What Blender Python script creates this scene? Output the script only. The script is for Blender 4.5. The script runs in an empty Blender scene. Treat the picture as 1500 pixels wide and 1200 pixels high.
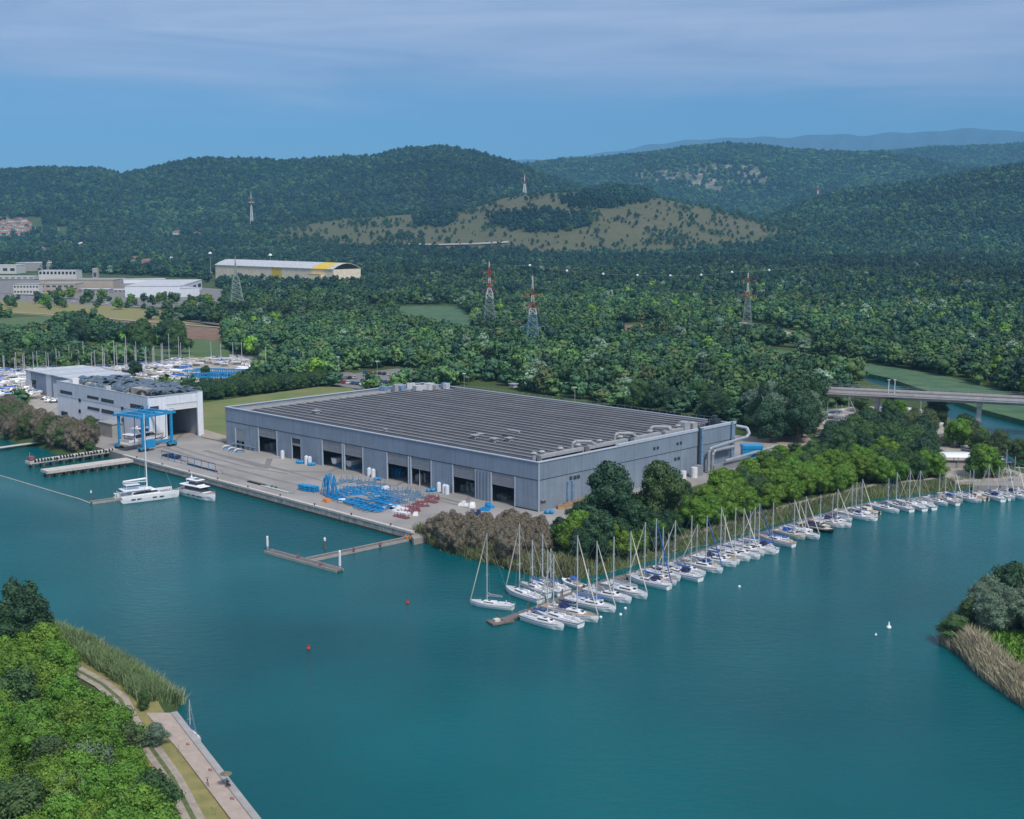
import bpy, math, random
import numpy as np
from mathutils import Vector, Matrix
random.seed(7)
SC = bpy.context.scene
COL = SC.collection
R = math.radians

# ------------------------------------------------------------------ camera, sky, sun, exposure
CAM_H, FOC, PITCH = 85.0, 1850.0, math.atan(275 / 1850)
cd = bpy.data.cameras.new('camera')
cam = bpy.data.objects.new('camera', cd)
COL.objects.link(cam)
cam.location = (0, 0, CAM_H)
cam.rotation_euler = (R(90) - PITCH, 0, 0)
cd.sensor_width = 36
cd.lens = FOC / 1500 * 36
cd.clip_start = 1
cd.clip_end = 120000
SC.camera = cam

SUN_EL, SUN_AZ = R(52), R(150)     # azimuth measured clockwise from +Y: from behind, to the right
world = bpy.data.worlds.new("World")
SC.world = world
world.use_nodes = True
nt = world.node_tree
nt.nodes.clear()
def wn(t, **k):
    n = nt.nodes.new(t)
    for a, b in k.items():
        setattr(n, a, b)
    return n
w_out = wn('ShaderNodeOutputWorld')
w_bg = wn('ShaderNodeBackground')
w_bg.inputs['Strength'].default_value = 0.12
w_sky = wn('ShaderNodeTexSky', sky_type='NISHITA')
w_sky.sun_disc = False
w_sky.sun_elevation = SUN_EL
w_sky.sun_rotation = SUN_AZ
w_sky.altitude = 85
w_sky.ozone_density = 3.0
w_sky.air_density = 1.0
w_sky.dust_density = 0.2
w_tc = wn('ShaderNodeTexCoord')
w_sep = wn('ShaderNodeSeparateXYZ')
w_map = wn('ShaderNodeMapping')
w_map.inputs['Scale'].default_value = (1.3, 1.3, 15.0)
w_no = wn('ShaderNodeTexNoise')
w_no.inputs['Scale'].default_value = 2.2
w_no.inputs['Detail'].default_value = 7
w_no.inputs['Roughness'].default_value = 0.55
w_no.inputs['Distortion'].default_value = 0.5
w_add = wn('ShaderNodeMath', operation='MULTIPLY_ADD')   # elevation plus a little noise
w_add.inputs[1].default_value = 0.10
w_rmp = wn('ShaderNodeMapRange', interpolation_type='SMOOTHSTEP')
w_rmp.inputs['From Min'].default_value = 0.115
w_rmp.inputs['From Max'].default_value = 0.180
w_mul = wn('ShaderNodeMixRGB', blend_type='MULTIPLY')
w_mul.inputs[0].default_value = 1
w_mul.inputs[2].default_value = (0.175, 0.28, 0.415, 1)
w_mix = wn('ShaderNodeMixRGB')
w_n2 = wn('ShaderNodeTexNoise')
w_n2.inputs['Scale'].default_value = 2.6
w_n2.inputs['Detail'].default_value = 9
w_n2.inputs['Roughness'].default_value = 0.62
w_n2.inputs['Distortion'].default_value = 1.2
w_cr = wn('ShaderNodeMapRange')
w_cr.inputs['From Min'].default_value = 0.3
w_cr.inputs['From Max'].default_value = 0.7
w_cc = wn('ShaderNodeMixRGB')
w_cc.inputs[1].default_value = (1.45, 1.85, 2.9, 1)
w_cc.inputs[2].default_value = (2.4, 2.7, 3.65, 1)
L = nt.links.new
L(w_tc.outputs['Generated'], w_sep.inputs[0])
L(w_tc.outputs['Generated'], w_map.inputs['Vector'])
L(w_map.outputs[0], w_no.inputs['Vector'])
L(w_map.outputs[0], w_n2.inputs['Vector'])
L(w_no.outputs['Fac'], w_add.inputs[0])
L(w_sep.outputs['Z'], w_add.inputs[2])
L(w_add.outputs[0], w_rmp.inputs['Value'])
L(w_sky.outputs[0], w_mul.inputs[1])
L(w_n2.outputs['Fac'], w_cr.inputs['Value'])
L(w_cr.outputs[0], w_cc.inputs[0])
L(w_rmp.outputs[0], w_mix.inputs[0])
L(w_mul.outputs[0], w_mix.inputs[1])
L(w_cc.outputs[0], w_mix.inputs[2])
L(w_mix.outputs[0], w_bg.inputs['Color'])
L(w_bg.outputs[0], w_out.inputs['Surface'])

sd = bpy.data.lights.new('sun', 'SUN')
sd.energy = 1.9
sd.angle = R(12)
sd.color = (1.0, 0.96, 0.9)
sun = bpy.data.objects.new('sun', sd)
COL.objects.link(sun)
sv = Vector((math.sin(SUN_AZ) * math.cos(SUN_EL), math.cos(SUN_AZ) * math.cos(SUN_EL), math.sin(SUN_EL)))
sun.rotation_euler = sv.to_track_quat('Z', 'Y').to_euler()
sun.location = (0, 0, 300)

SC.view_settings.view_transform = 'Standard'
SC.view_settings.look = 'None'
SC.view_settings.exposure = 0.9
SC.view_settings.gamma = 1
SC.view_settings.use_curve_mapping = False
SC.render.engine = 'CYCLES'
SC.cycles.max_bounces = 5
SC.cycles.diffuse_bounces = 2
SC.cycles.glossy_bounces = 2
SC.cycles.transmission_bounces = 2
SC.cycles.transparent_max_bounces = 6
SC.cycles.volume_bounces = 0
SC.cycles.use_denoising = True
SC.cycles.caustics_reflective = False
SC.cycles.caustics_refractive = False

# ------------------------------------------------------------------ pixel <-> ground helpers (survey of the place from the camera's station)
cP, sP = math.cos(PITCH), math.sin(PITCH)
def G(px, py, z=0.0):
    X = (px - 750) / FOC
    Y = -(py - 600) / FOC
    d = (X, cP + Y * sP, -sP + Y * cP)
    t = (z - CAM_H) / d[2]
    return Vector((d[0] * t, d[1] * t, z))
def PXv(x, y, z):
    zz = z - CAM_H
    dep = y * cP - zz * sP
    up = y * sP + zz * cP
    return 750 + FOC * x / dep, 600 - FOC * up / dep
def zat(px, py, dist):
    """height of the point seen at row py at ground distance dist"""
    X = (px - 750) / FOC
    Y = -(py - 600) / FOC
    return CAM_H + dist * (-sP + Y * cP) / (cP + Y * sP)
def inpoly(x, y, poly):
    x = np.asarray(x, float); y = np.asarray(y, float)
    r = np.zeros(x.shape, bool)
    n = len(poly)
    for i in range(n):
        x1, y1 = poly[i]; x2, y2 = poly[(i + 1) % n]
        if y1 == y2:
            continue
        c = (y1 > y) != (y2 > y)
        r ^= c & (x < (x2 - x1) * (y - y1) / (y2 - y1) + x1)
    return r
def segdist(x, y, poly, closed=True):
    d = np.full(x.shape, 1e9)
    n = len(poly)
    for i in range(n if closed else n - 1):
        x1, y1 = poly[i][:2]; x2, y2 = poly[(i + 1) % n][:2]
        dx, dy = x2 - x1, y2 - y1
        t = np.clip(((x - x1) * dx + (y - y1) * dy) / (dx * dx + dy * dy + 1e-9), 0, 1)
        d = np.minimum(d, np.hypot(x - x1 - t * dx, y - y1 - t * dy))
    return d

# ------------------------------------------------------------------ materials
MATS = {}
def mat(name, col, rough=0.6, metal=0.0, var=0.12, scale=1.0, bump=0.0, bscale=None, spec=0.5, attr=None, col2=None, each=0.0, streak=0.0):
    if name in MATS:
        return MATS[name]
    m = bpy.data.materials.new(name)
    m.use_nodes = True
    t = m.node_tree
    b = t.nodes['Principled BSDF']
    b.inputs['Roughness'].default_value = rough
    b.inputs['Metallic'].default_value = metal
    b.inputs['Specular IOR Level'].default_value = spec
    geo = t.nodes.new('ShaderNodeNewGeometry')
    no = t.nodes.new('ShaderNodeTexNoise')
    no.inputs['Scale'].default_value = scale
    no.inputs['Detail'].default_value = 5
    no.inputs['Roughness'].default_value = 0.6
    t.links.new(geo.outputs['Position'], no.inputs['Vector'])
    mx = t.nodes.new('ShaderNodeMixRGB')
    c2 = col2 or tuple(max(0, c * (1 + 2 * var)) for c in col)
    c1 = tuple(max(0, c * (1 - 2 * var)) for c in col) if not col2 else col
    mx.inputs[1].default_value = (*c1, 1)
    mx.inputs[2].default_value = (*c2, 1)
    mr = t.nodes.new('ShaderNodeMapRange')
    mr.inputs['From Min'].default_value = 0.28
    mr.inputs['From Max'].default_value = 0.72
    t.links.new(no.outputs['Fac'], mr.inputs['Value'])
    t.links.new(mr.outputs[0], mx.inputs[0])
    out = mx.outputs[0]
    if streak:      # rain runs down the cladding
        mp = t.nodes.new('ShaderNodeMapping'); mp.inputs['Scale'].default_value = (1.3, 1.3, .07)
        sn = t.nodes.new('ShaderNodeTexNoise'); sn.inputs['Scale'].default_value = 1.0; sn.inputs['Detail'].default_value = 5
        sr = t.nodes.new('ShaderNodeMapRange'); sr.inputs['From Min'].default_value = .35; sr.inputs['From Max'].default_value = .7
        sr.inputs['To Min'].default_value = 1 + streak * .4; sr.inputs['To Max'].default_value = 1 - streak
        t.links.new(geo.outputs['Position'], mp.inputs[0]); t.links.new(mp.outputs[0], sn.inputs['Vector']); t.links.new(sn.outputs['Fac'], sr.inputs['Value'])
        sm = t.nodes.new('ShaderNodeVectorMath'); sm.operation = 'SCALE'
        t.links.new(out, sm.inputs[0]); t.links.new(sr.outputs[0], sm.inputs['Scale']); out = sm.outputs[0]
    if each:        # every panel a slightly different batch
        oi = t.nodes.new('ShaderNodeObjectInfo')
        er = t.nodes.new('ShaderNodeMapRange'); er.inputs['To Min'].default_value = 1 - each; er.inputs['To Max'].default_value = 1 + each
        t.links.new(oi.outputs['Random'], er.inputs['Value'])
        em = t.nodes.new('ShaderNodeVectorMath'); em.operation = 'SCALE'
        t.links.new(out, em.inputs[0]); t.links.new(er.outputs[0], em.inputs['Scale']); out = em.outputs[0]
    t.links.new(out, b.inputs['Base Color'])
    if bump:
        bp = t.nodes.new('ShaderNodeBump')
        bp.inputs['Strength'].default_value = bump
        bp.inputs['Distance'].default_value = 0.1
        n2 = t.nodes.new('ShaderNodeTexNoise')
        n2.inputs['Scale'].default_value = bscale or scale * 4
        n2.inputs['Detail'].default_value = 4
        t.links.new(geo.outputs['Position'], n2.inputs['Vector'])
        t.links.new(n2.outputs['Fac'], bp.inputs['Height'])
        t.links.new(bp.outputs[0], b.inputs['Normal'])
    MATS[name] = m
    return m
def leafmat(name, col, hv=0.016, vv=0.16, tint=0.38):
    m = bpy.data.materials.new(name)
    m.use_nodes = True
    t = m.node_tree
    b = t.nodes['Principled BSDF']
    b.inputs['Roughness'].default_value = 0.65
    b.inputs['Specular IOR Level'].default_value = 0.25
    oi = t.nodes.new('ShaderNodeObjectInfo')
    at = t.nodes.new('ShaderNodeAttribute'); at.attribute_name = 'tint'
    hs = t.nodes.new('ShaderNodeHueSaturation')
    hs.inputs['Color'].default_value = (*col, 1)
    h = t.nodes.new('ShaderNodeMapRange')
    h.inputs['To Min'].default_value = 0.5 - hv; h.inputs['To Max'].default_value = 0.5 + hv
    t.links.new(oi.outputs['Random'], h.inputs['Value'])
    t.links.new(h.outputs[0], hs.inputs['Hue'])
    w = t.nodes.new('ShaderNodeMath'); w.operation = 'MULTIPLY'; w.inputs[1].default_value = 7.31
    t.links.new(oi.outputs['Random'], w.inputs[0])
    fr = t.nodes.new('ShaderNodeMath'); fr.operation = 'FRACT'
    t.links.new(w.outputs[0], fr.inputs[0])
    v1 = t.nodes.new('ShaderNodeMapRange')
    v1.inputs['To Min'].default_value = 1 - vv; v1.inputs['To Max'].default_value = 1 + vv
    t.links.new(fr.outputs[0], v1.inputs['Value'])
    v2 = t.nodes.new('ShaderNodeMapRange')
    v2.inputs['To Min'].default_value = 1 - tint; v2.inputs['To Max'].default_value = 1 + tint
    t.links.new(at.outputs['Fac'], v2.inputs['Value'])
    mu = t.nodes.new('ShaderNodeMath'); mu.operation = 'MULTIPLY'
    t.links.new(v1.outputs[0], mu.inputs[0]); t.links.new(v2.outputs[0], mu.inputs[1])
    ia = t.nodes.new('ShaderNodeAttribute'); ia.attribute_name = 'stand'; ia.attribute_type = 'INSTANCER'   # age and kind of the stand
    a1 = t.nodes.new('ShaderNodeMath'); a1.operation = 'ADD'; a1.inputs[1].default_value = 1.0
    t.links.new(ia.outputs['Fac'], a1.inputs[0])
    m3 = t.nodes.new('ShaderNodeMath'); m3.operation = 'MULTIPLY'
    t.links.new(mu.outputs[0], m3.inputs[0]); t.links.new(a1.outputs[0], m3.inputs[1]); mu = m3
    t.links.new(mu.outputs[0], hs.inputs['Value'])
    t.links.new(hs.outputs[0], b.inputs['Base Color'])
    MATS[name] = m
    return m

# ------------------------------------------------------------------ mesh building
def link(o, parent=None):
    COL.objects.link(o)
    if parent is not None:
        o.parent = parent
    return o
class MB:
    def __init__(s):
        s.v = []; s.f = []; s.m = []
    def add(s, vs, fs, mi=0):
        n = len(s.v)
        s.v += [tuple(q) for q in vs]
        s.f += [tuple(i + n for i in f) for f in fs]
        s.m += [mi] * len(fs)
        return s
    def box(s, x0, y0, z0, x1, y1, z1, mi=0, rz=0.0, piv=None):
        vs = [(x, y, z) for z in (z0, z1) for x, y in ((x0, y0), (x1, y0), (x1, y1), (x0, y1))]
        if rz:
            cx, cy = piv or ((x0 + x1) / 2, (y0 + y1) / 2)
            c, q = math.cos(rz), math.sin(rz)
            vs = [(cx + (x - cx) * c - (y - cy) * q, cy + (x - cx) * q + (y - cy) * c, z) for x, y, z in vs]
        return s.add(vs, [(3, 2, 1, 0), (4, 5, 6, 7), (0, 1, 5, 4), (1, 2, 6, 5), (2, 3, 7, 6), (3, 0, 4, 7)], mi)
    def quad(s, a, b, c, d, mi=0):
        return s.add([a, b, c, d], [(0, 1, 2, 3)], mi)
    def tube(s, p, q, r, n=6, mi=0, r2=None, cap=True):
        p = Vector(p); q = Vector(q)
        d = (q - p)
        if d.length < 1e-6:
            return s
        d.normalize()
        a = d.orthogonal().normalized(); b = d.cross(a)
        r2 = r if r2 is None else r2
        vs = []
        for c, rr in ((p, r), (q, r2)):
            for i in range(n):
                t = 2 * math.pi * i / n
                vs.append(c + (a * math.cos(t) + b * math.sin(t)) * rr)
        fs = [(i, (i + 1) % n, n + (i + 1) % n, n + i) for i in range(n)]
        if cap:
            fs += [tuple(range(n - 1, -1, -1)), tuple(range(n, 2 * n))]
        return s.add(vs, fs, mi)
    def path(s, pts, r, n=6, mi=0):
        for a, b in zip(pts[:-1], pts[1:]):
            s.tube(a, b, r, n, mi)
        return s
    def prism(s, poly, z0, z1, mi=0, mtop=None):
        n = len(poly)
        ar = sum(poly[i][0] * poly[(i + 1) % n][1] - poly[(i + 1) % n][0] * poly[i][1] for i in range(n))
        if ar < 0:
            poly = poly[::-1]
        vs = [(p[0], p[1], z0) for p in poly] + [(p[0], p[1], z1) for p in poly]
        s.add(vs, [(i, (i + 1) % n, n + (i + 1) % n, n + i) for i in range(n)] + [tuple(range(n - 1, -1, -1))], mi)
        s.add([(p[0], p[1], z1) for p in poly], [tuple(range(n))], mi if mtop is None else mtop)
        return s
    def ball(s, c, r, mi=0, n=8, sz=1.0, k=5):
        vs = []; fs = []
        for j in range(k + 1):
            ph = math.pi * j / k
            for i in range(n):
                th = 2 * math.pi * i / n
                vs.append((c[0] + r * math.sin(ph) * math.cos(th), c[1] + r * math.sin(ph) * math.sin(th), c[2] + sz * r * math.cos(ph)))
        for j in range(k):
            for i in range(n):
                a = j * n + i; b = j * n + (i + 1) % n
                fs.append((a, a + n, b + n, b))
        return s.add(vs, fs, mi)
    def mesh(s, name, mats):
        me = bpy.data.meshes.new(name)
        me.from_pydata(s.v, [], s.f)
        for m in (mats if isinstance(mats, (list, tuple)) else [mats]):
            me.materials.append(m)
        me.polygons.foreach_set('material_index', s.m)
        me.update()
        return me
    def build(s, name, mats, parent=None, loc=None, smooth=False):
        me = s.mesh(name, mats)
        if smooth:
            me.polygons.foreach_set('use_smooth', [True] * len(me.polygons))
        o = bpy.data.objects.new(name, me)
        if loc is not None:
            o.location = loc
        return link(o, parent)
def npmesh(name, V, Q, mats, mi=None, tint=None, smooth=False):
    me = bpy.data.meshes.new(name)
    V = np.asarray(V, np.float32); Q = np.asarray(Q, np.int32)
    k = Q.shape[1]
    me.vertices.add(len(V)); me.vertices.foreach_set('co', V.ravel())
    me.loops.add(Q.size); me.loops.foreach_set('vertex_index', Q.ravel())
    me.polygons.add(len(Q))
    me.polygons.foreach_set('loop_start', np.arange(0, Q.size, k, dtype=np.int32))
    try:
        me.polygons.foreach_set('loop_total', np.full(len(Q), k, np.int32))
    except Exception:
        pass
    for m in (mats if isinstance(mats, (list, tuple)) else [mats]):
        me.materials.append(m)
    if mi is not None:
        me.polygons.foreach_set('material_index', np.asarray(mi, np.int32))
    if smooth:
        me.polygons.foreach_set('use_smooth', np.ones(len(Q), bool))
    me.update(calc_edges=True)
    me.validate()
    if tint is not None:
        a = me.attributes.new('tint', 'FLOAT', 'POINT')
        a.data.foreach_set('value', np.asarray(tint, np.float32))
    return me
LABELS = set()
def tag(o, label, cat, group=None, kind=None):
    if label: o['label'] = label
    if cat: o['category'] = cat
    if group: o['group'] = group
    if kind: o['kind'] = kind
    return o
def thing(name, label, cat, loc=(0, 0, 0), rz=0.0, group=None):
    o = bpy.data.objects.new(name, None)
    o.empty_display_size = 0.5
    COL.objects.link(o)
    o.location = loc; o.rotation_euler = (0, 0, rz)
    return tag(o, label, cat, group)
CHILD = {}
def kids(o):
    return [c for c in bpy.data.objects if c.parent == o]
def copy_tree(o, parent=None, tree=None):
    """copy a thing with its parts; TREE caches the hierarchy"""
    t = tree or snap(o)
    def rec(node, par):
        ob, ch = node
        c = ob.copy()
        COL.objects.link(c)
        c.parent = par
        for x in ch:
            rec(x, c)
        return c
    return rec(t, parent)
SNAP = {}
def snap(o):
    if o.name not in SNAP:
        def rec(x):
            return (x, [rec(c) for c in x.children])
        bpy.context.view_layer.update()
        SNAP[o.name] = rec(o)
    return SNAP[o.name]
def dup(o, loc, rz=0.0, label=None, group=None, sc=None, cat=None):
    c = copy_tree(o)
    c.location = loc; c.rotation_euler = (0, 0, rz)
    if sc: c.scale = (sc, sc, sc) if not hasattr(sc, '__len__') else sc
    if label: c['label'] = label
    if group: c['group'] = group
    if cat: c['category'] = cat
    return c
def structure(o, label=None):
    o['kind'] = 'structure'
    if label: o['label'] = label
    return o
def W(pts, z=0.0):
    """pixel list -> world xy list"""
    out = []
    for p in pts:
        g = G(p[0], p[1], p[2] if len(p) > 2 else z)
        out.append((g.x, g.y))
    return out
# ------------------------------------------------------------------ palette
m_conc = mat('concrete', (0.215, 0.205, 0.19), 0.9, scale=0.045, bump=0.2, bscale=3, col2=(0.36, 0.335, 0.305))
m_wallc = mat('quay_concrete', (0.37, 0.37, 0.34), 0.9, var=0.2, scale=0.5, each=.08, streak=.3)
m_kerb = mat('kerb_concrete', (0.50, 0.46, 0.41), 0.9, var=0.08, scale=0.8)
m_tide = mat('tide_mark', (0.05, 0.052, 0.04), 0.8, var=0.3, scale=1.5)
m_asph = mat('asphalt', (0.11, 0.105, 0.1), 0.9, var=0.12, scale=0.2)
m_road = mat('pale_asphalt', (0.19, 0.18, 0.17), 0.9, var=0.12, scale=0.2)
m_gravel = mat('gravel', (0.36, 0.33, 0.28), 0.95, var=0.15, scale=0.5)
m_lawn = mat('lawn', (0.10, 0.16, 0.035), 0.95, scale=0.06, col2=(0.21, 0.20, 0.075), bump=0.5, bscale=2)
m_field = mat('field_grass', (0.055, 0.12, 0.03), 0.95, scale=0.06, col2=(0.10, 0.14, 0.05))
m_marsh = mat('marsh_reed', (0.025, 0.085, 0.045), 0.95, scale=0.09, col2=(0.09, 0.16, 0.06), bump=0.6, bscale=0.8)
m_soil = mat('red_soil', (0.20, 0.12, 0.075), 0.95, var=0.15, scale=0.1)
m_drygrass = mat('dry_grass', (0.30, 0.24, 0.09), 0.95, scale=0.35, col2=(0.15, 0.17, 0.05), bump=0.5, bscale=3)
m_pave = mat('promenade_paving', (0.40, 0.32, 0.265), 0.9, var=0.07, scale=0.6)
m_track = mat('dirt_track', (0.34, 0.29, 0.23), 0.95, var=0.12, scale=0.7)
m_trackgrass = mat('track_grass', (0.10, 0.13, 0.045), 0.95, var=0.2, scale=0.9)
m_hallw = mat('hall_cladding', (0.21, 0.265, 0.335), 0.45, var=0.04, scale=0.2, each=.045, streak=.13)
m_hallw2 = mat('hall_cladding_lower', (0.22, 0.275, 0.34), 0.5, var=0.05, scale=0.25, each=.06, streak=.16)
m_cap = mat('parapet_cap', (0.42, 0.48, 0.55), 0.4, var=0.04)
m_seam = mat('dark_seam', (0.03, 0.04, 0.055), 0.6)
m_shut = mat('shutter_grey', (0.24, 0.255, 0.275), 0.5, var=0.05, each=.06, streak=.1)
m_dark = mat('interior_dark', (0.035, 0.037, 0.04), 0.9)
m_roof = mat('roof_sheet', (0.078, 0.079, 0.083), 0.6, var=0.14, scale=0.12, each=.09)
m_rooflat = mat('flat_roof', (0.26, 0.25, 0.24), 0.9, var=0.12, scale=0.3)
m_gutter = mat('pale_gutter', (0.30, 0.295, 0.29), 0.6, var=.12, scale=.1, each=.15)
m_gutterd = mat('blue_gutter', (0.05, 0.09, 0.13), 0.5)
m_duct = mat('duct_grey', (0.33, 0.34, 0.34), 0.5, var=0.08)
m_silver = mat('silver_pipe', (0.42, 0.45, 0.48), 0.35, metal=0.4)
m_white = mat('white_paint', (0.72, 0.73, 0.74), 0.4, var=0.03)
m_gel = mat('gelcoat', (0.80, 0.81, 0.82), 0.25, var=0.02)
m_gel2 = mat('ivory_gelcoat', (0.66, 0.62, 0.52), 0.3, var=0.03)
m_deck = mat('deck_grey', (0.52, 0.52, 0.51), 0.6, var=0.05)
m_teak = mat('teak_deck', (0.36, 0.26, 0.17), 0.7, var=0.1, scale=3)
m_win = mat('tinted_glass', (0.018, 0.024, 0.032), 0.08, var=0.1)
m_winb = mat('window_glass', (0.05, 0.065, 0.08), 0.15, var=0.2)
m_alu = mat('aluminium', (0.62, 0.63, 0.64), 0.35, metal=0.3, var=0.03)
m_navy = mat('navy_canvas', (0.018, 0.028, 0.10), 0.85)
m_blue = mat('blue_canvas', (0.012, 0.10, 0.36), 0.8)
m_grey = mat('grey_canvas', (0.22, 0.23, 0.25), 0.85)
m_black = mat('black_rubber', (0.015, 0.015, 0.016), 0.8)
m_red = mat('red_paint', (0.42, 0.03, 0.025), 0.5)
m_dred = mat('dull_red', (0.25, 0.09, 0.11), 0.7)
m_orange = mat('orange_paint', (0.65, 0.2, 0.03), 0.6)
m_yel = mat('yellow_panel', (0.68, 0.48, 0.05), 0.6)
m_lift = mat('lift_blue', (0.015, 0.26, 0.52), 0.45, var=0.08)
m_cradle = mat('cradle_blue', (0.015, 0.24, 0.52), 0.5, var=0.2, scale=2)
m_pblue = mat('pale_blue_steel', (0.16, 0.27, 0.40), 0.6, var=0.15)
m_wbld = mat('white_panel', (0.56, 0.61, 0.68), 0.6, var=0.03, scale=0.3, each=.03, streak=.1)
m_wbld2 = mat('bright_panel', (0.70, 0.74, 0.79), 0.6, var=0.03, scale=0.3, each=.03, streak=.1)
m_wroof = mat('pale_roof', (0.50, 0.51, 0.52), 0.7, var=0.1, scale=0.3)
m_dome = mat('rooflight', (0.085, 0.12, 0.15), 0.25, var=0.25, scale=0.5)
m_cream = mat('cream_render', (0.76, 0.66, 0.50), 0.8, var=0.08, scale=0.3)
m_bwall = mat('white_render', (0.58, 0.57, 0.54), 0.85, var=0.06, scale=0.5)
m_bgrey = mat('grey_render', (0.33, 0.32, 0.30), 0.85, var=0.08, scale=0.5)
m_beige = mat('beige_render', (0.40, 0.34, 0.27), 0.85, var=0.08, scale=0.5)
m_tile = mat('terracotta_tile', (0.33, 0.13, 0.085), 0.85, var=0.2, scale=0.5)
m_tile2 = mat('brown_tile', (0.24, 0.11, 0.09), 0.85, var=0.2, scale=0.5)
m_steel = mat('galvanised_steel', (0.36, 0.38, 0.40), 0.5, metal=0.3, var=0.08)
m_pylon = mat('pylon_steel', (0.20, 0.24, 0.27), 0.6)
m_gsteel = mat('green_grey_steel', (0.30, 0.36, 0.34), 0.6)
m_pwhite = mat('pylon_white', (0.66, 0.66, 0.66), 0.5)
m_pred = mat('pylon_red', (0.42, 0.05, 0.04), 0.5)
m_plank = mat('dock_planking', (0.15, 0.125, 0.11), 0.85, var=0.18, scale=1.2, each=.12)
m_pile = mat('pile_wood', (0.12, 0.105, 0.09), 0.85)
m_bark = mat('bark', (0.11, 0.09, 0.07), 0.9, var=0.2, scale=2)
m_pbark = mat('pale_bark', (0.36, 0.34, 0.29), 0.9, var=0.2, scale=2)
m_wood = mat('raw_timber', (0.34, 0.22, 0.12), 0.8, var=0.2)
m_skin = mat('skin', (0.42, 0.26, 0.19), 0.6)
m_cloth = mat('dark_clothes', (0.03, 0.035, 0.05), 0.9)
m_khaki = mat('khaki_canvas', (0.16, 0.15, 0.10), 0.9)
m_brconc = mat('bridge_concrete', (0.50, 0.47, 0.46), 0.85, var=0.08, scale=0.3)

# ------------------------------------------------------------------ shore lines (water bodies)
QZ = 2.4
W1 = W([(-900, 640), (0, 640), (30, 652), (62, 655), (78, 665), (107, 667), (140, 664), (183, 667, QZ), (603, 779, QZ),
        (625, 793), (650, 803), (720, 824), (790, 844), (850, 848), (905, 835), (1000, 808), (1100, 779), (1180, 756),
        (1280, 731), (1400, 718), (1500, 709), (1750, 680), (2300, 660)])
W1 += W([(2300, 800), (1560, 838), (1500, 850), (1440, 872), (1396, 902), (1374, 936), (1384, 946), (1404, 955), (1442, 993), (1500, 1034), (1620, 1120), (1900, 1300)])
W1 += [(420, 60), (420, -800), (-30, -800), (-28, 60)]
PROM_OUT = W([(255, 1049), (372, 1201), (480, 1340), (640, 1540)], 1.3)
W1 += PROM_OUT[::-1]
W1 += W([(262, 1034), (232, 1008), (200, 987), (165, 967), (130, 946), (90, 928), (0, 915), (-400, 905), (-900, 905)])
W2 = W([(1255, 545), (1300, 555), (1335, 568), (1400, 588), (1440, 603), (1500, 620), (1600, 645), (1800, 680), (1650, 705), (1520, 690), (1470, 672), (1432, 650),
        (1400, 620), (1360, 592), (1310, 573), (1262, 557)])
W3 = W([(560, 464), (575, 462), (600, 470), (660, 486), (700, 497), (700, 502), (640, 487), (590, 473), (560, 470)])
WATERS = [W1, W2, W3]

# ------------------------------------------------------------------ hills: ridge lines seen from the station
def ridge(dist, pts, wf, wb, floor=0.0):
    a = [(p[0] - 750) / FOC * 1.0 for p in pts]
    z = [zat(p[0], p[1], dist) - 13 for p in pts]      # the wood on the crest adds its own height
    return dist, np.array(a), np.array(z), wf, wb
RIDGES = [
    ridge(5200, [(-600, 290), (-200, 268), (0, 255), (60, 249), (150, 250), (185, 259), (215, 252), (250, 243), (300, 236), (360, 237), (420, 240), (500, 235), (545, 234),
                 (600, 222), (640, 220), (690, 227), (750, 242), (800, 258), (850, 275), (950, 310), (1050, 330), (1500, 340)], 2000, 1500),
    ridge(7600, [(600, 330), (680, 270), (760, 245), (800, 240), (900, 231), (1000, 220), (1060, 216), (1100, 218), (1200, 226), (1300, 232), (1360, 240), (1450, 250), (1800, 270)], 2900, 1500),
    ridge(10200, [(1000, 320), (1180, 240), (1250, 228), (1300, 222), (1400, 217), (1500, 211), (2000, 200)], 2300, 1500),
    ridge(4300, [(1080, 345), (1150, 310), (1190, 294), (1230, 284), (1300, 275), (1350, 268), (1400, 259), (1450, 250), (1500, 244), (1700, 230), (2200, 240)], 1500, 1500),
    ridge(3500, [(300, 352), (400, 332), (480, 318), (560, 311), (640, 306), (700, 297), (740, 284), (800, 277), (880, 275), (930, 276), (960, 283), (1000, 292),
                 (1050, 302), (1100, 315), (1150, 329), (1200, 341), (1300, 352)], 850, 700),
]
_rng = np.random.RandomState(3)
_ns = [(_rng.uniform(-1, 1, 2), _rng.uniform(0, 6.28)) for _ in range(24)]
def wavy(x, y, s):
    o = np.zeros_like(x)
    amp = 1.0
    for i, (d, ph) in enumerate(_ns):
        k = 2 ** (i / 6.0)
        o += amp / k * np.sin((x * d[0] + y * d[1]) / s * k * 2.2 + ph + 1.3 * np.sin((x * d[1] - y * d[0]) / s * k * 1.1 + ph))
    return o / 5
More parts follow.
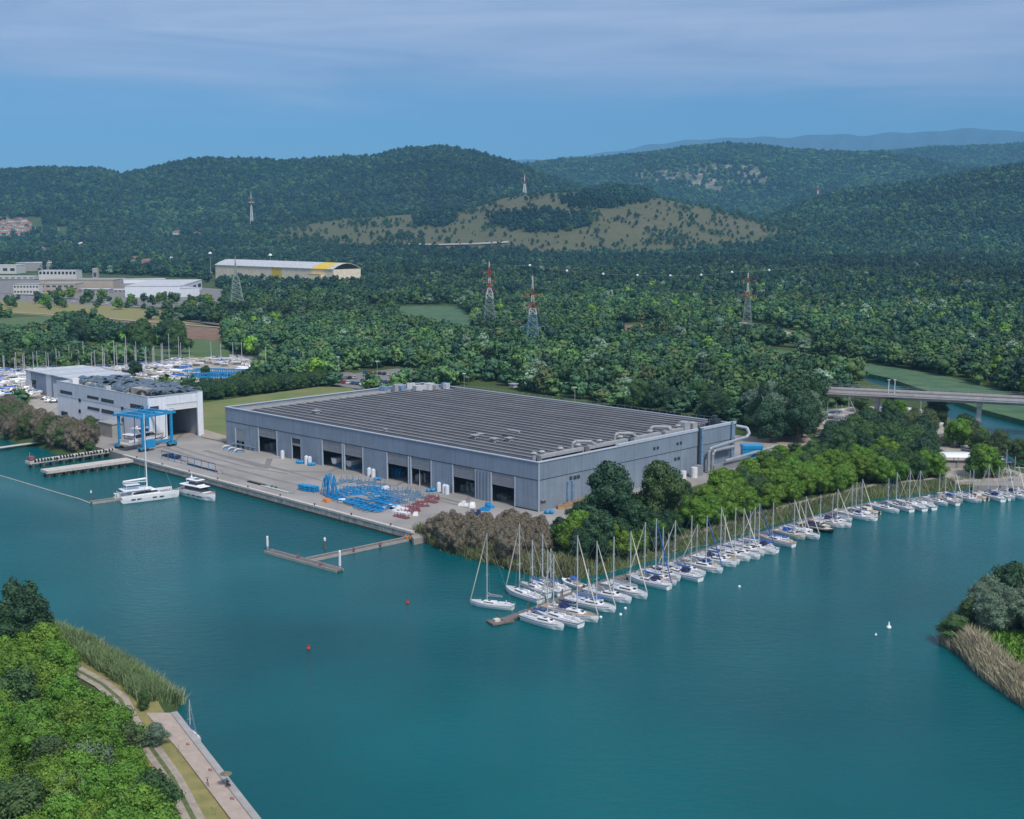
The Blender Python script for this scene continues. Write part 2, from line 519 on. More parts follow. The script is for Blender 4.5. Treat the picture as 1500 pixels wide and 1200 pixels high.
def height(x, y, sea=True):
    x = np.asarray(x, float); y = np.asarray(y, float)
    a = x / np.maximum(y * cP + 12, 1)
    base = 2.0 + 0.25 * wavy(x, y, 60)
    base = base + np.clip((y - 1800) / 1500, 0, 1) ** 2 * 8
    hill = np.zeros_like(base)
    for dist, ra, rz, wf, wb in RIDGES:
        z = np.interp(a, ra, rz)
        t = (y - dist)
        s = np.where(t < 0, np.clip(1 + t / wf, 0, 1), np.clip(1 - t / wb, 0.25, 1))
        s = s * s * (3 - 2 * s)
        rough = 1 + 0.10 * wavy(x, y, 420) * np.clip(np.abs(t) / 400, 0, 1) * (s > 0)
        hill = np.maximum(hill, (z - 8) * s * rough)
    h = base + hill
    if sea:
        near = y < 1400
        for wp in WATERS:
            xs, ys = x[near], y[near]
            ins = inpoly(xs, ys, wp)
            d = segdist(xs, ys, wp)
            hh = h[near]
            land = hh * (1 - np.exp(-(d + 0.15) / 2.2))
            h[near] = np.where(ins, np.minimum(hh, -2.2 * (1 - np.exp(-d / 2.5)) - 0.02), land)
    return h
def hz(x, y):
    return float(height(np.array([x]), np.array([y]))[0])

# ------------------------------------------------------------------ land cover, in survey pixels
DRY = [[(395, 352), (440, 325), (520, 313), (640, 308), (700, 298), (745, 284), (820, 279), (930, 279), (960, 288), (1000, 295), (1050, 305), (1110, 320), (1170, 340),
        (1130, 356), (1000, 370), (880, 376), (760, 372), (600, 368), (480, 362), (400, 358)]]
DARKW = [[(822, 302), (850, 290), (900, 280), (940, 276), (960, 287), (935, 298), (880, 306)],
         [(705, 325), (740, 320), (790, 310), (830, 318), (880, 326), (840, 338), (760, 343)],
         [(600, 335), (625, 318), (650, 310), (690, 303), (665, 325), (640, 338)]]
ROCK = [[(880, 262), (960, 250), (1040, 238), (1100, 243), (1128, 256), (1124, 272), (1080, 272), (1060, 284), (1020, 284), (1000, 268)]]
CLEAR = {   # no trees
    'apron': [(35, 600), (183, 672), (603, 790), (700, 792), (810, 785), (860, 760), (1130, 690), (1140, 660), (1108, 628), (700, 570), (560, 585), (345, 645), (296, 633), (200, 560), (60, 560)],
    'lawn': [(275, 590), (470, 566), (530, 574), (560, 590), (345, 650), (285, 640)],
    'yardl': [(-60, 548), (60, 548), (150, 545), (210, 528), (300, 518), (345, 518), (400, 535), (420, 543), (280, 585), (180, 580), (90, 600), (40, 592), (-60, 606)],
    'carpark': [(470, 553), (520, 545), (580, 538), (630, 542), (640, 560), (560, 575), (520, 572), (470, 562)],
    'indus': [(-60, 398), (20, 396), (160, 402), (290, 408), (330, 425), (330, 450), (280, 462), (150, 478), (-60, 460)],
    'yellowb': [(305, 402), (530, 410), (530, 425), (305, 418)],
    'field1': [(150, 465), (330, 476), (335, 500), (330, 520), (262, 520), (260, 500), (150, 490)],
    'building_low': [(-60, 470), (75, 465), (90, 490), (-60, 495)],
    'lawn2': [(385, 505), (430, 508), (470, 530), (400, 532), (385, 520)],
    'marsh1': [(572, 446), (668, 446), (700, 470), (690, 495), (640, 488), (590, 474)],
    'bridge1': [(536, 447), (572, 447), (572, 466), (536, 466)],
    'marsh2': [(1100, 507), (1233, 527), (1300, 537), (1367, 547), (1433, 563), (1540, 590), (1600, 650), (1500, 628), (1440, 612), (1335, 577), (1300, 568), (1240, 552), (1130, 532)],
    'path1': [(1075, 466), (1190, 488), (1198, 514), (1075, 492)],
    'river_gap': [(1238, 556), (1345, 570), (1410, 590), (1410, 604), (1260, 602), (1232, 572)],
    'gap1': [(890, 474), (960, 472), (992, 486), (920, 498), (880, 488)],
    'path2': [(670, 522), (750, 533), (752, 552), (675, 542)],
    'yardr': [(1200, 600), (1260, 590), (1370, 600), (1380, 630), (1470, 680), (1560, 700), (1500, 702), (1400, 705), (1370, 690), (1360, 655), (1300, 655), (1200, 655), (1195, 620)],
    'gap_r': [(1090, 640), (1190, 632), (1210, 660), (1180, 672), (1120, 668)],
    'track': [(60, 955), (120, 965), (215, 1030), (262, 1034), (400, 1210), (520, 1360), (380, 1360), (270, 1200), (200, 1100), (170, 1042), (120, 1000)],
    'bigquay': [(1180, 345), (1000, 0)],
}
CLEAR.pop('bigquay')
HROADS = [[(600, 359), (745, 357)], [(1110, 365), (1290, 362)]]

# ------------------------------------------------------------------ ground sheet
def ground():
    aa = np.concatenate([np.linspace(-1.6, -0.52, 26)[:-1], np.linspace(-0.52, 0.52, 430), np.linspace(0.52, 1.6, 26)[1:]])
    ys = np.exp(np.linspace(math.log(115), math.log(14000), 600))
    A, Y = np.meshgrid(aa, ys)
    X = A * Y
    Z = height(X.ravel(), Y.ravel()).reshape(X.shape)
    n, m = X.shape
    V = np.stack([X, Y, Z], -1).reshape(-1, 3)
    i = np.arange(n * m).reshape(n, m)
    Q = np.stack([i[:-1, :-1], i[:-1, 1:], i[1:, 1:], i[1:, :-1]], -1).reshape(-1, 4)
    px, py = PXv(V[:, 0], V[:, 1], V[:, 2])
    cov = np.zeros(len(V), np.float32)    # dry share
    rock = np.zeros(len(V), np.float32)
    far = V[:, 1] > 2300
    def share(polys):
        f = np.zeros(len(V), np.float32)
        for q, (ox, oy) in enumerate([(0, 0), (18, 3), (-18, -3), (10, -5), (-10, 5), (30, 0), (-30, 0), (0, 8)]):
            jx = px + ox + 16 * wavy(V[:, 0], V[:, 1], 150); jy = py + oy + 5 * wavy(V[:, 1], V[:, 0], 110)
            for p in polys: f += inpoly(jx, jy, p) / 8.0
        return np.clip(f, 0, 1)
    mid_ = far & (V[:, 1] < 3900)
    cov = np.where(mid_, share(DRY) * (1 - .85 * share(DARKW)), 0).astype(np.float32)
    cov = np.clip(cov * 1.25 + .35 * wavy(V[:, 0], V[:, 1], 60) * (cov > 0), 0, 1).astype(np.float32)
    px = px + 10 * wavy(V[:, 0], V[:, 1], 200); py = py + 4 * wavy(V[:, 1], V[:, 0], 150)
    for p in ROCK:
        rock[inpoly(px, py, p) & (V[:, 1] > 4500)] = 1
    m_ground = bpy.data.materials.new('ground')
    m_ground.use_nodes = True
    t = m_ground.node_tree
    b = t.nodes['Principled BSDF']
    b.inputs['Roughness'].default_value = 0.95
    b.inputs['Specular IOR Level'].default_value = 0.1
    geo = t.nodes.new('ShaderNodeNewGeometry')
    def noise(s, det=6):
        q = t.nodes.new('ShaderNodeTexNoise'); q.inputs['Scale'].default_value = s; q.inputs['Detail'].default_value = det
        q.inputs['Roughness'].default_value = 0.65
        t.links.new(geo.outputs['Position'], q.inputs['Vector'])
        r = t.nodes.new('ShaderNodeMapRange'); r.inputs['From Min'].default_value = 0.36; r.inputs['From Max'].default_value = 0.64
        t.links.new(q.outputs['Fac'], r.inputs['Value'])
        return r.outputs[0]
    def mix(f, c1, c2):
        x = t.nodes.new('ShaderNodeMixRGB')
        for k, c in ((1, c1), (2, c2)):
            if isinstance(c, tuple): x.inputs[k].default_value = (*c, 1)
            else: t.links.new(c, x.inputs[k])
        t.links.new(f, x.inputs[0])
        return x.outputs[0]
    green = mix(noise(0.02), (0.045, 0.075, 0.025), (0.085, 0.115, 0.04))
    dry = mix(noise(0.008), (0.065, 0.085, 0.036), (0.20, 0.155, 0.105))
    dry = mix(noise(0.03), dry, (0.05, 0.07, 0.035))
    dry = mix(noise(0.09), dry, (0.14, 0.125, 0.075))
    dry = mix(noise(0.004, 3), dry, (0.10, 0.105, 0.05))
    rk = mix(noise(0.009), (0.05, 0.075, 0.04), mix(noise(0.04), (0.42, 0.36, 0.32), (0.06, 0.085, 0.045)))
    at = t.nodes.new('ShaderNodeAttribute'); at.attribute_name = 'dry'
    ar = t.nodes.new('ShaderNodeAttribute'); ar.attribute_name = 'rock'
    c = mix(at.outputs['Fac'], green, dry)
    c = mix(ar.outputs['Fac'], c, rk)
    t.links.new(c, b.inputs['Base Color'])
    me = npmesh('ground', V, Q, m_ground, smooth=True)
    for nme, arr in (('dry', cov), ('rock', rock)):
        at_ = me.attributes.new(nme, 'FLOAT', 'POINT'); at_.data.foreach_set('value', arr)
    o = link(bpy.data.objects.new('ground', me))
    structure(o, 'green land, wooded hills and dry grass slopes')
ground()

def water():
    m = bpy.data.materials.new('water'); m.use_nodes = True
    t = m.node_tree; b = t.nodes['Principled BSDF']
    b.inputs['Roughness'].default_value = 0.06
    b.inputs['IOR'].default_value = 1.333
    b.inputs['Specular IOR Level'].default_value = 0.17
    geo = t.nodes.new('ShaderNodeNewGeometry')
    n0 = t.nodes.new('ShaderNodeTexNoise'); n0.inputs['Scale'].default_value = 0.009; n0.inputs['Detail'].default_value = 3
    t.links.new(geo.outputs['Position'], n0.inputs['Vector'])
    cr = t.nodes.new('ShaderNodeMixRGB')
    cr.inputs[1].default_value = (0.0, 0.070, 0.082, 1)
    cr.inputs[2].default_value = (0.0, 0.112, 0.124, 1)
    n0r = t.nodes.new('ShaderNodeMapRange'); n0r.inputs['From Min'].default_value = .35; n0r.inputs['From Max'].default_value = .65
    t.links.new(n0.outputs['Fac'], n0r.inputs['Value']); t.links.new(n0r.outputs[0], cr.inputs[0])
    t.links.new(cr.outputs[0], b.inputs['Base Color'])
    mp = t.nodes.new('ShaderNodeMapping'); mp.inputs['Scale'].default_value = (0.55, 1.0, 1.0); mp.inputs['Rotation'].default_value = (0, 0, 0.25)
    t.links.new(geo.outputs['Position'], mp.inputs[0])
    n1 = t.nodes.new('ShaderNodeTexNoise'); n1.inputs['Scale'].default_value = 0.62; n1.inputs['Detail'].default_value = 6; n1.inputs['Roughness'].default_value = 0.7
    t.links.new(mp.outputs[0], n1.inputs['Vector'])
    # wind patches calm and ruffle the surface
    n2 = t.nodes.new('ShaderNodeTexNoise'); n2.inputs['Scale'].default_value = 0.016; n2.inputs['Detail'].default_value = 3
    t.links.new(mp.outputs[0], n2.inputs['Vector'])
    mr = t.nodes.new('ShaderNodeMapRange'); mr.inputs['From Min'].default_value = 0.35; mr.inputs['From Max'].default_value = 0.65
    mr.inputs['To Min'].default_value = 0.35; mr.inputs['To Max'].default_value = 1.0
    t.links.new(n2.outputs['Fac'], mr.inputs['Value'])
    bp = t.nodes.new('ShaderNodeBump'); bp.inputs['Distance'].default_value = 0.5
    t.links.new(mr.outputs[0], bp.inputs['Strength'])
    t.links.new(n1.outputs['Fac'], bp.inputs['Height'])
    t.links.new(bp.outputs[0], b.inputs['Normal'])
    mb = MB()
    xs = [-4000, -600, 0, 600, 4000]; ys = [-1500, 0, 400, 1400]
    for i in range(4):
        for j in range(3):
            mb.quad((xs[i], ys[j], 0), (xs[i + 1], ys[j], 0), (xs[i + 1], ys[j + 1], 0), (xs[i], ys[j + 1], 0))
    structure(mb.build('water', m), 'calm teal water of the basin and channels')
water()

def sheet(name, pts, z, m, label, thick=None, world=False):
    poly = pts if world else W(pts, z)
    mb = MB()
    if thick:
        mb.prism(poly, z - thick, z, 0)
    else:
        n = len(poly)
        ar = sum(poly[i][0] * poly[(i + 1) % n][1] - poly[(i + 1) % n][0] * poly[i][1] for i in range(n))
        if ar < 0: poly = poly[::-1]
        mb.add([(p[0], p[1], z) for p in poly], [tuple(range(n))])
    return structure(mb.build(name, m), label)
def ribbon(name, pts, w, m, label, dz=0.12, step=4.0, zfix=None, off=0.0):
    """road-like strip draped over the ground; pts are world xy"""
    P = []
    for a, b in zip(pts[:-1], pts[1:]):
        a = Vector(a[:2]); b = Vector(b[:2])
        k = max(1, int((b - a).length / step))
        P += [a.lerp(b, i / k) for i in range(k)]
    P.append(Vector(pts[-1][:2]))
    L_, R_ = [], []
    for i, p in enumerate(P):
        d = (P[min(i + 1, len(P) - 1)] - P[max(i - 1, 0)]).normalized()
        n = Vector((-d.y, d.x))
        c = p + n * off
        ww = w if not callable(w) else w(i / len(P))
        L_.append([c + n * ww * (.5 - k / 6) for k in range(7)])
    xs = np.array([r_[k].x for k in range(7) for r_ in L_]); ys = np.array([r_[k].y for k in range(7) for r_ in L_])
    zs = height(xs, ys) + dz if zfix is None else np.full(len(xs), zfix)
    n = len(P)
    V = np.stack([xs, ys, zs], 1)
    Q = [(k * n + i, (k + 1) * n + i, (k + 1) * n + i + 1, k * n + i + 1) for k in range(6) for i in range(n - 1)]
    me = npmesh(name, V, Q, m)
    return structure(link(bpy.data.objects.new(name, me)), label)

# quay platform and other hard surfaces
QUAY = W([(183, 667), (603, 779), (622, 770), (700, 775), (800, 776), (860, 756), (1000, 716), (1120, 683), (1124, 655), (1108, 640), (640, 600), (340, 648), (296, 634), (232, 600), (100, 585), (50, 608), (60, 625), (140, 654)], QZ)
mb = MB().prism(QUAY, -1.5, QZ, 0)
o = mb.build('quay', m_conc); structure(o, 'pale concrete apron between the halls and the basin')
# wall facing, kerb
def along(p, q, t): return Vector((p[0] + (q[0] - p[0]) * t, p[1] + (q[1] - p[1]) * t, 0))
q0, q1 = Vector((*QUAY[0], 0)), Vector((*QUAY[1], 0))
qd = (q1 - q0).normalized(); qn = Vector((qd.y, -qd.x, 0))      # qn points out over the water
if qn.y > 0: qn = -qn
QL = (q1 - q0).length
wf = thing('quay_wall', 'long grey concrete quay wall along the apron with dark tide line', 'quay wall')
def strip(mb, s0, s1, o0, o1, z0, z1, mi=0):
    vs = []
    for z in (z0, z1):
        for s_, o_ in ((s0, o0), (s1, o0), (s1, o1), (s0, o1)):
            v = q0 + qd * s_ + qn * o_
            vs.append((v.x, v.y, z))
    mb.add(vs, [(3, 2, 1, 0), (4, 5, 6, 7), (0, 1, 5, 4), (1, 2, 6, 5), (2, 3, 7, 6), (3, 0, 4, 7)], mi)
npan = 34
for i in range(npan):
    mb = MB(); s0 = QL * i / npan + 0.06; s1 = QL * (i + 1) / npan - 0.06
    strip(mb, s0, s1, 0.0, 0.45 + 0.03 * (i % 2), -1.0, QZ - 0.35)
    mb.build('wall_panel', m_wallc, wf)
mb = MB(); strip(mb, -0.5, QL + 0.5, 0.0, 0.62, -1.0, 0.55); mb.build('tide_band', m_tide, wf)
mb = MB(); strip(mb, -0.5, QL + 0.5, -0.5, 0.6, QZ - 0.348, QZ + 0.22); mb.build('coping', m_kerb, wf)
for i in range(9):
    mb = MB(); v = q0 + qd * (QL * (i + .5) / 9) + qn * 0.05
    mb.tube((v.x, v.y, QZ + .2), (v.x, v.y, QZ + .65), .16, 8).tube((v.x, v.y, QZ + .6), (v.x, v.y, QZ + .75), .28, 8)
    mb.build('bollard', m_black, wf)

sheet('lawn', [(284, 592), (470, 566), (512, 568), (532, 575), (340, 612), (333, 648), (300, 640), (284, 628)], 2.75, m_lawn, 'patchy lawn beside the grey hall', 1.2)
sheet('service_road', [(296, 628), (340, 641), (345, 650), (296, 640)], 2.79, m_track, 'pale service road at the lawn edge', .3)
sheet('boatyard_ground', [(-40, 553), (60, 552), (150, 549), (212, 532), (300, 520), (345, 519), (400, 537), (415, 545), (280, 580), (180, 575), (90, 592), (60, 612), (-40, 602)], 2.5, m_gravel, 'gravel boatyard ground', 1)
sheet('car_park', [(470, 556), (520, 547), (580, 540), (630, 543), (640, 556), (560, 572), (515, 568), (470, 561)], 2.5, m_road, 'car park beyond the hedge', 1)
sheet('yard_road', [(345, 519), (395, 521), (460, 535), (520, 547), (470, 556), (415, 545)], 2.54, m_road, 'grey road behind the boatyard', .5)
sheet('industrial_yard', [(-40, 412), (40, 410), (160, 412), (330, 424), (330, 440), (300, 452), (165, 449), (-40, 438)], 2.6, m_road, 'grey yards of the industrial estate', 1)
sheet('verge', [(-40, 438), (165, 449), (330, 462), (330, 476), (165, 470), (-40, 455)], 2.64, m_drygrass, 'dry grass verges of the industrial estate', 1)
sheet('field', [(150, 468), (336, 481), (336, 500), (150, 488)], 2.7, m_soil, 'reddish bare field strip', 1)
sheet('field', [(150, 488), (336, 500), (336, 525), (230, 522), (150, 510)], 2.62, m_field, 'bright green field beyond the masts', 1)
sheet('lawn', [(385, 503), (430, 506), (475, 530), (400, 534), (385, 522)], 2.6, m_field, 'green lawn between the trees behind the boatyard', 1)
sheet('marsh', [(572, 449), (668, 448), (702, 470), (690, 494), (640, 484), (590, 470)], 2.3, m_marsh, 'green reed marsh by the small canal', 2)
sheet('marsh', [(1100, 508), (1160, 514), (1233, 527), (1300, 537), (1367, 547), (1433, 563), (1540, 590), (1600, 640), (1500, 616), (1440, 600), (1335, 565), (1300, 553), (1240, 541), (1130, 520)], 2.2, m_marsh, 'green reed marsh along the river', 3)
sheet('boatyard_ground', [(1200, 604), (1260, 594), (1372, 604), (1385, 632), (1458, 680), (1500, 694), (1500, 699), (1400, 706), (1372, 692), (1362, 655), (1300, 652), (1205, 650)], 2.3, m_gravel, 'pale gravel yard of the small marina', 1.2)
sheet('forecourt', [(1095, 645), (1180, 636), (1205, 660), (1170, 668), (1120, 668)], 2.3, m_track, 'bare ground behind the green trees', 1)
sheet('field', [(-60, 468), (75, 463), (92, 488), (40, 500), (-60, 498)], 2.55, m_field, 'grass around the low building', 1)

sheet('field', [(895, 477), (958, 475), (982, 486), (920, 493), (888, 486)], 2.7, m_soil, 'small bare clearing in the wood behind the hall', 1)
sheet('field', [(1072, 468), (1188, 490), (1190, 508), (1075, 486)], 2.5, m_field, 'grass beside the pale forest track', 1)
# foreground promenade, track and verge
PZ = 1.3
PIN = W([(214, 1049), (262, 1104), (335, 1201), (430, 1330), (590, 1540)], PZ)
mb = MB().prism(PIN + PROM_OUT[::-1], -1.0, PZ + 0.6, 0)
prom = structure(mb.build('promenade', m_pave), 'pink paved promenade along the water')
PZ += 0.6
ribbon('promenade_kerb', PROM_OUT, 0.9, m_bgrey, 'grey kerb of the promenade', zfix=PZ + 0.18, off=0.1)
kb = MB()
for a, b in zip(PROM_OUT[:-1], PROM_OUT[1:]):
    a = Vector((*a, 0)); b = Vector((*b, 0)); d = (b - a).normalized(); n = Vector((d.y, -d.x, 0))
    if n.x < 0: n = -n
    vs = []
    for z in (-1, PZ + 0.17):
        for p_, o_ in ((a, -0.55), (b, -0.55), (b, 0.35), (a, 0.35)):
            v = p_ + n * o_; vs.append((v.x, v.y, z))
    kb.add(vs, [(3, 2, 1, 0), (4, 5, 6, 7), (0, 1, 5, 4), (1, 2, 6, 5), (2, 3, 7, 6), (3, 0, 4, 7)])
structure(kb.build('promenade_wall', m_bgrey), 'grey stone edge wall of the promenade')
TRACK = W([(78, 966), (110, 982), (150, 1004), (176, 1026), (192, 1058), (222, 1098), (252, 1140), (283, 1200), (330, 1290), (400, 1420)], 1.9)
ribbon('verge', [(p[0] + 2.6, p[1]) for p in TRACK], lambda t: 5.0 + 6.0 * min(1, t * 1.5), m_drygrass, 'dry yellow grass between track and promenade', dz=0.16, step=1.5)
ribbon('track', TRACK, 3.0, m_track, 'pale dirt track on the near bank', dz=0.24, step=1.5)
ribbon('track_middle', [(p[0], p[1]) for p in TRACK], 0.7, m_trackgrass, 'strip of grass between the wheel ruts', dz=0.28, step=1.5)
# roads further off
ribbon('road', W([(-60, 424), (100, 437), (165, 444), (300, 455), (420, 470)], 2.6), 11, m_road, 'grey road past the industrial estate', dz=1.0)
ribbon('railway', W([(-60, 452), (165, 468), (340, 482), (480, 505)], 2.6), 6, m_track, 'pale railway embankment', dz=1.1)
ribbon('road', W([(262, 468), (330, 478), (420, 492)], 2.6), 9, m_asph, 'dark road by the red field', dz=1.4)
ribbon('path', W([(1085, 472), (1130, 481), (1187, 497)], 2.6), 7, m_track, 'pale track leading into the wood', dz=0.5)
ribbon('path', W([(675, 527), (710, 533), (748, 541)], 2.6), 5, m_track, 'pale track behind the hall', dz=0.5)
ribbon('jetty_path', W([(-60, 660), (0, 656), (35, 651), (62, 648)], 1.0), 3.2, m_kerb, 'narrow stone breakwater by the brown bushes', zfix=1.1)
def hillpt(px, py, d0, d1):
    best = None
    ds = np.linspace(d0, d1, 300)
    X = (px - 750) / FOC * ds * 1.0
    X = X * (cP + (275 / FOC) * sP)
    z = height(X, ds)
    _, pv = PXv(X, ds, z)
    i = int(np.argmin(np.abs(pv - py)))
    return float(X[i]), float(ds[i]), float(z[i])
for pts, lab in (([(600, 359), (640, 360), (700, 359), (745, 356)], 'pale road cut across the dry hillside'), ([(1110, 365), (1180, 367), (1290, 362)], 'pale motorway edge in front of the right hill')):
    ribbon('hill_road', [hillpt(a, b, 2300, 3600)[:2] for a, b in pts], 16, m_gravel, lab, dz=3, step=30)
# ------------------------------------------------------------------ trees
lf = {
    'dark': leafmat('leaf_dark', (0.038, 0.088, 0.042)),
    'mid': leafmat('leaf_mid', (0.064, 0.128, 0.042)),
    'bright': leafmat('leaf_bright', (0.108, 0.215, 0.026), hv=.014, vv=0.13),
    'silver': leafmat('leaf_silver', (0.14, 0.215, 0.14), vv=0.2),
    'tama': leafmat('leaf_tamarisk', (0.20, 0.175, 0.125), vv=0.12, tint=0.35),
    'pine': leafmat('leaf_pine', (0.018, 0.055, 0.042), vv=0.2),
    'olive': leafmat('leaf_olive', (0.088, 0.125, 0.05), hv=.012),
    'reed': leafmat('reed_blade', (0.17, 0.24, 0.10), vv=0.1),
    'reedpale': leafmat('reed_pale', (0.40, 0.36, 0.24), vv=0.1),
}
def ico(sub):
    import bmesh
    bm = bmesh.new(); bmesh.ops.create_icosphere(bm, subdivisions=sub, radius=1)
    V = np.array([v.co[:] for v in bm.verts]); F = np.array([[v.index for v in f.verts] for f in bm.faces]); bm.free()
    return V, F
ICO1, ICO2 = ico(1), ico(2)
def crown(name, lobes, nleaf, leaf, m, seed, core=0.86, ico_=ICO1, up=0.35):
    """lobes: (x, y, z, rx, rz); leaves sit on the lobes' surfaces, a rough solid core keeps the inside closed"""
    r = np.random.RandomState(seed)
    Lb = np.array(lobes, float)
    Vs, Qs, T = [], [], []
    nv = 0
    iv, jf = ico_
    for (x, y, z, rx, rz) in Lb:
        k = 1 + 0.18 * r.randn(len(iv), 1)
        v = iv * k * core * np.array([rx, rx, rz]) + np.array([x, y, z])
        Vs.append(v)
        Qs.append(np.column_stack([jf, jf[:, 2]]) + nv)
        T.append(np.full(len(v), 0.40) + r.uniform(-.15, .15, len(v)))
        nv += len(v)
    area = Lb[:, 3] * Lb[:, 4]
    li = r.choice(len(Lb), nleaf * 2, p=area / area.sum())
    d = r.randn(nleaf * 2, 3); d[:, 2] += up
    d /= np.linalg.norm(d, axis=1)[:, None]
    rad = r.uniform(0.80, 1.22, (nleaf * 2, 1))
    P = Lb[li, :3] + d * rad * Lb[li][:, [3, 3, 4]]
    keep = np.ones(len(P), bool)
    for j, (x, y, z, rx, rz) in enumerate(Lb):
        q = ((P[:, 0] - x) / rx) ** 2 + ((P[:, 1] - y) / rx) ** 2 + ((P[:, 2] - z) / rz) ** 2
        keep &= (q > 0.62) | (li == j)
    P, d, li = P[keep][:nleaf], d[keep][:nleaf], li[keep][:nleaf]
    n = d + r.randn(len(P), 3) * 0.55
    n /= np.linalg.norm(n, axis=1)[:, None]
    a = np.cross(n, r.randn(len(P), 3)); a /= np.linalg.norm(a, axis=1)[:, None]
    b = np.cross(n, a)
    s = leaf * r.uniform(0.5, 1.25, (len(P), 1))
    s2 = s * r.uniform(0.5, 1.0, (len(P), 1))
    bend = n * s * 0.25
    q = np.stack([P - a * s - bend, P - b * s2 + bend * .5, P + a * s - bend, P + b * s2 + bend * .5], 1).reshape(-1, 3)
    Vs.append(q)
    Qs.append(np.arange(len(q)).reshape(-1, 4) + nv)
    lt = r.uniform(0.38, 0.64, len(Lb))
    t = np.clip(lt[li] + r.uniform(-.3, .3, len(P)), 0, 1)
    T.append(np.repeat(t, 4))
    V = np.concatenate(Vs)
    Q = np.concatenate(Qs)
    me = bpy.data.meshes.new(name)
    me.vertices.add(len(V)); me.vertices.foreach_set('co', V.astype(np.float32).ravel())
    isq = Q[:, 3] != Q[:, 2]
    cnt = np.where(isq, 4, 3)
    starts = np.concatenate([[0], np.cumsum(cnt)[:-1]])
    loops = np.concatenate([row[:c] for row, c in zip(Q, cnt)]) if len(Q) < 50000 else None
    me.loops.add(int(cnt.sum())); me.loops.foreach_set('vertex_index', loops.astype(np.int32))
    me.polygons.add(len(Q)); me.polygons.foreach_set('loop_start', starts.astype(np.int32))
    me.materials.append(m)
    me.update(calc_edges=True)
    at = me.attributes.new('tint', 'FLOAT', 'POINT'); at.data.foreach_set('value', np.concatenate(T).astype(np.float32))
    return me
def rlobes(seed, n, w, zb, zt, rr, taper=0.5, vs=0.85):
    """n lobes inside an egg w wide between heights zb..zt"""
    r = random.Random(seed)
    out = []
    for i in range(n):
        t = (i + r.random()) / n
        z = zb + (zt - zb) * t
        prof = math.sin(math.pi * min(1, (t * (1 - taper * 0.35) + 0.18))) ** 0.6
        a = i * 2.4 + r.random()
        d = w / 2 * prof * r.uniform(0.25, 0.8)
        q = rr * r.uniform(0.75, 1.25)
        out.append((d * math.cos(a), d * math.sin(a), z, q, q * vs))
    out.append((0, 0, (zb + zt) / 2, w * 0.28, (zt - zb) * 0.42))
    return out
# every mesh below is drawn for a tree 10 m tall
CR = {}
def mk(k, *a, **kw): CR.setdefault(k, []).append(crown('crown', *a, **kw))
for s in range(3):
    mk('dark', rlobes(10 + s, 20, 7.8, 2.4, 8.8, 1.35), 4600, 0.19, lf['dark'], 10 + s)
    mk('bright', rlobes(20 + s, 20, 9.4, 2.0, 8.6, 1.5, vs=.8), 4800, 0.19, lf['bright'], 20 + s)
    mk('mid', rlobes(30 + s, 20, 8.4, 2.0, 8.8, 1.4), 4600, 0.19, lf['mid'], 30 + s)
    mk('olive', rlobes(50 + s, 18, 7.8, 2.0, 8.6, 1.4), 4200, 0.18, lf['olive'], 50 + s)
for s in range(2):
    mk('silver', rlobes(40 + s, 22, 9.0, 1.8, 8.6, 1.3, vs=.8), 4800, 0.17, lf['silver'], 40 + s)
    mk('tama', rlobes(60 + s, 26, 11.0, 1.0, 8.4, 1.25, vs=1.35), 5200, 0.18, lf['tama'], 60 + s, up=.6)
    mk('poplar', rlobes(70 + s, 20, 4.0, 1.4, 9.3, .8, vs=1.5), 3200, 0.16, lf['dark'], 70 + s)
# lighter meshes for trees far off
for s in range(3):
    mk('fdark', rlobes(110 + s, 6, 8.0, 2.6, 8.2, 2.1), 170, 0.75, lf['dark'], 110 + s, ico_=ICO1)
    mk('fmid', rlobes(120 + s, 6, 8.6, 2.4, 8.0, 2.2), 170, 0.8, lf['mid'], 120 + s)
    mk('fpine', rlobes(130 + s, 5, 5.8, 2.0, 9.0, 1.7, vs=1.2), 130, 0.7, lf['pine'], 130 + s)
mk('folive', rlobes(140, 6, 8.4, 2.2, 8.0, 2.2), 160, 0.8, lf['olive'], 140)
mk('fsilver', rlobes(160, 7, 8.6, 2.0, 8.0, 2.0), 190, 0.7, lf['silver'], 160)
mk('fbright', rlobes(150, 6, 8.6, 2.2, 8.0, 2.2), 170, 0.8, lf['bright'], 150)

def trunk_mesh(seed, m, h=5.0, r0=0.24, n=4, spread=2.2):
    r = random.Random(seed); mb = MB()
    mb.tube((0, 0, -0.4), (0.1, 0.05, h * .55), r0, 7, 0, r0 * .7)
    for i in range(n):
        a = i * 6.28 / n + r.random()
        e = (math.cos(a) * spread * r.uniform(.7, 1.2), math.sin(a) * spread * r.uniform(.7, 1.2), h * r.uniform(1.1, 1.45))
        mid = (e[0] * .4, e[1] * .4, h * .8)
        mb.tube((0.1, 0.05, h * .5), mid, r0 * .55, 5, 0, r0 * .38).tube(mid, e, r0 * .38, 5, 0, r0 * .12)
    mb.tube((.1, .05, h * .5), (-.1, .1, h * 1.4), r0 * .6, 5, 0, r0 * .15)
    return mb.mesh('trunk', m)
TR = [trunk_mesh(s, m_bark) for s in range(3)]
TRP = trunk_mesh(9, m_pbark, 6.5, .26, 5, 3.0)

def mktree(name, kind, k, label, cat, group, loc, rz, h, wf=1.0, pale=False):
    t = thing(name, label, cat, loc, rz, group)
    s = h / 10
    t.scale = (s * wf, s * wf, s)
    link(bpy.data.objects.new('trunk', TRP if pale else TR[k % 3]), t)
    ms = CR[kind]
    link(bpy.data.objects.new('crown', ms[k % len(ms)]), t)
    return t

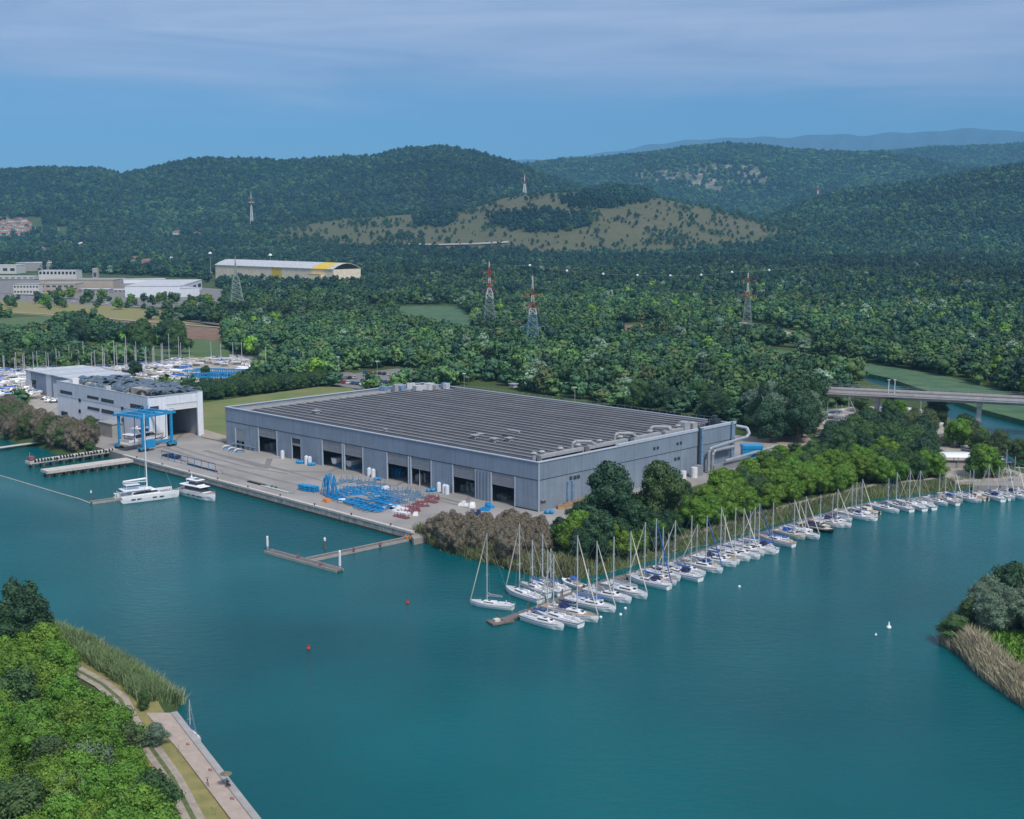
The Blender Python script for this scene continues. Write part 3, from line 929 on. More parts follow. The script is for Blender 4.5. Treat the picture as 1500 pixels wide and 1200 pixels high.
# explicit groves: (name, ground polygon in survey pixels, spacing m, height range, kinds, label, group)
GROVES = [
    ('broadleaf_tree', [(845, 775), (880, 762), (1000, 738), (1015, 792), (940, 816), (850, 832), (822, 808), (815, 790)], 6.0, (5.5, 10), ['dark', 'mid', 'bright'],
     'dark tree in the clump at the near hall corner', 'dark trees at the near corner of the hall'),
    ('broadleaf_tree', [(1010, 750), (1060, 730), (1130, 697), (1200, 678), (1290, 676), (1300, 700), (1262, 712), (1180, 732), (1100, 754), (1018, 784)], 5.0, (5.5, 11), ['bright', 'bright', 'bright', 'mid'],
     'bright green tree in the belt behind the sailboats', 'bright green trees behind the long pontoon'),
    ('broadleaf_tree', [(1290, 682), (1372, 690), (1378, 700), (1330, 708), (1282, 714), (1275, 700)], 5.6, (7, 10), ['bright', 'mid'],
     'light green tree near the white marina canopy', 'light green trees by the marina canopy'),
    ('broadleaf_tree', [(1205, 664), (1290, 648), (1362, 655), (1372, 688), (1290, 680), (1200, 686)], 6.5, (10, 14), ['dark', 'mid', 'dark'],
     'darker green tree behind the bright belt', 'darker trees behind the bright belt'),
    ('broadleaf_tree', [(1112, 625), (1190, 612), (1200, 640), (1180, 652), (1118, 655)], 8.5, (17, 22), ['dark', 'poplar', 'dark', 'silver'],
     'dark tree beyond the right end of the hall', 'tall trees beyond the right end of the hall'),
    ('marina_tree', [(1245, 640), (1290, 630), (1350, 628), (1370, 640), (1350, 652), (1250, 655)], 8, (7, 11), ['olive', 'dark', 'mid'],
     'tree between boats ashore in the marina yard', 'trees in the small marina yard'),
    ('broadleaf_tree', [(-80, 970), (45, 965), (74, 992), (124, 1040), (160, 1100), (194, 1145), (238, 1205), (255, 1262), (200, 1400), (-80, 1400)], 6.0, (7.5, 11), ['bright', 'bright', 'bright', 'bright', 'mid', 'bright'],
     'green tree in the wood on the near bank', 'green trees on the near left bank'),
    ('willow_tree', [(1418, 905), (1470, 880), (1530, 868), (2300, 850), (2300, 900), (1650, 935), (1500, 940), (1440, 935)], 5.2, (7.5, 10.5), ['silver'],
     'silver green willow on the headland', 'silver willows on the right headland'),
    ('tamarisk_bush', [(618, 778), (680, 780), (790, 784), (800, 812), (775, 822), (700, 806), (640, 792)], 4.6, (6.0, 8.0), ['tama'],
     'grey brown tamarisk bush below the grey hall', 'tamarisk bushes below the hall'),
    ('tamarisk_bush', [(-60, 612), (20, 608), (70, 632), (140, 645), (140, 658), (80, 658), (30, 642), (-60, 634)], 5.0, (7.5, 10), ['tama', 'tama', 'olive'],
     'grey brown tamarisk bush beside the white workshop', 'tamarisk bushes left of the workshop'),
    ('hedge_tree', [(288, 577), (480, 557), (492, 566), (300, 588)], 4.2, (6.5, 8), ['dark', 'mid'],
     'dark tree of the hedge behind the lawn', 'trees of the hedge row behind the lawn'),
    ('field_tree', [(110, 500), (300, 512), (300, 528), (100, 518)], 30, (16, 22), ['dark', 'poplar', 'mid'],
     'dark tree standing behind the boatyard masts', 'tall trees behind the boatyard'),
    ('field_tree', [(-40, 520), (110, 522), (230, 524), (200, 528), (60, 545), (-40, 546)], 9, (7, 10), ['fmid', 'fdark'],
     'green tree just behind the boatyard', 'trees just behind the boatyard'),
    ('estate_tree', [(60, 434), (330, 444), (330, 462), (-40, 452)], 30, (7, 15), ['fdark', 'fmid', 'fbright'],
     'tree between the buildings of the industrial estate', 'trees of the industrial estate'),
    ('quay_tree', [(1395, 655), (1420, 650), (1500, 672), (1500, 688), (1460, 680)], 8, (8, 12), ['mid', 'olive', 'bright'],
     'green tree beside the river quay boats', 'trees along the river quay'),
    ('broadleaf_tree', [(1415, 700), (1462, 694), (1468, 703), (1420, 708)], 7, (8, 10), ['bright', 'mid'],
     'rounded bright tree by the marina yard', 'rounded trees by the marina yard'),
]
SINGLES = [   # px, py of the foot, height, width factor, kind, name, label, pale
    (890, 786, 21, 0.95, 'dark', 'broadleaf_tree', 'tallest dark green tree in front of the hall corner'),
    (966, 776, 20, 0.9, 'mid', 'broadleaf_tree', 'tall rounded green tree right of the tallest dark one'),
    (846, 806, 11, 1.1, 'bright', 'broadleaf_tree', 'small bright green tree at the left edge of the dark clump'),
    (930, 796, 12, 1.1, 'dark', 'broadleaf_tree', 'dark tree between the two tallest trees by the hall'),
    (878, 812, 12, 1.1, 'dark', 'broadleaf_tree', 'low dark tree overhanging the bank behind the first sailboats'),
    (1155, 640, 23, 1.15, 'dark', 'broadleaf_tree', 'huge dark tree beyond the right end of the hall'),
    (22, 968, 16, 1.0, 'poplar', 'poplar_tree', 'tall slender poplar at the left end of the near bank'),
    (45, 972, 15.5, 1.1, 'poplar', 'poplar_tree', 'forked poplar next to the reeds on the near bank'),
    (64, 976, 14, 1.0, 'poplar', 'poplar_tree', 'smaller poplar closest to the track on the near bank'),
    (3, 975, 13, 1.1, 'dark', 'broadleaf_tree', 'dark tree at the picture edge beside the poplars'),
    (130, 1170, 9.5, 1.15, 'silver', 'olive_tree', 'grey green bushy tree among the bright ones on the near bank'),
    (90, 1215, 9, 1.2, 'silver', 'olive_tree', 'silvery tree low in the wood of the near bank'),
    (175, 1135, 9, 1.15, 'olive', 'olive_tree', 'olive coloured tree at the edge of the dirt track'),
    (228, 1092, 4.2, 1.35, 'silver', 'olive_bush', 'grey green bush between the track and the promenade'),
    (212, 1040, 4.0, .8, 'mid', 'young_tree', 'thin young tree on the verge at the head of the promenade'),
    (185, 1058, 3.0, .9, 'olive', 'small_bush', 'little round bush beside the dirt track'),
    (1480, 900, 12, 1.0, 'dark', 'broadleaf_tree', 'dark tree behind the willows on the right headland'),
    (1398, 930, 5.0, 1.7, 'mid', 'shore_bush', 'dark green bush on the tip of the right headland'),
    (1420, 918, 6.0, 1.5, 'mid', 'shore_bush', 'green bush just behind the tip of the right headland'),
    (1440, 700, 12, 1.15, 'bright', 'broadleaf_tree', 'lone bright rounded tree on the pale marina bank'),
    (132, 660, 5, 1.2, 'mid', 'shore_bush', 'green bush beside the root of the boat lift piers'),
    (198, 552, 9, 1.3, 'dark', 'yard_tree', 'dark tree between the boats behind the workshop roof'),
    (302, 556, 8, 1.0, 'mid', 'yard_tree', 'small tree in front of the blue racks in the boatyard'),
    (36, 590, 5, 1.3, 'bright', 'yard_bush', 'bright green bush beside the motorboats ashore'),
    (1275, 650, 12, 1.3, 'dark', 'marina_tree', 'dark tree in the middle of the small marina yard'),
    (1335, 645, 12, 1.2, 'olive', 'marina_tree', 'olive green tree beside the pale yard of the small marina'),
    (1352, 690, 12, 1.2, 'dark', 'broadleaf_tree', 'dark tree left of the marina canopy'),
    (1318, 610, 8, 1.0, 'bright', 'marina_tree', 'small bright tree in front of the bridge'),
    (1262, 604, 9, 1.2, 'mid', 'marina_tree', 'green tree under the left end of the bridge'),
    (1412, 645, 11, 1.3, 'dark', 'quay_tree', 'dark rounded tree left of the bridge pier'),
    (1302, 622, 11, 1.1, 'mid', 'marina_tree', 'green tree screening the bridge pier at the small marina'),
    (1372, 622, 12, 1.2, 'olive', 'marina_tree', 'olive tree in front of the bridge by the pale yard'),
    (1120, 692, 8, 1.2, 'bright', 'broadleaf_tree', 'bright tree against the silver pipes of the hall'),
    (1142, 684, 8, 1.2, 'bright', 'broadleaf_tree', 'bright tree beside the blue container'),
    (1165, 676, 7, 1.2, 'mid', 'broadleaf_tree', 'low green tree behind the belt near the upturned dinghies'),
    (1060, 716, 7, 1.1, 'mid', 'broadleaf_tree', 'green tree close to the flank of the hall'),
    (38, 1000, 8, 1.2, 'bright', 'broadleaf_tree', 'bright bushy tree in front of the poplars'),
]
def adj(h, hr, wf_, rank):
    t = (h - hr[0]) / max(.1, hr[1] - hr[0])
    return ('low ' if t < .33 else ('medium sized ' if t < .66 else 'tall ')) + ('slim ' if wf_ < 1.0 else 'broad ') , (' front row' if rank < .33 else (' middle row' if rank < .66 else ' back row'))
rT = np.random.RandomState(11)
def world_bbox(poly):
    xs = [p[0] for p in poly]; ys = [p[1] for p in poly]
    return min(xs), max(xs), min(ys), max(ys)
TREES = []    # x, y, z, h, wf, kind, source
for gi, (nm, poly, sp, hr, kinds, lab, grp) in enumerate(GROVES):
    wp = W(poly, 2.0)
    x0, x1, y0, y1 = world_bbox(wp)
    nx, ny = int((x1 - x0) / sp) + 2, int((y1 - y0) / sp) + 2
    gx, gy = np.meshgrid(np.arange(nx), np.arange(ny))
    gx = x0 + (gx + 0.5 * (gy % 2)) * sp + rT.uniform(-.32, .32, gx.shape) * sp
    gy = y0 + gy * sp + rT.uniform(-.32, .32, gy.shape) * sp
    gx, gy = gx.ravel(), gy.ravel()
    k = inpoly(gx, gy, wp)
    for w_ in WATERS: k &= ~inpoly(gx, gy, w_)
    for x, y in zip(gx[k], gy[k]):
        TREES.append((x, y, rT.uniform(*hr), rT.uniform(.9, 1.15), kinds[rT.randint(len(kinds))], gi))
SING = []
for i, (px, py, h, wf_, kind, nm, lab) in enumerate(SINGLES):
    g = G(px, py, 2.0)
    SING.append((g.x, g.y, h, wf_, kind, nm, lab))

# the general wood over plain and hills
GROVEW = [W(g[1], 2.0) for g in GROVES]
pts = []
d = 330.0
while d < 11500:
    sp = 9.6 if d < 900 else min(24.0, 9.6 + (d - 900) * 0.0025)
    half = 0.50 * d + 40
    n = int(2 * half / sp)
    xs = -half + (np.arange(n) + rT.uniform(-.42, .42, n)) * sp
    ys = d + rT.uniform(-.5, .5, n) * sp
    pts.append(np.stack([xs, ys, np.full(n, sp)], 1))
    d += sp * 0.92
FP = np.concatenate(pts)
FZ = height(FP[:, 0], FP[:, 1])
fpx, fpy = PXv(FP[:, 0], FP[:, 1], FZ)
keep = (FZ > 1.0)
gpx, gpy = fpx, fpy
for nme, poly in CLEAR.items():
    keep &= ~(inpoly(gpx, gpy, poly) & (FP[:, 1] < 2600))
for w_ in GROVEW:
    keep &= ~inpoly(FP[:, 0], FP[:, 1], w_)
# keep trees off the open land in front (everything nearer than the halls belongs to the groves)
front = [(-400, 590), (60, 600), (345, 650), (700, 560), (1140, 640), (1200, 600), (1250, 590), (1400, 600), (1600, 640), (1900, 1400), (-400, 1400)]
keep &= ~inpoly(gpx, gpy, front)
def shareF(polys):
    f = np.zeros(len(FP))
    for ox, oy in [(0, 0), (18, 3), (-18, -3), (10, -5), (-10, 5), (30, 0), (-30, 0), (0, 8)]:
        jx = fpx + ox + 16 * wavy(FP[:, 0], FP[:, 1], 150); jy = fpy + oy + 5 * wavy(FP[:, 1], FP[:, 0], 110)
        for p in polys: f += inpoly(jx, jy, p) / 8.0
    return np.clip(f, 0, 1) * ((FP[:, 1] > 2300) & (FP[:, 1] < 3900))
dryf = shareF(DRY); darkf = shareF(DARKW)
dryt = dryf > .3; darkt = darkf > .45
rockt = np.zeros(len(FP), bool)
for p in ROCK: rockt |= inpoly(fpx, fpy, p) & (FP[:, 1] > 4500)
u = rT.uniform(0, 1, len(FP))
clump = wavy(FP[:, 0] * 1.0, FP[:, 1] * 1.0, 90)
keep &= ~(~darkt & (u > 1 - dryf * (1 - np.clip(0.10 + 0.75 * (clump > 0.34) + .5 * (wavy(FP[:, 1], FP[:, 0], 35) > .2), 0, 1))))
keep &= ~(rockt & (u > 0.35))
keep &= ~((wavy(FP[:, 0] * .8, FP[:, 1] * 1.3, 55) > .62) & (FP[:, 1] < 2300))
for (px, py, dd) in [(60, 322, 60), (40, 342, 60)]:
    pass
# town on the left slope: thin the wood so houses show
town = [(-60, 318), (62, 318), (66, 330), (66, 352), (-60, 358)]
town2 = [(40, 356), (150, 356), (150, 374), (40, 384)]
town3 = [(82, 332), (102, 332), (102, 350), (82, 350)]
town4 = [(182, 380), (265, 380), (265, 398), (182, 398)]
town5 = [(236, 342), (306, 342), (306, 356), (236, 356)]
for tw, uu in ((town, .06), (town2, .2), (town3, .05), (town4, .12), (town5, .3)):
    keep &= ~(inpoly(fpx, fpy, tw) & (u > uu))
# drop what the hills hide
ab = np.linspace(-0.56, 0.56, 320); db = np.exp(np.linspace(math.log(320), math.log(12000), 260))
AA, DD = np.meshgrid(ab, db)
TZ = height((AA * DD).ravel(), DD.ravel(), sea=False).reshape(AA.shape)
_, TPY = PXv(AA * DD, DD, TZ)
RM = np.minimum.accumulate(TPY, 0)
ia = np.clip(((FP[:, 0] / FP[:, 1]) + 0.56) / 1.12 * 319, 0, 319).astype(int)
idp = np.clip((np.log(FP[:, 1]) - math.log(320)) / (math.log(12000) - math.log(320)) * 259 - 1, 0, 259).astype(int)
sp_ = FP[:, 2]
fh = np.clip(sp_ * 1.15, 8, 21) * rT.uniform(0.62, 1.35, len(FP)) * (1 + 0.18 * np.clip(clump, -1, 1))
_, topy = PXv(FP[:, 0], FP[:, 1], FZ + fh)
keep &= topy < RM[idp, ia] + 6
FP, FZ, fh, fpx, fpy, darkt, dryt, clump = [a[keep] for a in (FP, FZ, fh, fpx, fpy, darkt, dryt, clump)]
N = len(FP)
# species: dark pines on the slopes and in the dark band, mixed wood on the plain
big = wavy(FP[:, 0], FP[:, 1], 300)
u = rT.uniform(0, 1, N)
pine_p = np.where(FP[:, 1] > 2000, 0.55, np.where(FP[:, 1] > 1300, 0.30, 0.06)) + 0.25 * np.clip(big, -1, 1)
pine_p = np.where(darkt, 0.95, pine_p)
right_low = (fpx > 700) & (fpy > 395) & (fpy < 470)
kindsF = np.where(u < pine_p, 'fpine', np.where(rT.uniform(0, 1, N) < 0.52, 'fdark', 'fmid')).astype(object)
v = rT.uniform(0, 1, N)
kindsF[(v < 0.04) & (kindsF != 'fpine')] = 'folive'
kindsF[(v > 0.04) & (v < 0.075) & (kindsF != 'fpine') & (FP[:, 1] < 2300)] = 'fsilver'
kindsF[(v > 0.985) & (FP[:, 1] < 1500)] = 'fbright'
kindsF[dryt & ~darkt] = 'fdark'
fh = np.where(dryt & ~darkt, fh * rT.uniform(.22, .8, N) ** 1.0, fh)
fh = np.where(kindsF == 'fpine', fh * 1.05, fh)
wfF = np.where(dryt & ~darkt, 1.0, np.clip(sp_[keep] / 7.0 / (fh / 10) * 1.04, 0.8, 1.75))

# the 300 that show largest become things of their own
def appar(x, y, h):
    px, py = PXv(x, y, 2.0)
    inside = (px > -15) & (px < 1515) & (py < 1270)
    return h / np.hypot(x, y) * (1 if inside else 0.0)
allg = [(appar(t[0], t[1], t[2]), 0, i) for i, t in enumerate(TREES)]
near_f = np.where((FP[:, 1] < 1300))[0]
allg += [(appar(FP[i, 0], FP[i, 1], fh[i]), 1, int(i)) for i in near_f]
allg.sort(reverse=True)
IND = set((a[1], a[2]) for a in allg[:300 - len(SING)] if a[0] > 0)
SRC = {}
for i, (x, y, h, wf_, kind, nm, lab) in enumerate(SING):
    mktree(nm, kind, i, lab, 'bush' if 'bush' in nm else 'tree', None, (x, y, max(hz(x, y), 0.8) - .1), rT.uniform(0, 6.28), h, wf_, pale=(kind == 'silver'))
REST = {}
def addrest(group, kind, k, x, y, z, h, wf_, stand=0.0):
    REST.setdefault(group, []).append((x, y, z, h / 10, wf_, kind, k, stand))
zt = height(np.array([t[0] for t in TREES]), np.array([t[1] for t in TREES]))
ymin = {}; ymax = {}
for t_ in TREES:
    ymin[t_[5]] = min(ymin.get(t_[5], 1e9), t_[1]); ymax[t_[5]] = max(ymax.get(t_[5], 0), t_[1])
for i, (x, y, h, wf_, kind, gi) in enumerate(TREES):
    nm, _, _, _, _, lab, grp = GROVES[gi]
    z = max(zt[i], 0.6) - .1
    k = rT.randint(0, 3)
    if (0, i) in IND:
        a1, a2 = adj(h, GROVES[gi][3], wf_, (y - ymin[gi]) / max(1, ymax[gi] - ymin[gi]))
        mktree(nm, kind, k, a1 + lab + ',' + a2, 'bush' if 'bush' in nm else 'tree', grp, (x, y, z), rT.uniform(0, 6.28), h, wf_, pale=(kind == 'silver'))
    else:
        addrest('wood', kind, k, x, y, z, h, wf_)
FLAB = {'fdark': 'dark green tree of the wood behind the halls', 'fmid': 'mid green tree of the wood behind the halls', 'fpine': 'dark pine of the wood behind the halls',
        'folive': 'olive green tree of the wood behind the halls', 'fbright': 'bright green tree of the wood behind the halls', 'fsilver': 'silvery willow tree of the wood behind the halls'}
kk = rT.randint(0, 3, N)
def wgroup(kind):
    return FLAB.get(kind, 'broadleaf tree of the wood behind the halls').replace('tree', 'trees').replace('pine', 'pines')
def wlabel(kind, h, px, y):
    sz = 'low ' if h < 8.5 else ('medium height ' if h < 11.5 else 'tall ')
    side = 'left of the hall' if px < 330 else ('behind the left half of the hall roof' if px < 700 else ('behind the right half of the hall roof' if px < 1110 else 'beyond the hall, towards the bridge'))
    return sz + FLAB[kind].split(' of the wood')[0] + ' in the wood ' + side + (', front edge' if y < 480 else '')
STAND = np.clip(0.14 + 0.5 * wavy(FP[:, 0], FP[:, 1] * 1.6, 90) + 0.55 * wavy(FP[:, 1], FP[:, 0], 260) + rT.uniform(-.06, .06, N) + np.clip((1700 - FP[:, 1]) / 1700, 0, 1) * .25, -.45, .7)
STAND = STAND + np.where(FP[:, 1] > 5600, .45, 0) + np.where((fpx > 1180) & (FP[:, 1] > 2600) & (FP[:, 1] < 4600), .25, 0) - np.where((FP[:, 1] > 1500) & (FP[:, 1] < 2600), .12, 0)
for i in range(N):
    x, y = FP[i, 0], FP[i, 1]
    kind = kindsF[i]
    if (1, i) in IND:
        hk = {'fdark': 'dark', 'fmid': 'mid', 'fpine': 'dark', 'folive': 'olive', 'fbright': 'bright', 'fsilver': 'silver'}[kind] if y < 560 else kind
        mktree('woodland_tree', hk, kk[i], wlabel(kind, fh[i], fpx[i], y), 'tree', wgroup(kind), (x, y, FZ[i] - .2), rT.uniform(0, 6.28), fh[i], wfF[i])
    else:
        grp = 'near_wood' if y < 1300 else ('plain_wood' if y < 2300 else 'hill_wood')
        addrest(grp, kind, int(kk[i]), x, y, FZ[i] - .2, fh[i], wfF[i], STAND[i])
# every crown mesh in use needs one standing tree to be read from
def crown_holder(kind, k):
    me = CR[kind][k % len(CR[kind])]
    for o in bpy.data.objects:
        if o.data == me: return o
    return None
HOLD = {}
for o in bpy.data.objects:
    if o.type == 'MESH' and o.name.startswith('crown') and o.data not in HOLD:
        HOLD[o.data] = o
xx = 0
for kind, ms in CR.items():
    for k, me in enumerate(ms):
        if me not in HOLD:
            # plant it on the plain beyond the halls
            far = not kind in ('dark', 'mid', 'bright', 'olive', 'silver', 'tama', 'poplar')
            g = G(500 + 22 * xx, 505 - (xx % 3) * 6, 2.0); xx += 1
            t = mktree('woodland_tree', kind, k, FLAB.get(kind, 'broadleaf tree of the wood behind the halls'), 'tree', wgroup(kind), (g.x, g.y, 2.0), 1.0, 9, 1.0)
            HOLD[me] = [c for c in bpy.data.objects if c.data == me][0]
def scatter(name, rows, label):
    ms = []; idx = []
    for r_ in rows:
        me = CR[r_[5]][r_[6] % len(CR[r_[5]])]
        if me not in ms: ms.append(me)
        idx.append(ms.index(me))
    me = bpy.data.meshes.new(name)
    me.vertices.add(len(rows))
    me.vertices.foreach_set('co', np.array([r_[:3] for r_ in rows], np.float32).ravel())
    a = me.attributes.new('idx', 'INT', 'POINT'); a.data.foreach_set('value', np.array(idx, np.int32))
    a = me.attributes.new('scl', 'FLOAT_VECTOR', 'POINT'); a.data.foreach_set('vector', np.array([(r_[3] * r_[4], r_[3] * r_[4], r_[3]) for r_ in rows], np.float32).ravel())
    a = me.attributes.new('rot', 'FLOAT_VECTOR', 'POINT'); rr_ = np.zeros((len(rows), 3), np.float32); rr_[:, 2] = rT.uniform(0, 6.28, len(rows)); a.data.foreach_set('vector', rr_.ravel())
    a = me.attributes.new('stand', 'FLOAT', 'POINT'); a.data.foreach_set('value', np.array([r_[7] for r_ in rows], np.float32))
    ng = bpy.data.node_groups.new(name, 'GeometryNodeTree')
    ng.interface.new_socket('Geometry', in_out='INPUT', socket_type='NodeSocketGeometry')
    ng.interface.new_socket('Geometry', in_out='OUTPUT', socket_type='NodeSocketGeometry')
    gi = ng.nodes.new('NodeGroupInput'); go = ng.nodes.new('NodeGroupOutput')
    iop = ng.nodes.new('GeometryNodeInstanceOnPoints')
    jn = ng.nodes.new('GeometryNodeJoinGeometry')
    for m_ in reversed(ms):
        oi = ng.nodes.new('GeometryNodeObjectInfo'); oi.inputs['Object'].default_value = HOLD[m_]
        oi.transform_space = 'ORIGINAL'
        gti = ng.nodes.new('GeometryNodeGeometryToInstance')
        ng.links.new(oi.outputs['Geometry'], gti.inputs[0]); ng.links.new(gti.outputs[0], jn.inputs[0])
    def attr(nm_, ty):
        q = ng.nodes.new('GeometryNodeInputNamedAttribute'); q.data_type = ty; q.inputs['Name'].default_value = nm_
        return [s for s in q.outputs if s.enabled and s.name == 'Attribute'][0]
    iop.inputs['Pick Instance'].default_value = True
    ng.links.new(gi.outputs[0], iop.inputs['Points'])
    ng.links.new(jn.outputs[0], iop.inputs['Instance'])
    ng.links.new(attr('idx', 'INT'), iop.inputs['Instance Index'])
    ng.links.new(attr('scl', 'FLOAT_VECTOR'), iop.inputs['Scale'])
    rs = iop.inputs['Rotation']
    ng.links.new(attr('rot', 'FLOAT_VECTOR'), rs)
    ng.links.new(iop.outputs[0], go.inputs[0])
    o = link(bpy.data.objects.new(name, me))
    md = o.modifiers.new('scatter', 'NODES'); md.node_group = ng
    tag(o, label, 'wood', None, 'stuff')
    return o
for grp, lab in (('wood', 'trees beyond the picture edges and among the groves'), ('near_wood', 'dense green wood beyond the halls'),
                 ('plain_wood', 'dark wood filling the plain below the hills'), ('hill_wood', 'dark forest covering the hills')):
    if grp in REST: scatter(grp, REST[grp], lab)
print('trees', N, {k: len(v) for k, v in REST.items()}, 'individual', len(IND) + len(SING))

# reeds and grass blades
def blades(name, areas, label, m, h=(1.6, 2.6), w=0.065, seed=1, lean=.33, z0=None):
    r = np.random.RandomState(seed)
    P = []
    for poly, dens in areas:
        x0, x1, y0, y1 = world_bbox(poly)
        n = int((x1 - x0) * (y1 - y0) * dens)
        x = r.uniform(x0, x1, n); y = r.uniform(y0, y1, n)
        k = inpoly(x, y, poly)
        P.append(np.stack([x[k], y[k]], 1))
    P = np.concatenate(P); n = len(P)
    z = np.maximum(height(P[:, 0], P[:, 1]), -0.3)
    hh = r.uniform(*h, n) * (1 + .25 * wavy(P[:, 0], P[:, 1], 6))
    a = r.uniform(0, 6.28, n); l = r.randn(n, 2) * lean * hh[:, None]
    ww = w * r.uniform(.6, 1.4, n)
    B = np.stack([P[:, 0], P[:, 1], z - .1], 1)
    S = np.stack([np.cos(a) * ww, np.sin(a) * ww, np.zeros(n)], 1)
    M_ = B + np.stack([l[:, 0] * .35, l[:, 1] * .35, hh * .6], 1)
    T = B + np.stack([l[:, 0], l[:, 1], hh], 1)
    V = np.stack([B - S, B + S, M_ + S * 1.2, T, M_ - S * 1.2], 1).reshape(-1, 3)
    i = np.arange(n)[:, None] * 5
    Q = np.concatenate([i + np.array([[0, 1, 2, 4]])])
    t = np.repeat(np.clip(r.uniform(.2, .8, n) + .3 * wavy(P[:, 0], P[:, 1], 5), 0, 1), 5)
    Q3 = i + np.array([[4, 2, 3, 3]])
    me = bpy.data.meshes.new(name)
    me.vertices.add(len(V)); me.vertices.foreach_set('co', V.astype(np.float32).ravel())
    loops = np.concatenate([Q, Q3[:, :3]], 1).ravel()
    me.loops.add(len(loops)); me.loops.foreach_set('vertex_index', loops.astype(np.int32))
    me.polygons.add(2 * n)
    st = (np.arange(n)[:, None] * 7 + np.array([[0, 4]])).ravel()
    me.polygons.foreach_set('loop_start', st.astype(np.int32))
    me.materials.append(m); me.update(calc_edges=True)
    at = me.attributes.new('tint', 'FLOAT', 'POINT'); at.data.foreach_set('value', t.astype(np.float32))
    o = link(bpy.data.objects.new(name, me))
    return tag(o, label, 'reeds', None, 'stuff')
def band(pts, w0, w1):
    """polygon strip of world points from w0 to w1 metres left of the line"""
    A, B = [], []
    P = [Vector(p[:2]) for p in pts]
    for i, p in enumerate(P):
        d = (P[min(i + 1, len(P) - 1)] - P[max(i - 1, 0)]).normalized(); nn = Vector((-d.y, d.x))
        A.append(tuple(p + nn * w0)); B.append(tuple(p + nn * w1))
    return A + B[::-1]
m_rmix = leafmat('reed_mixed', (0.17, 0.19, 0.09), vv=0.1, tint=.45)
blades('reeds', [(band(W([(608, 787), (625, 794), (650, 804), (720, 825), (790, 845), (850, 849)]), 7, -.8), 14)], 'tall green and straw reeds on the bank below the tamarisks', m_rmix, (2.2, 3.4), seed=2)
blades('reeds', [(band(W([(850, 849), (905, 835), (1000, 808), (1100, 779), (1180, 756), (1280, 731), (1400, 718), (1500, 709)]), 6, -.4), 6)], 'low reeds along the bank behind the sailboats', m_rmix, (.9, 1.7), seed=3)
blades('reeds', [(band(W([(60, 922), (90, 929), (130, 947), (165, 968), (200, 988), (232, 1009), (262, 1035)]), .8, -7), 20)], 'green reeds fringing the near left bank', lf['reed'], (1.8, 3.0), seed=4)
blades('reeds', [(band(W([(80, 925), (130, 946), (165, 967), (200, 987), (232, 1008), (262, 1034)]), 1.2, -.8), 12)], 'straw coloured reed edge of the near left bank', lf['reedpale'], (1.6, 2.6), seed=5)
hl = W([(1376, 942), (1404, 956), (1442, 994), (1500, 1035), (1620, 1121)])
blades('reeds', [(band(hl, -.6, 4.5), 20)], 'straw coloured reeds fringing the right headland', lf['reedpale'], (2.4, 3.6), seed=6)
blades('undergrowth', [(W([(1410, 925), (1440, 935), (1530, 930), (1700, 930), (2250, 905), (2250, 1330), (1900, 1220), (1700, 1110), (1560, 1050), (1490, 1010), (1445, 975), (1405, 945)], 1.5), 7)], 'green undergrowth on the right headland', lf['bright'], (.9, 1.9), w=.2, seed=7, lean=.5)
blades('undergrowth', [(band(TRACK, 3.0, 9), 1.0)], 'dry grass tufts beside the dirt track', m_rmix, (.25, .6), w=.06, seed=8, lean=.5)
blades('undergrowth', [(W([(620, 778), (700, 785), (800, 790), (850, 800), (850, 832), (790, 838), (700, 815), (640, 798)], 1.5), 3)], 'rough green undergrowth beneath the tamarisks', lf['olive'], (.7, 1.5), w=.2, seed=9, lean=.5)
# ================================================================== the grey hall
class Frame:
    """local axes on the ground: x along U, y along V"""
    def __init__(s, o, ang):
        s.o = Vector((o[0], o[1], 0)); s.a = ang
        s.U = Vector((math.cos(ang), math.sin(ang), 0)); s.V = Vector((-math.sin(ang), math.cos(ang), 0))
    def w(s, x, y, z=0): return s.o + s.U * x + s.V * y + Vector((0, 0, z))
    def l(s, p):
        d = Vector((p[0], p[1], 0)) - s.o
        return d.dot(s.U), d.dot(s.V)
    def xat(s, px, y, z):     # local x where column px meets the line y = const at height z
        lo, hi = -300, 500
        f = lambda x: PXv(*s.w(x, y, z))[0] - px
        a, b = f(lo), f(hi)
        for _ in range(60):
            m_ = (lo + hi) / 2
            if (f(m_) > 0) == (a > 0): lo = m_
            else: hi = m_
        return lo
    def yat(s, px, x, z):
        lo, hi = -5, 400
        f = lambda y: PXv(*s.w(x, y, z))[0] - px
        a = f(lo)
        for _ in range(60):
            m_ = (lo + hi) / 2
            if (f(m_) > 0) == (a > 0): lo = m_
            else: hi = m_
        return lo
B_ = G(789, 750, QZ); A_ = G(332, 652, QZ)
dAB = (A_ - B_)
angH = math.atan2(dAB.y, dAB.x) - R(90)
HF = Frame(B_, angH)
LH = dAB.length
WH = 99.0
ZT = 17.0 - QZ          # parapet height above the apron
ZS = 9.2                # seam between the upper and lower cladding
hall = thing('production_hall', 'huge low grey-blue hall with dark ribbed roof and open loading bays', 'hall', (B_.x, B_.y, QZ), angH)
def hp(name, mb, mats): return mb.build(name, mats, hall)
bays = [(345, 358.7, 'd'), (378.7, 406.7, 's'), (428, 441, 'w'), (472, 502.5, 's'), (504.3, 532.5, 's'), (566.7, 599.3, 's'), (601.5, 632.5, 's'), (662.7, 697.5, 's'), (698, 719, 'r'), (719, 755, 's')]
seg = []
for p1, p2, k in bays:
    y2, y1 = HF.yat(p1, 0, QZ), HF.yat(p2, 0, QZ)
    seg.append((min(y1, y2), max(y1, y2), k))
seg.sort()
T_ = 0.35
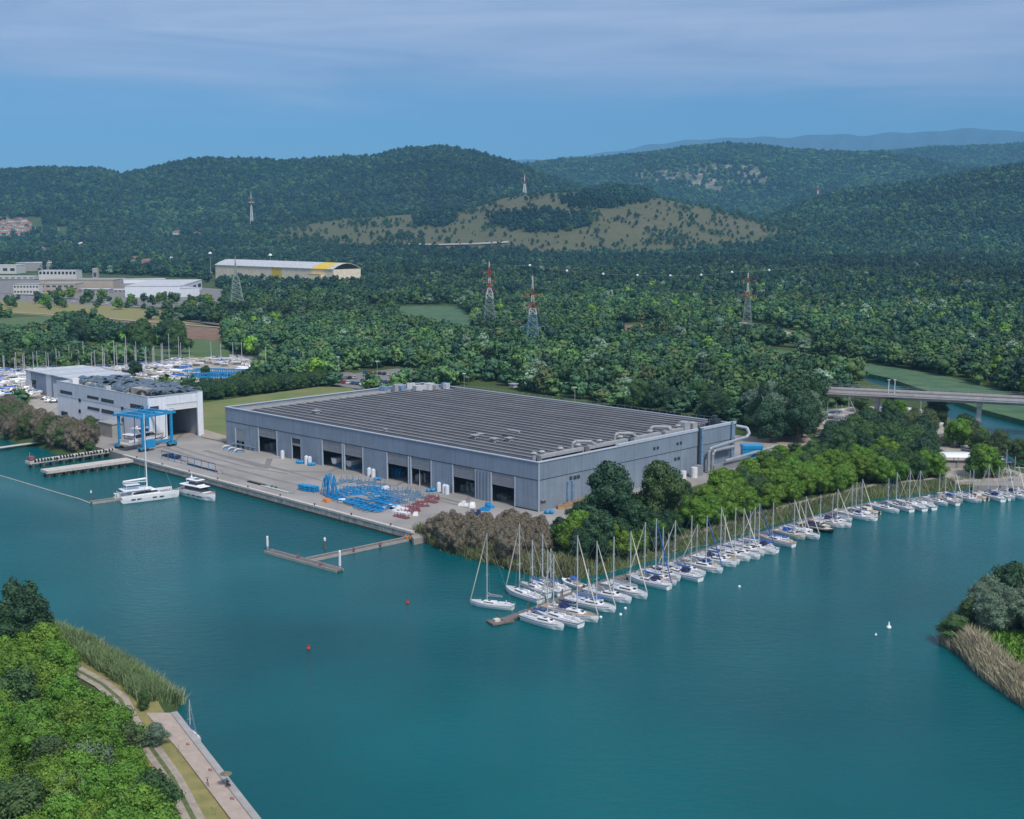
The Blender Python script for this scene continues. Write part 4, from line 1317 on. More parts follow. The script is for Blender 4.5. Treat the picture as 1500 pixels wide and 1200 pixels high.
# lower solid walls between the bays
cur = 0.0
edges = []
for y1, y2, k in seg:
    if y1 - cur > 0.15:
        edges.append((cur, y1))
    cur = max(cur, y2)
edges.append((cur, LH))
for y1, y2 in edges:
    n = max(1, int(round((y2 - y1) / 5.5)))
    for i in range(n):
        a_, b_ = y1 + (y2 - y1) * i / n, y1 + (y2 - y1) * (i + 1) / n
        hp('wall_panel', MB().box(0, a_ + .02, 0, T_, b_ - .02, ZS - .12), m_hallw2)
n = 28
for i in range(n):
    a_, b_ = LH * i / n, LH * (i + 1) / n
    hp('upper_panel', MB().box(-.12, a_ + .015, ZS + .12, T_, b_ - .015, ZT - .25), m_hallw)
hp('seam', MB().box(-.02, 0, ZS - .12, T_ + .02, LH, ZS + .12).box(0, -.02, ZS - .12, WH, .3, ZS + .12), m_seam)
hp('plinth', MB().box(-.14, 0.02, -.1, .0, seg[0][0] - .05, .35), m_seam)
SHUTZ = {0: 5.7}
for i, (y1, y2, k) in enumerate(seg):
    if k == 's':
        zb = 5.4 if i not in (1,) else 5.1
        if y1 > 125: zb = 5.9
        for q in range(5):
            z1 = zb + (ZS - .12 - zb) * q / 5; z2 = zb + (ZS - .12 - zb) * (q + 1) / 5 - .05
            hp('shutter_slat', MB().box(.1 + .03 * (q % 2), y1 + .35, z1, .3, y2 - .35, z2), m_shut)
        hp('jamb', MB().box(-.16, y1, 0, .32, y1 + .35, ZS - .12).box(-.16, y2 - .35, 0, .32, y2, ZS - .12), m_cap)
    elif k == 'w':
        hp('door_panel', MB().box(.1, y1, 5.0, .3, y2, 5.8), m_shut)
        hp('window', MB().box(.14, y1, 5.8, .3, y2, ZS - 1.6), m_win)
        hp('jamb', MB().box(-.05, y1 - .2, 0, .3, y1, ZS - 1.6).box(-.05, y2, 0, .3, y2 + .2, ZS - 1.6), m_cap)
        hp('wall_panel', MB().box(0, y1, ZS - 1.6, T_, y2, ZS - .12), m_hallw2)
    elif k == 'd':
        hp('door_panel', MB().box(.1, y1, 2.6, .3, y2, 7.0), m_shut)
        hp('wall_panel', MB().box(0, y1, 7.0, T_, y2, ZS - .12), m_hallw2)
        hp('jamb', MB().box(-.12, y2 - .5, 0, .3, y2, 7.2), m_cap)
    else:
        mbr = MB(); nn = 9
        for q in range(nn):
            a_ = y1 + (y2 - y1) * q / nn
            mbr.box(-.1 - .25 * (q % 2), a_ + .04, 0, .3, a_ + (y2 - y1) / nn - .04, ZS - .12)
        hp('ribbed_panel', mbr, m_hallw)
# interior
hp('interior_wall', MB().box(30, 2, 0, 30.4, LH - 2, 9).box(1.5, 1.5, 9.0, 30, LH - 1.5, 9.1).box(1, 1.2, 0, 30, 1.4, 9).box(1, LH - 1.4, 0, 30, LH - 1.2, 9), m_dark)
# right flank and rear walls
n = 16
xs_ = [WH * i / n for i in range(n + 1)]
for i in range(n):
    hp('side_panel', MB().box(xs_[i] + .02, 0, 0, xs_[i + 1] - .02, .3, ZS - .12), m_hallw2)
    hp('side_upper_panel', MB().box(xs_[i] + .02, -.12, ZS + .12, xs_[i + 1] - .02, .3, ZT - .25), m_hallw)
hp('corner_trim', MB().box(-.2, -.2, 0, .12, .12, ZT - .3), m_cap)
hp('rear_wall', MB().box(WH - .3, .3, 0, WH, LH, ZT - .4).box(T_, LH - .3, 0, WH, LH, ZT - .4), m_hallw)
hp('parapet_cap', MB().box(-.35, -.35, ZT - .25, .55, LH + .2, ZT).box(.55, -.35, ZT - .25, WH * .36, .9, ZT).box(WH * .36, -.35, ZT - .25, WH + .2, .9, ZT + .55)
   .box(WH - .5, .9, ZT - .25, WH + .2, LH + .2, ZT).box(.55, LH - .6, ZT - .25, WH - .5, LH + .2, ZT), m_cap)
hp('flat_roof', MB().box(.56, .91, ZT - 1.3, WH - .51, LH - .61, ZT - 1.1), m_rooflat)
hp('front_gutter', MB().box(.6, 3, ZT - 1.08, 2.4, LH - 15, ZT - .6), m_gutterd)
# ribbed roof: saw-tooth strips parallel to the front
NS = 24
x0r, x1r = 2.5, WH - 3.0
for i in range(NS):
    a_ = x0r + (x1r - x0r) * i / NS; b_ = x0r + (x1r - x0r) * (i + 1) / NS
    w_ = b_ - a_
    y1 = 4.5 + (0 if i < 22 else 1.5); y2 = LH - 14 + (i % 2) * .4 - 0.05 * i
    if i > 18: y2 -= (i - 18) * 2.2
    zl, zh = ZT - .75, ZT + .15
    mb = MB()
    vs = [(a_, y1, zl - .4), (b_ - .45, y1, zl - .4), (b_ - .45, y1, zh - .12), (a_ + w_ * .3, y1, zh), (a_, y1, zl)]
    vs2 = [(x, y2 + (2.6 if q in (0, 4) else 0.0), z) for q, (x, _, z) in enumerate(vs)]
    m5 = len(vs)
    mb.add(vs + vs2, [(k, (k + 1) % m5, m5 + (k + 1) % m5, m5 + k)[::-1] for k in range(m5)] + [tuple(range(m5)), tuple(range(2 * m5 - 1, m5 - 1, -1))], 0)
    o = hp('roof_strip', mb, m_roof)
    hp('ridge_flashing', MB().box(a_ + w_ * .3 - .26, y1 + .1, zh - .02, a_ + w_ * .3 + .26, y2, zh + .09), m_gutter)
    # pale triangle where the strip ends
    tri = MB(); tri.add([(a_, y2 + 3.0, ZT - 1.08), (b_, y2 + .3, ZT - 1.08), (b_, y2 + 3.4, ZT - 1.08), (a_, y2 + 3.0, ZT - .75), (b_, y2 + .3, ZT - .75), (b_, y2 + 3.4, ZT - .75)],
                        [(3, 4, 5), (0, 1, 4, 3), (1, 2, 5, 4), (2, 0, 3, 5)])
    hp('end_flashing', tri, m_wroof)
def vent(x, y, s=1.0, mtl=None):
    mb = MB().box(x - .7 * s, y - .7 * s, ZT - .2, x + .7 * s, y + .7 * s, ZT + .7 * s)
    mb.box(x - 1.0 * s, y - 1.0 * s, ZT + .75 * s, x + 1.0 * s, y + 1.0 * s, ZT + .95 * s)
    hp('roof_vent', mb, mtl or m_duct)
def roofpt(px, py): 
    g = G(px, py, QZ + ZT); return HF.l((g.x, g.y))
for px, py, s in [(463, 606, 1.3), (565, 631, .7), (696, 642, 1.2), (704, 639, 1.0), (724, 647, 1.2), (746, 646, 1.2), (752, 567, 1.6)]:
    x, y = roofpt(px, py); vent(x, y, s)
for (a1, b1), (a2, b2) in [((744, 632), (761, 635)), ((737, 640), (752, 643))]:
    p, q = roofpt(a1, b1), roofpt(a2, b2)
    hp('roof_duct', MB().tube((p[0], p[1], ZT + .5), (q[0], q[1], ZT + .5), .35, 6), m_duct if a1 > 740 else m_seam)
# ducts and extractors along the right edge
for xa, xb in [(3, 22), (24.5, 43), (46, 60), (62, 74)]:
    hp('duct', MB().box(xa, 1.8, ZT + .3, xb, 3.3, ZT + 1.2).box(xa, 1.9, ZT - 1, xa + .4, 3.5, ZT + .3).box(xb - .4, 1.9, ZT - 1, xb, 3.5, ZT + .3), m_duct)
for x in (1.6, 5, 13, 21, 31, 41, 47, 56, 66, 71, 79):
    mb = MB().tube((x, 3.4, ZT - .2), (x, 3.4, ZT + 1.9), .55, 8).tube((x, 3.4, ZT + 1.9), (x, 3.4, ZT + 2.3), 1.0, 8, 0, .7)
    hp('extractor', mb, m_duct)
for x in (20, 40, 58):
    pts = [(x, 4.8, ZT - .2), (x, 4.8, ZT + 2.2), (x + 1.2, 4.4, ZT + 2.9), (x + 6, 2.6, ZT + 2.4), (x + 7.5, 2.0, ZT + 1.2)]
    hp('bent_duct', MB().path(pts, .45, 8), m_duct)
hp('extractor_unit', MB().box(72, 1.4, ZT - .5, 75, 4.2, ZT + 3).box(76.5, 1.4, ZT + .2, 79, 3.8, ZT + 2.2), m_duct)
hp('extractor_unit', MB().box(90, 2, ZT - .5, 93.5, 5, ZT + 1.8).tube((91.8, 3.5, ZT + 1.8), (91.8, 3.5, ZT + 3), 1.0, 8), m_seam)
# plant heap at the far left corner of the roof
rr = random.Random(5)
for i in range(16):
    x = rr.uniform(74, 96); y = LH - rr.uniform(2.5, 20) 
    hp('roof_plant', MB().box(x, y, ZT - 1, x + rr.uniform(1.5, 4.5), y + rr.uniform(1, 3), ZT + rr.uniform(.4, 2.2), rz=rr.uniform(-.3, .3)), [m_wroof, m_duct, m_pblue][i % 3])
# railing round the roof edge
mb = MB()
for i in range(31):
    x = 3 + i * 2.9
    mb.tube((x, 4.2, ZT - .3), (x, 4.2, ZT + 2.0), .05, 4, cap=False)
mb.tube((3, 4.2, ZT + 1.0), (90, 4.2, ZT + 1.0), .05, 4)
for i in range(40):
    mb.tube((WH - 2.5, 8 + i * 3.2, ZT - .3), (WH - 2.5, 8 + i * 3.2, ZT + 1.6), .05, 4, cap=False)
mb.tube((WH - 2.5, 8, ZT + 1.5), (WH - 2.5, 133, ZT + 1.5), .05, 4)
hp('roof_railing', mb, m_steel)
# windows of the flank
for px, py in [(958, 657), (963, 656), (992, 650), (997, 649), (957, 676.5), (962, 676), (836, 700), (842, 699), (847, 698), (989, 672), (994, 671)]:
    for z in np.arange(1, 14, .1):
        x = HF.xat(px, 0, QZ + z)
        if abs(PXv(*HF.w(x, 0, QZ + z))[1] - py) < .6:
            hp('window', MB().box(x - .6, -.16, z - .5, x + .6, -.02, z + .5), m_winb); break
for px in (831, 838):
    x = HF.xat(px, 0, QZ); hp('downpipe', MB().box(x - .4, -.5, .2, x + .4, -.02, 7.0), m_pblue)
x = HF.xat(795, 0, QZ); hp('door', MB().box(x - 1, -.1, 0, x + 1, -.01, 3.2).box(x - 1.1, -.9, 3.2, x + 1.1, 0, 3.4), [m_shut]); 
x = HF.xat(1021, 0, QZ)
hp('side_column', MB().box(x - .25, -.8, 0, x + .25, -.13, ZT + .9), m_seam)
hp('side_column', MB().box(x + .9, -1.0, 0, x + 2.0, -.13, ZT + .6), m_pblue)
x2 = HF.xat(1069, 0, QZ + 5); hp('side_column', MB().tube((x2, -.8, 0), (x2, -.8, ZT + 1.0), .3, 8), m_pblue)
# silver pipes on the flank
for k, (dx, zz) in enumerate(((0, 8.3), (2.2, 7.2))):
    xp = HF.xat(1037, -2, QZ) + dx
    xe = WH + 4 if k == 0 else xp + 12
    pts = [(xp, -2.2, 0), (xp, -2.2, zz - 1.4), (xp + .4, -2.2, zz - .5), (xp + 1.4, -2.2, zz), (xe, -2.2, zz + (1.2 if k == 0 else 0))]
    if k == 0: pts += [(xe + 1.5, -2.2, zz + 2.2), (xe + 1.7, -1.0, zz + 4.0), (xe - .5, 2, zz + 4.6)]
    hp('silver_pipe', MB().path(pts, .55, 10), m_silver)
xp = HF.xat(1062, -4, QZ + 3)
hp('silver_pipe', MB().path([(xp, -4, 3.4), (xp + 32, -4, 4.4)], .5, 8), m_silver)
hp('pipe_cabinet', MB().box(xp - 5, -3.2, 0, xp + 20, -1.0, 2.2).box(xp - 14, -3.0, 0, xp - 11, -1, 3.4), m_shut)
hp('small_tank', MB().tube((xp - 16, -3, 0), (xp - 16, -3, 3.4), 1.1, 10).tube((xp - 21, -2.4, 0), (xp - 21, -2.4, 2.8), .9, 10), m_white)
g = G(1120, 645, QZ + 6); lx, ly = HF.l((g.x, g.y))
tag(MB().box(-3.4, -2.2, 0, 3.4, 2.2, 5.2).prism([(-3.6, -2.4), (3.6, -2.4), (3.6, 2.4), (-3.6, 2.4)], 5.2, 6.2).build('container', m_lift, loc=(*HF.w(WH + 9, -1)[:2], QZ - .3)), 'bright blue covered container beyond the right end of the hall', 'container')

# ================================================================== white workshop and pale hall
_zt = QZ + 17.2
P0, P1, P2 = [Vector((*G(a_, b_, _zt).xy, QZ)) for a_, b_ in ((216, 582.5), (295, 573.5), (87, 558))]
angW = math.atan2(P1.y - P0.y, P1.x - P0.x)
# long side and end wall meet at a right angle: split the error between them
a2 = math.atan2(P2.y - P0.y, P2.x - P0.x) - R(90)
angW = (angW + a2) / 2
WF = Frame(P0, angW)
LW = (P2 - P0).length * 1.0; EW = (P1 - P0).length * 1.0
ZW = 17.2
ws = thing('workshop', 'white three-storey workshop with strip windows and huge open doorway', 'workshop', (P0.x, P0.y, QZ), angW)
def wp_(name, mb, mats): return mb.build(name, mats, ws)
WXD0 = WF.xat(243, 0, QZ + 5); WXD1 = EW - 2.4
ts = [0, .25, .30, .62, .66, 1.0]
n = 14
for i in range(n):
    a_, b_ = LW * i / n, LW * (i + 1) / n
    wp_('wall_panel', MB().box(0, a_ + .02, 0, .35, b_ - .02, 11.4), m_wbld2 if i > 3 else m_wbld)
    wp_('upper_panel', MB().box(-.1, a_ + .02, 11.45, .35, b_ - .02, ZW), m_wbld)
wp_('corner_wall', MB().box(.36, -.02, 0, WXD0, .35, ZW), m_wbld2)
wp_('door_jamb', MB().box(WXD1, -.3, 0, EW, .35, ZW), m_wbld2)
wp_('door_jamb', MB().box(WXD0, -.08, 0, WXD0 + .6, .3, 13.5), m_wbld2)
wp_('lintel', MB().box(WXD0, -.1, 13.6, WXD1 - .01, .35, ZW), m_wbld2)
for q in range(3):
    wp_('shutter_slat', MB().box(WXD0 + .6, .12 + .03 * (q % 2), 11.2 + .8 * q, WXD1 - .05, .3, 11.2 + .8 * q + .74), m_white)
wp_('rear_wall', MB().box(EW - .35, .36, 0, EW, LW, ZW).box(.36, LW - .3, 0, EW - .36, LW, ZW), m_wbld)
wp_('inner_wall', MB().box(WXD0 - .5, 35, 0, EW - .4, 35.4, 14).box(WXD0 - .6, .4, 0, WXD0 - .3, 35, 14).box(WXD0 - .5, .4, 14.0, EW - .4, 35, 14.1), m_bgrey)
wp_('flat_roof', MB().box(.36, .36, ZW - .9, EW - .36, LW - .3, ZW - .7), m_bgrey)
wp_('parapet_cap', MB().box(-.15, -.1, ZW, .5, LW + .1, ZW + .2).box(.5, -.32, ZW, EW + .1, .5, ZW + .2).box(EW - .4, .5, ZW, EW + .1, LW + .1, ZW + .2), m_cap)
def wwin(px1, px2, py1, py2, x=0.0, n=5, glass=None):
    """window strip on the long side given by its picture corners"""
    def z_of(px, py):
        best = (1e9, 0, 0)
        for z in np.arange(0, 17, .08):
            y = WF.yat(px, 0, QZ + z)
            e = abs(PXv(*WF.w(0, y, QZ + z))[1] - py)
            if e < best[0]: best = (e, z, y)
        return best[1], best[2]
    z2, ya = z_of(px1, py1); z1, _ = z_of(px1, py2)
    _, yb = z_of(px2, py2 + .18 * (px2 - px1))
    y1, y2 = min(ya, yb), max(ya, yb)
    fr = wp_('window', MB().box(-.16, y1, z1, .1, y2, z2), m_seam)
    for i in range(n):
        a_ = y1 + (y2 - y1) * i / n + .06; b_ = y1 + (y2 - y1) * (i + 1) / n - .06
        MB().box(-.19, a_, z1 + .12, -.13, b_, z2 - .12).build('pane', glass or m_winb, fr)
for px1, px2, py1, py2 in [(88.5, 106, 571, 575.5), (128, 145, 579, 583), (148.5, 167, 583, 588), (128.5, 146, 595, 599), (149, 167, 599, 604), (129, 146, 611, 615), (149.5, 168, 615, 619), (191, 211, 591, 597), (90, 99.5, 602, 608)]:
    wwin(px1, px2, py1, py2)
for px, py in [(117, 586), (117, 602), (179.5, 598), (180, 615), (112.5, 619), (118, 619)]:
    wwin(px - 1.6, px + 1.6, py - 2.5, py + 2.5, n=1, glass=m_win)
wwin(133.5, 143, 620, 629, n=2, glass=m_win)
# window on the end wall
wp_('window', MB().box(.8, -.14, 11.9, WXD0 * .62, .02, 13.6), m_winb)
wp_('annex', MB().box(-4.5, LW * .27, 0, -.12, LW * .42, 5.2).box(-4.7, LW * .265, 5.2, 0, LW * .425, 5.5), m_bgrey)
# curved rooflights, dozens, tilted in rows
rr = random.Random(8)
def shell(mb, L_, r_, th=1.9, n=7):
    pr = []
    for i in range(n + 1):
        a_ = math.pi / 2 + th * (i / n - .5)
        pr.append((r_ * math.cos(a_), r_ * math.sin(a_) - r_ * .35))
    vs = [(x, -L_ / 2, z) for x, z in pr] + [(x, L_ / 2, z) for x, z in pr] + [(x * .9, -L_ / 2, z - .25) for x, z in pr] + [(x * .9, L_ / 2, z - .25) for x, z in pr]
    k = n + 1
    fs = [(i, i + 1, k + i + 1, k + i) for i in range(n)] + [(2 * k + i, 3 * k + i, 3 * k + i + 1, 2 * k + i + 1) for i in range(n)]
    fs += [(i, 2 * k + i, 2 * k + i + 1, i + 1) for i in range(n)] + [(k + i, k + i + 1, 3 * k + i + 1, 3 * k + i) for i in range(n)]
    fs += [(0, k, 3 * k, 2 * k), (k - 1, 3 * k - 1, 4 * k - 1, 2 * k - 1)]
    return mb.add(vs, fs)
sh0 = shell(MB(), 3.6, 2.3).mesh('rooflight', m_dome)
nx_, ny_ = 6, 15
for i in range(nx_):
    for j in range(ny_):
        x = 3.0 + (EW - 6) * i / (nx_ - 1) + rr.uniform(-.5, .5); y = 2.5 + (LW - 12) * j / (ny_ - 1) + rr.uniform(-.6, .6)
        if (i < 2 and rr.random() < .35): continue
        o = link(bpy.data.objects.new('rooflight', sh0), ws)
        o.location = (x, y, ZW - .3 + rr.uniform(0, .9)); o.rotation_euler = (rr.uniform(-.25, .25), rr.uniform(-.2, .2), rr.uniform(-.7, .7)); o.scale = [rr.uniform(.75, 1.3)] * 3
for x, y, sx, sy, sz, m__ in [(2.2, LW * .30, 2.4, 6, 1.5, m_kerb), (2, LW * .48, 2.0, 9, 1.1, m_wroof), (3, LW * .13, 4.5, 8, 2.0, m_beige), (2.4, LW * .62, 2, 10, .9, m_kerb), (2, LW * .86, 3, 3, 1.6, m_gel)]:
    wp_('roof_box', MB().box(x, y, ZW - .8, x + sx, y + sy, ZW + sz), m__)

ZP = 10.5
_a, _b, _c = [G(a_, b_, QZ + ZP) for a_, b_ in ((37.5, 542.5), (106, 556.5), (157, 546))]
d1 = _a - _b
angP_ = math.atan2(d1.y, d1.x) - R(90)
ph = thing('pale_hall', 'low pale grey hall with flat white roof behind the workshop', 'hall', (_b.x, _b.y, QZ), angP_)
LP = d1.length; WP_ = (_c - _b).length; ox = 0.0
n = 9
for i in range(n):
    a_, b_ = LP * i / n, LP * (i + 1) / n
    if i == 7:
        MB().box(ox, a_ + .02, 6.5, ox + .3, b_ - .02, ZP).build('wall_panel', m_hallw, ph)
        MB().box(ox + .2, a_ + .3, 0, ox + .35, (a_ + b_) / 2 - .1, 6.5).build('door', m_win, ph); MB().box(ox + .2, (a_ + b_) / 2 + .5, 0, ox + .35, b_ - .3, 6.5).build('door', m_win, ph)
        continue
    MB().box(ox, a_ + .02, 0, ox + .3, b_ - .02, ZP).build('wall_panel', m_hallw if i % 4 else m_wbld, ph)
MB().box(ox - .14, LP * .26, 0, ox - .01, LP * .40, 7).build('shutter', m_wbld, ph)
MB().box(ox + .31, 0, 0, ox + WP_, .3, ZP).box(ox + .31, LP - .3, 0, ox + WP_, LP, ZP).box(ox + WP_ - .3, .31, 0, ox + WP_, LP - .31, ZP).build('rear_wall', m_hallw, ph)
for i in range(9):
    a_ = LP * i / 9; b_ = LP * (i + 1) / 9
    MB().box(ox - .3, a_ + .05, ZP + .02, ox + WP_ + .2, b_ - .05, ZP + .35 + .12 * (i % 2)).build('roof_sheet', m_wroof if i % 3 else m_cap, ph)
MB().tube((ox - .8, -1.5, 0), (ox - .8, -1.5, 6), .25, 6).build('downpipe', m_beige, ph)

# ================================================================== far buildings, each from its picture corners
def bld(name, label, cat, pl, pr, ptop, depth, wall, roof_m, roof='flat', rows=1, cols=0, wfrac=(.35, .7), zg=2.0, winm=None, trim=None, rise=None, group=None, zpts=None):
    """pl, pr: picture points of the front wall's two feet; ptop: picture row of the eave above pl"""
    if zpts:
        A = Vector(zpts[0]); B = Vector(zpts[1]); zg = min(A.z, B.z) - 1.5
    else:
        A = G(pl[0], pl[1], zg); B = G(pr[0], pr[1], zg)
    L_ = (B - A).length if not zpts else (B - A).xy.length
    h = zat(pl[0], ptop, math.hypot(A.x, A.y) * 1.0) - zg if ptop else 12
    a = math.atan2(B.y - A.y, B.x - A.x)
    t = thing(name, label, cat, (A.x, A.y, zg - .3), a, group)
    w = .3
    MB().box(0, 0, 0, L_, w, h).box(0, depth - w, 0, L_, depth, h).box(0, w, 0, w, depth - w, h).box(L_ - w, w, 0, L_, depth - w, h).build('wall', wall, t)
    if roof == 'flat':
        MB().box(-.3, -.3, h + .01, L_ + .3, depth + .3, h + .5).build('roof', roof_m, t)
    elif roof == 'gable':
        rs = rise or depth * .2; e = .7
        mb = MB(); mb.add([(-e, -e, h), (L_ + e, -e, h), (L_ + e, depth + e, h), (-e, depth + e, h), (-e, depth / 2, h + rs), (L_ + e, depth / 2, h + rs)],
                          [(0, 1, 5, 4), (2, 3, 4, 5), (1, 2, 5), (3, 0, 4), (3, 2, 1, 0)])
        mb.build('roof', roof_m, t)
    elif roof == 'hip':
        rs = rise or depth * .22; e = .8; k = min(depth, L_) / 2
        mb = MB(); mb.add([(-e, -e, h), (L_ + e, -e, h), (L_ + e, depth + e, h), (-e, depth + e, h), (k, depth / 2, h + rs), (L_ - k + .01, depth / 2, h + rs)],
                          [(0, 1, 5, 4), (2, 3, 4, 5), (1, 2, 5), (3, 0, 4), (3, 2, 1, 0)])
        mb.build('roof', roof_m, t)
    if cols:
        wm = None
        for r_ in range(rows):
            fh_ = h / rows
            for c in range(cols):
                cw = L_ / cols
                if wm is None:
                    wm = MB().box(-cw * .3, -.1, 0, cw * .3, .05, fh_ * (wfrac[1] - wfrac[0])).mesh('window', winm or m_winb)
                o = link(bpy.data.objects.new('window', wm), t)
                o.location = (cw * (c + .5), 0, fh_ * (r_ + wfrac[0]))
    return t, L_, h
bld('office_block', 'white two-storey office block at the left of the industrial estate', 'office', (20, 431), (57, 431), 410, 24, m_bwall, m_bgrey, rows=2, cols=8, zg=3)
bld('factory', 'pinkish factory building with a stair tower beside the white offices', 'factory', (58, 430), (110, 430), 410, 30, m_beige, m_bgrey, rows=2, cols=6, zg=3)
t, L_, h = bld('factory', 'long beige factory hall with dark ribbon windows on a white upper floor', 'factory', (60, 421), (166, 421), 405, 30, m_beige, m_rooflat, zg=3)
t, L_, h = bld('factory', 'pale factory with a high band of dark windows behind the beige hall', 'factory', (57, 410), (112, 410), 392, 25, m_bwall, m_wroof, rows=1, cols=10, wfrac=(.62, .9), zg=3, winm=m_win)
bld('warehouse', 'white flat warehouse at the left picture edge behind the trees', 'warehouse', (-30, 401), (24, 401), 384, 40, m_bwall, m_wroof, cols=5, zg=3)
bld('warehouse', 'grey roofed warehouse with white eaves above the offices', 'warehouse', (24, 397), (74, 397), 381, 50, m_bgrey, m_wroof, zg=3)
bld('warehouse', 'low white canopy building right of the beige factory', 'warehouse', (108, 429), (160, 429), 418, 16, m_bgrey, m_wroof, cols=8, zg=3)
bld('warehouse', 'small pale warehouse between factory and white industrial hall', 'warehouse', (160, 428), (186, 428), 420, 20, m_beige, m_wroof, cols=4, zg=3)
bld('warehouse', 'long low white roofed depot at the left edge above the offices', 'warehouse', (-30, 409), (50, 409), 399, 26, m_bwall, m_wroof, cols=9, zg=3)
bld('warehouse', 'dark roofed depot between the factory and the white hall', 'warehouse', (114, 413), (178, 413), 404, 22, m_bgrey, m_bgrey, cols=8, zg=3)
bld('stair_tower', 'slim pale tower rising behind the beige factory', 'tower', (136, 412), (143, 412), 390, 8, m_bgrey, m_wroof, cols=1, zg=3)
t, L_, h = bld('industrial_hall', 'white industrial hall with dark blue window bands in front of the yellow building', 'hall', (192, 431), (265, 435), 415, 26, m_wbld2, m_wroof, zg=3)
for i in range(9):
    a_ = L_ * i / 9
    MB().box(a_ + .3, -.12, h * .55, a_ + L_ / 9 - .3, 0.0, h * .86).build('window', m_pblue, t)
MB().box(0, -.25, h * .44, L_, -.02, h * .53).box(0, -.25, h * .88, L_, -.02, h * .95).build('dark_band', m_navy, t)
t, L_, h = bld('industrial_hall', 'bright white box hall with pale blue end beside the window-banded one', 'hall', (181, 415), (243, 414), 406, 24, m_gel, m_wroof, zg=3)
t, L_, h = bld('industrial_hall', 'white hall end with blue window band right of the long white one', 'hall', (265, 435), (296, 424), 416, 60, m_wbld2, m_wroof, cols=4, zg=3)
bld('low_building', 'low building with tan flat roof and white arches at the left picture edge', 'building', (-40, 489), (62, 489), 481, 36, m_bwall, m_beige, cols=14, wfrac=(.1, .75), winm=m_dark, zg=2.5)
bld('shed', 'small shed with bright blue wall beside the low tan roofed building', 'shed', (44, 491), (66, 490), 484, 8, m_lift, m_rooflat, zg=2.5)
# yellow vaulted building
A = G(316, 410, 3); B = G(489, 419, 3)
L_ = (B - A).length; a = math.atan2(B.y - A.y, B.x - A.x)
yb = thing('vaulted_hall', 'long cream hall with ribbed vaulted white roof and yellow panels', 'hall', (A.x, A.y, 2), a)
nb = 24; ch = 22.0; dp = 46.0
for i in range(nb):
    x0_, x1_ = L_ * i / nb, L_ * (i + 1) / nb
    MB().box(x0_ + .15, 0, 0, x1_ - .15, .5, ch).build('wall_panel', m_yel if i in (12, 13) else m_cream, yb)
    mb = MB(); prv = None
    for k in range(7):
        t_ = k / 6; y = -1 + (dp + 2) * t_; z = ch + 10 * math.sin(math.pi * (0.08 + .84 * t_)) - 2
        if prv: mb.add([(x0_ + .2, prv[0], prv[1]), (x1_ - .2, prv[0], prv[1]), (x1_ - .2, y, z), (x0_ + .2, y, z), (x0_ + .2, prv[0], prv[1] - .6), (x1_ - .2, prv[0], prv[1] - .6), (x1_ - .2, y, z - .6), (x0_ + .2, y, z - .6)], [(0, 1, 2, 3), (7, 6, 5, 4), (0, 4, 5, 1), (3, 2, 6, 7), (0, 3, 7, 4), (1, 5, 6, 2)])
        prv = (y, z)
    mb.build('roof_rib', m_yel if 20 <= i <= 22 else m_wroof, yb)
MB().box(0, .6, 0, .6, dp, ch).box(L_ - .6, .6, 0, L_, dp, ch).box(.7, dp - .5, 0, L_ - .7, dp, ch).build('end_wall', m_cream, yb)
MB().box(L_ * .83, -6, 0, L_ * .93, -.05, 15).build('entrance_block', m_cream, yb)
MB().box(L_ * .83, -6.3, 15.02, L_ * .93, -.05, 16).build('entrance_roof', m_yel, yb)
bld('cabin', 'blue grey kiosk under a concrete slab by the small canal', 'kiosk', (543, 466), (567, 466), 456, 10, m_pblue, m_kerb, zg=2)
bld('farmhouse', 'dark roofed farmhouse in the wood above the canal kiosk', 'house', (487, 443), (512, 443), 437, 14, m_bwall, m_tile2, 'gable', cols=4, zg=3)
# houses
HOUSES = [(188, 384, 215, 384, 'long brown roofed house with white arches on the wooded slope', m_tile2), (212, 388, 234, 388, 'twin gabled reddish house right of the long brown one', m_tile2),
          (250, 383, 260, 383, 'small pale gable showing above the trees left of the lamp mast', m_wroof)]
def hillhouse(px1, py, px2, lab, rm, grp=None, d0=900, d1=4600, h=7, dep=11, roof='hip'):
    a_ = hillpt(px1, py, d0, d1); b_ = hillpt(px2, py, d0, d1)
    if abs(a_[1] - b_[1]) > 60: b_ = (a_[0] + (px2 - px1) * a_[1] / FOC, a_[1], a_[2])
    return bld('house', lab, 'house', (px1, py), (px2, py), None, dep * 1.9, m_bwall if rm is not m_wroof else m_beige, rm, roof, rows=2, cols=4, zpts=(a_, b_), group=grp)
for px1, py, px2, _, lab, rm in HOUSES: hillhouse(px1, py + 3, px2, lab, rm)
rr = random.Random(4)
named = [(88, 337, 97, 'lone cream house right of the red roofed village'), (95, 360, 108, 'terracotta roofed villa left in the row below the village'), (108, 360, 122, 'long orange roofed villa in the middle of the row below the village'),
         (124, 361, 142, 'grey roofed villa at the right end of the row below the village'), (46, 365, 57, 'white walled house left below the villas'), (60, 368, 76, 'white gabled house beside the trees below the villas'), (66, 361, 76, 'pinkish house just above the white gabled one')]
for px1, py, px2, lab in named:
    hillhouse(px1, py + 2, px2, lab, m_wroof if 'grey' in lab else m_tile, h=8)
vill = [(40, 334, 50), (50, 331, 58), (22, 335, 30), (4, 345, 13), (36, 346, 44), (-8, 322, 2), (52, 338, 60), (14, 347, 22), (0, 325, 9), (3, 331, 12), (14, 324, 24), (26, 327, 36), (16, 329, 22), (38, 326, 47), (0, 340, 8), (9, 341, 18), (20, 340, 28), (26, 344, 33), (33, 339, 43), (45, 340, 56), (6, 335, 13), (-12, 329, -3), (-14, 338, -4), (12, 333, 17), (30, 332, 38), (48, 344, 54)]
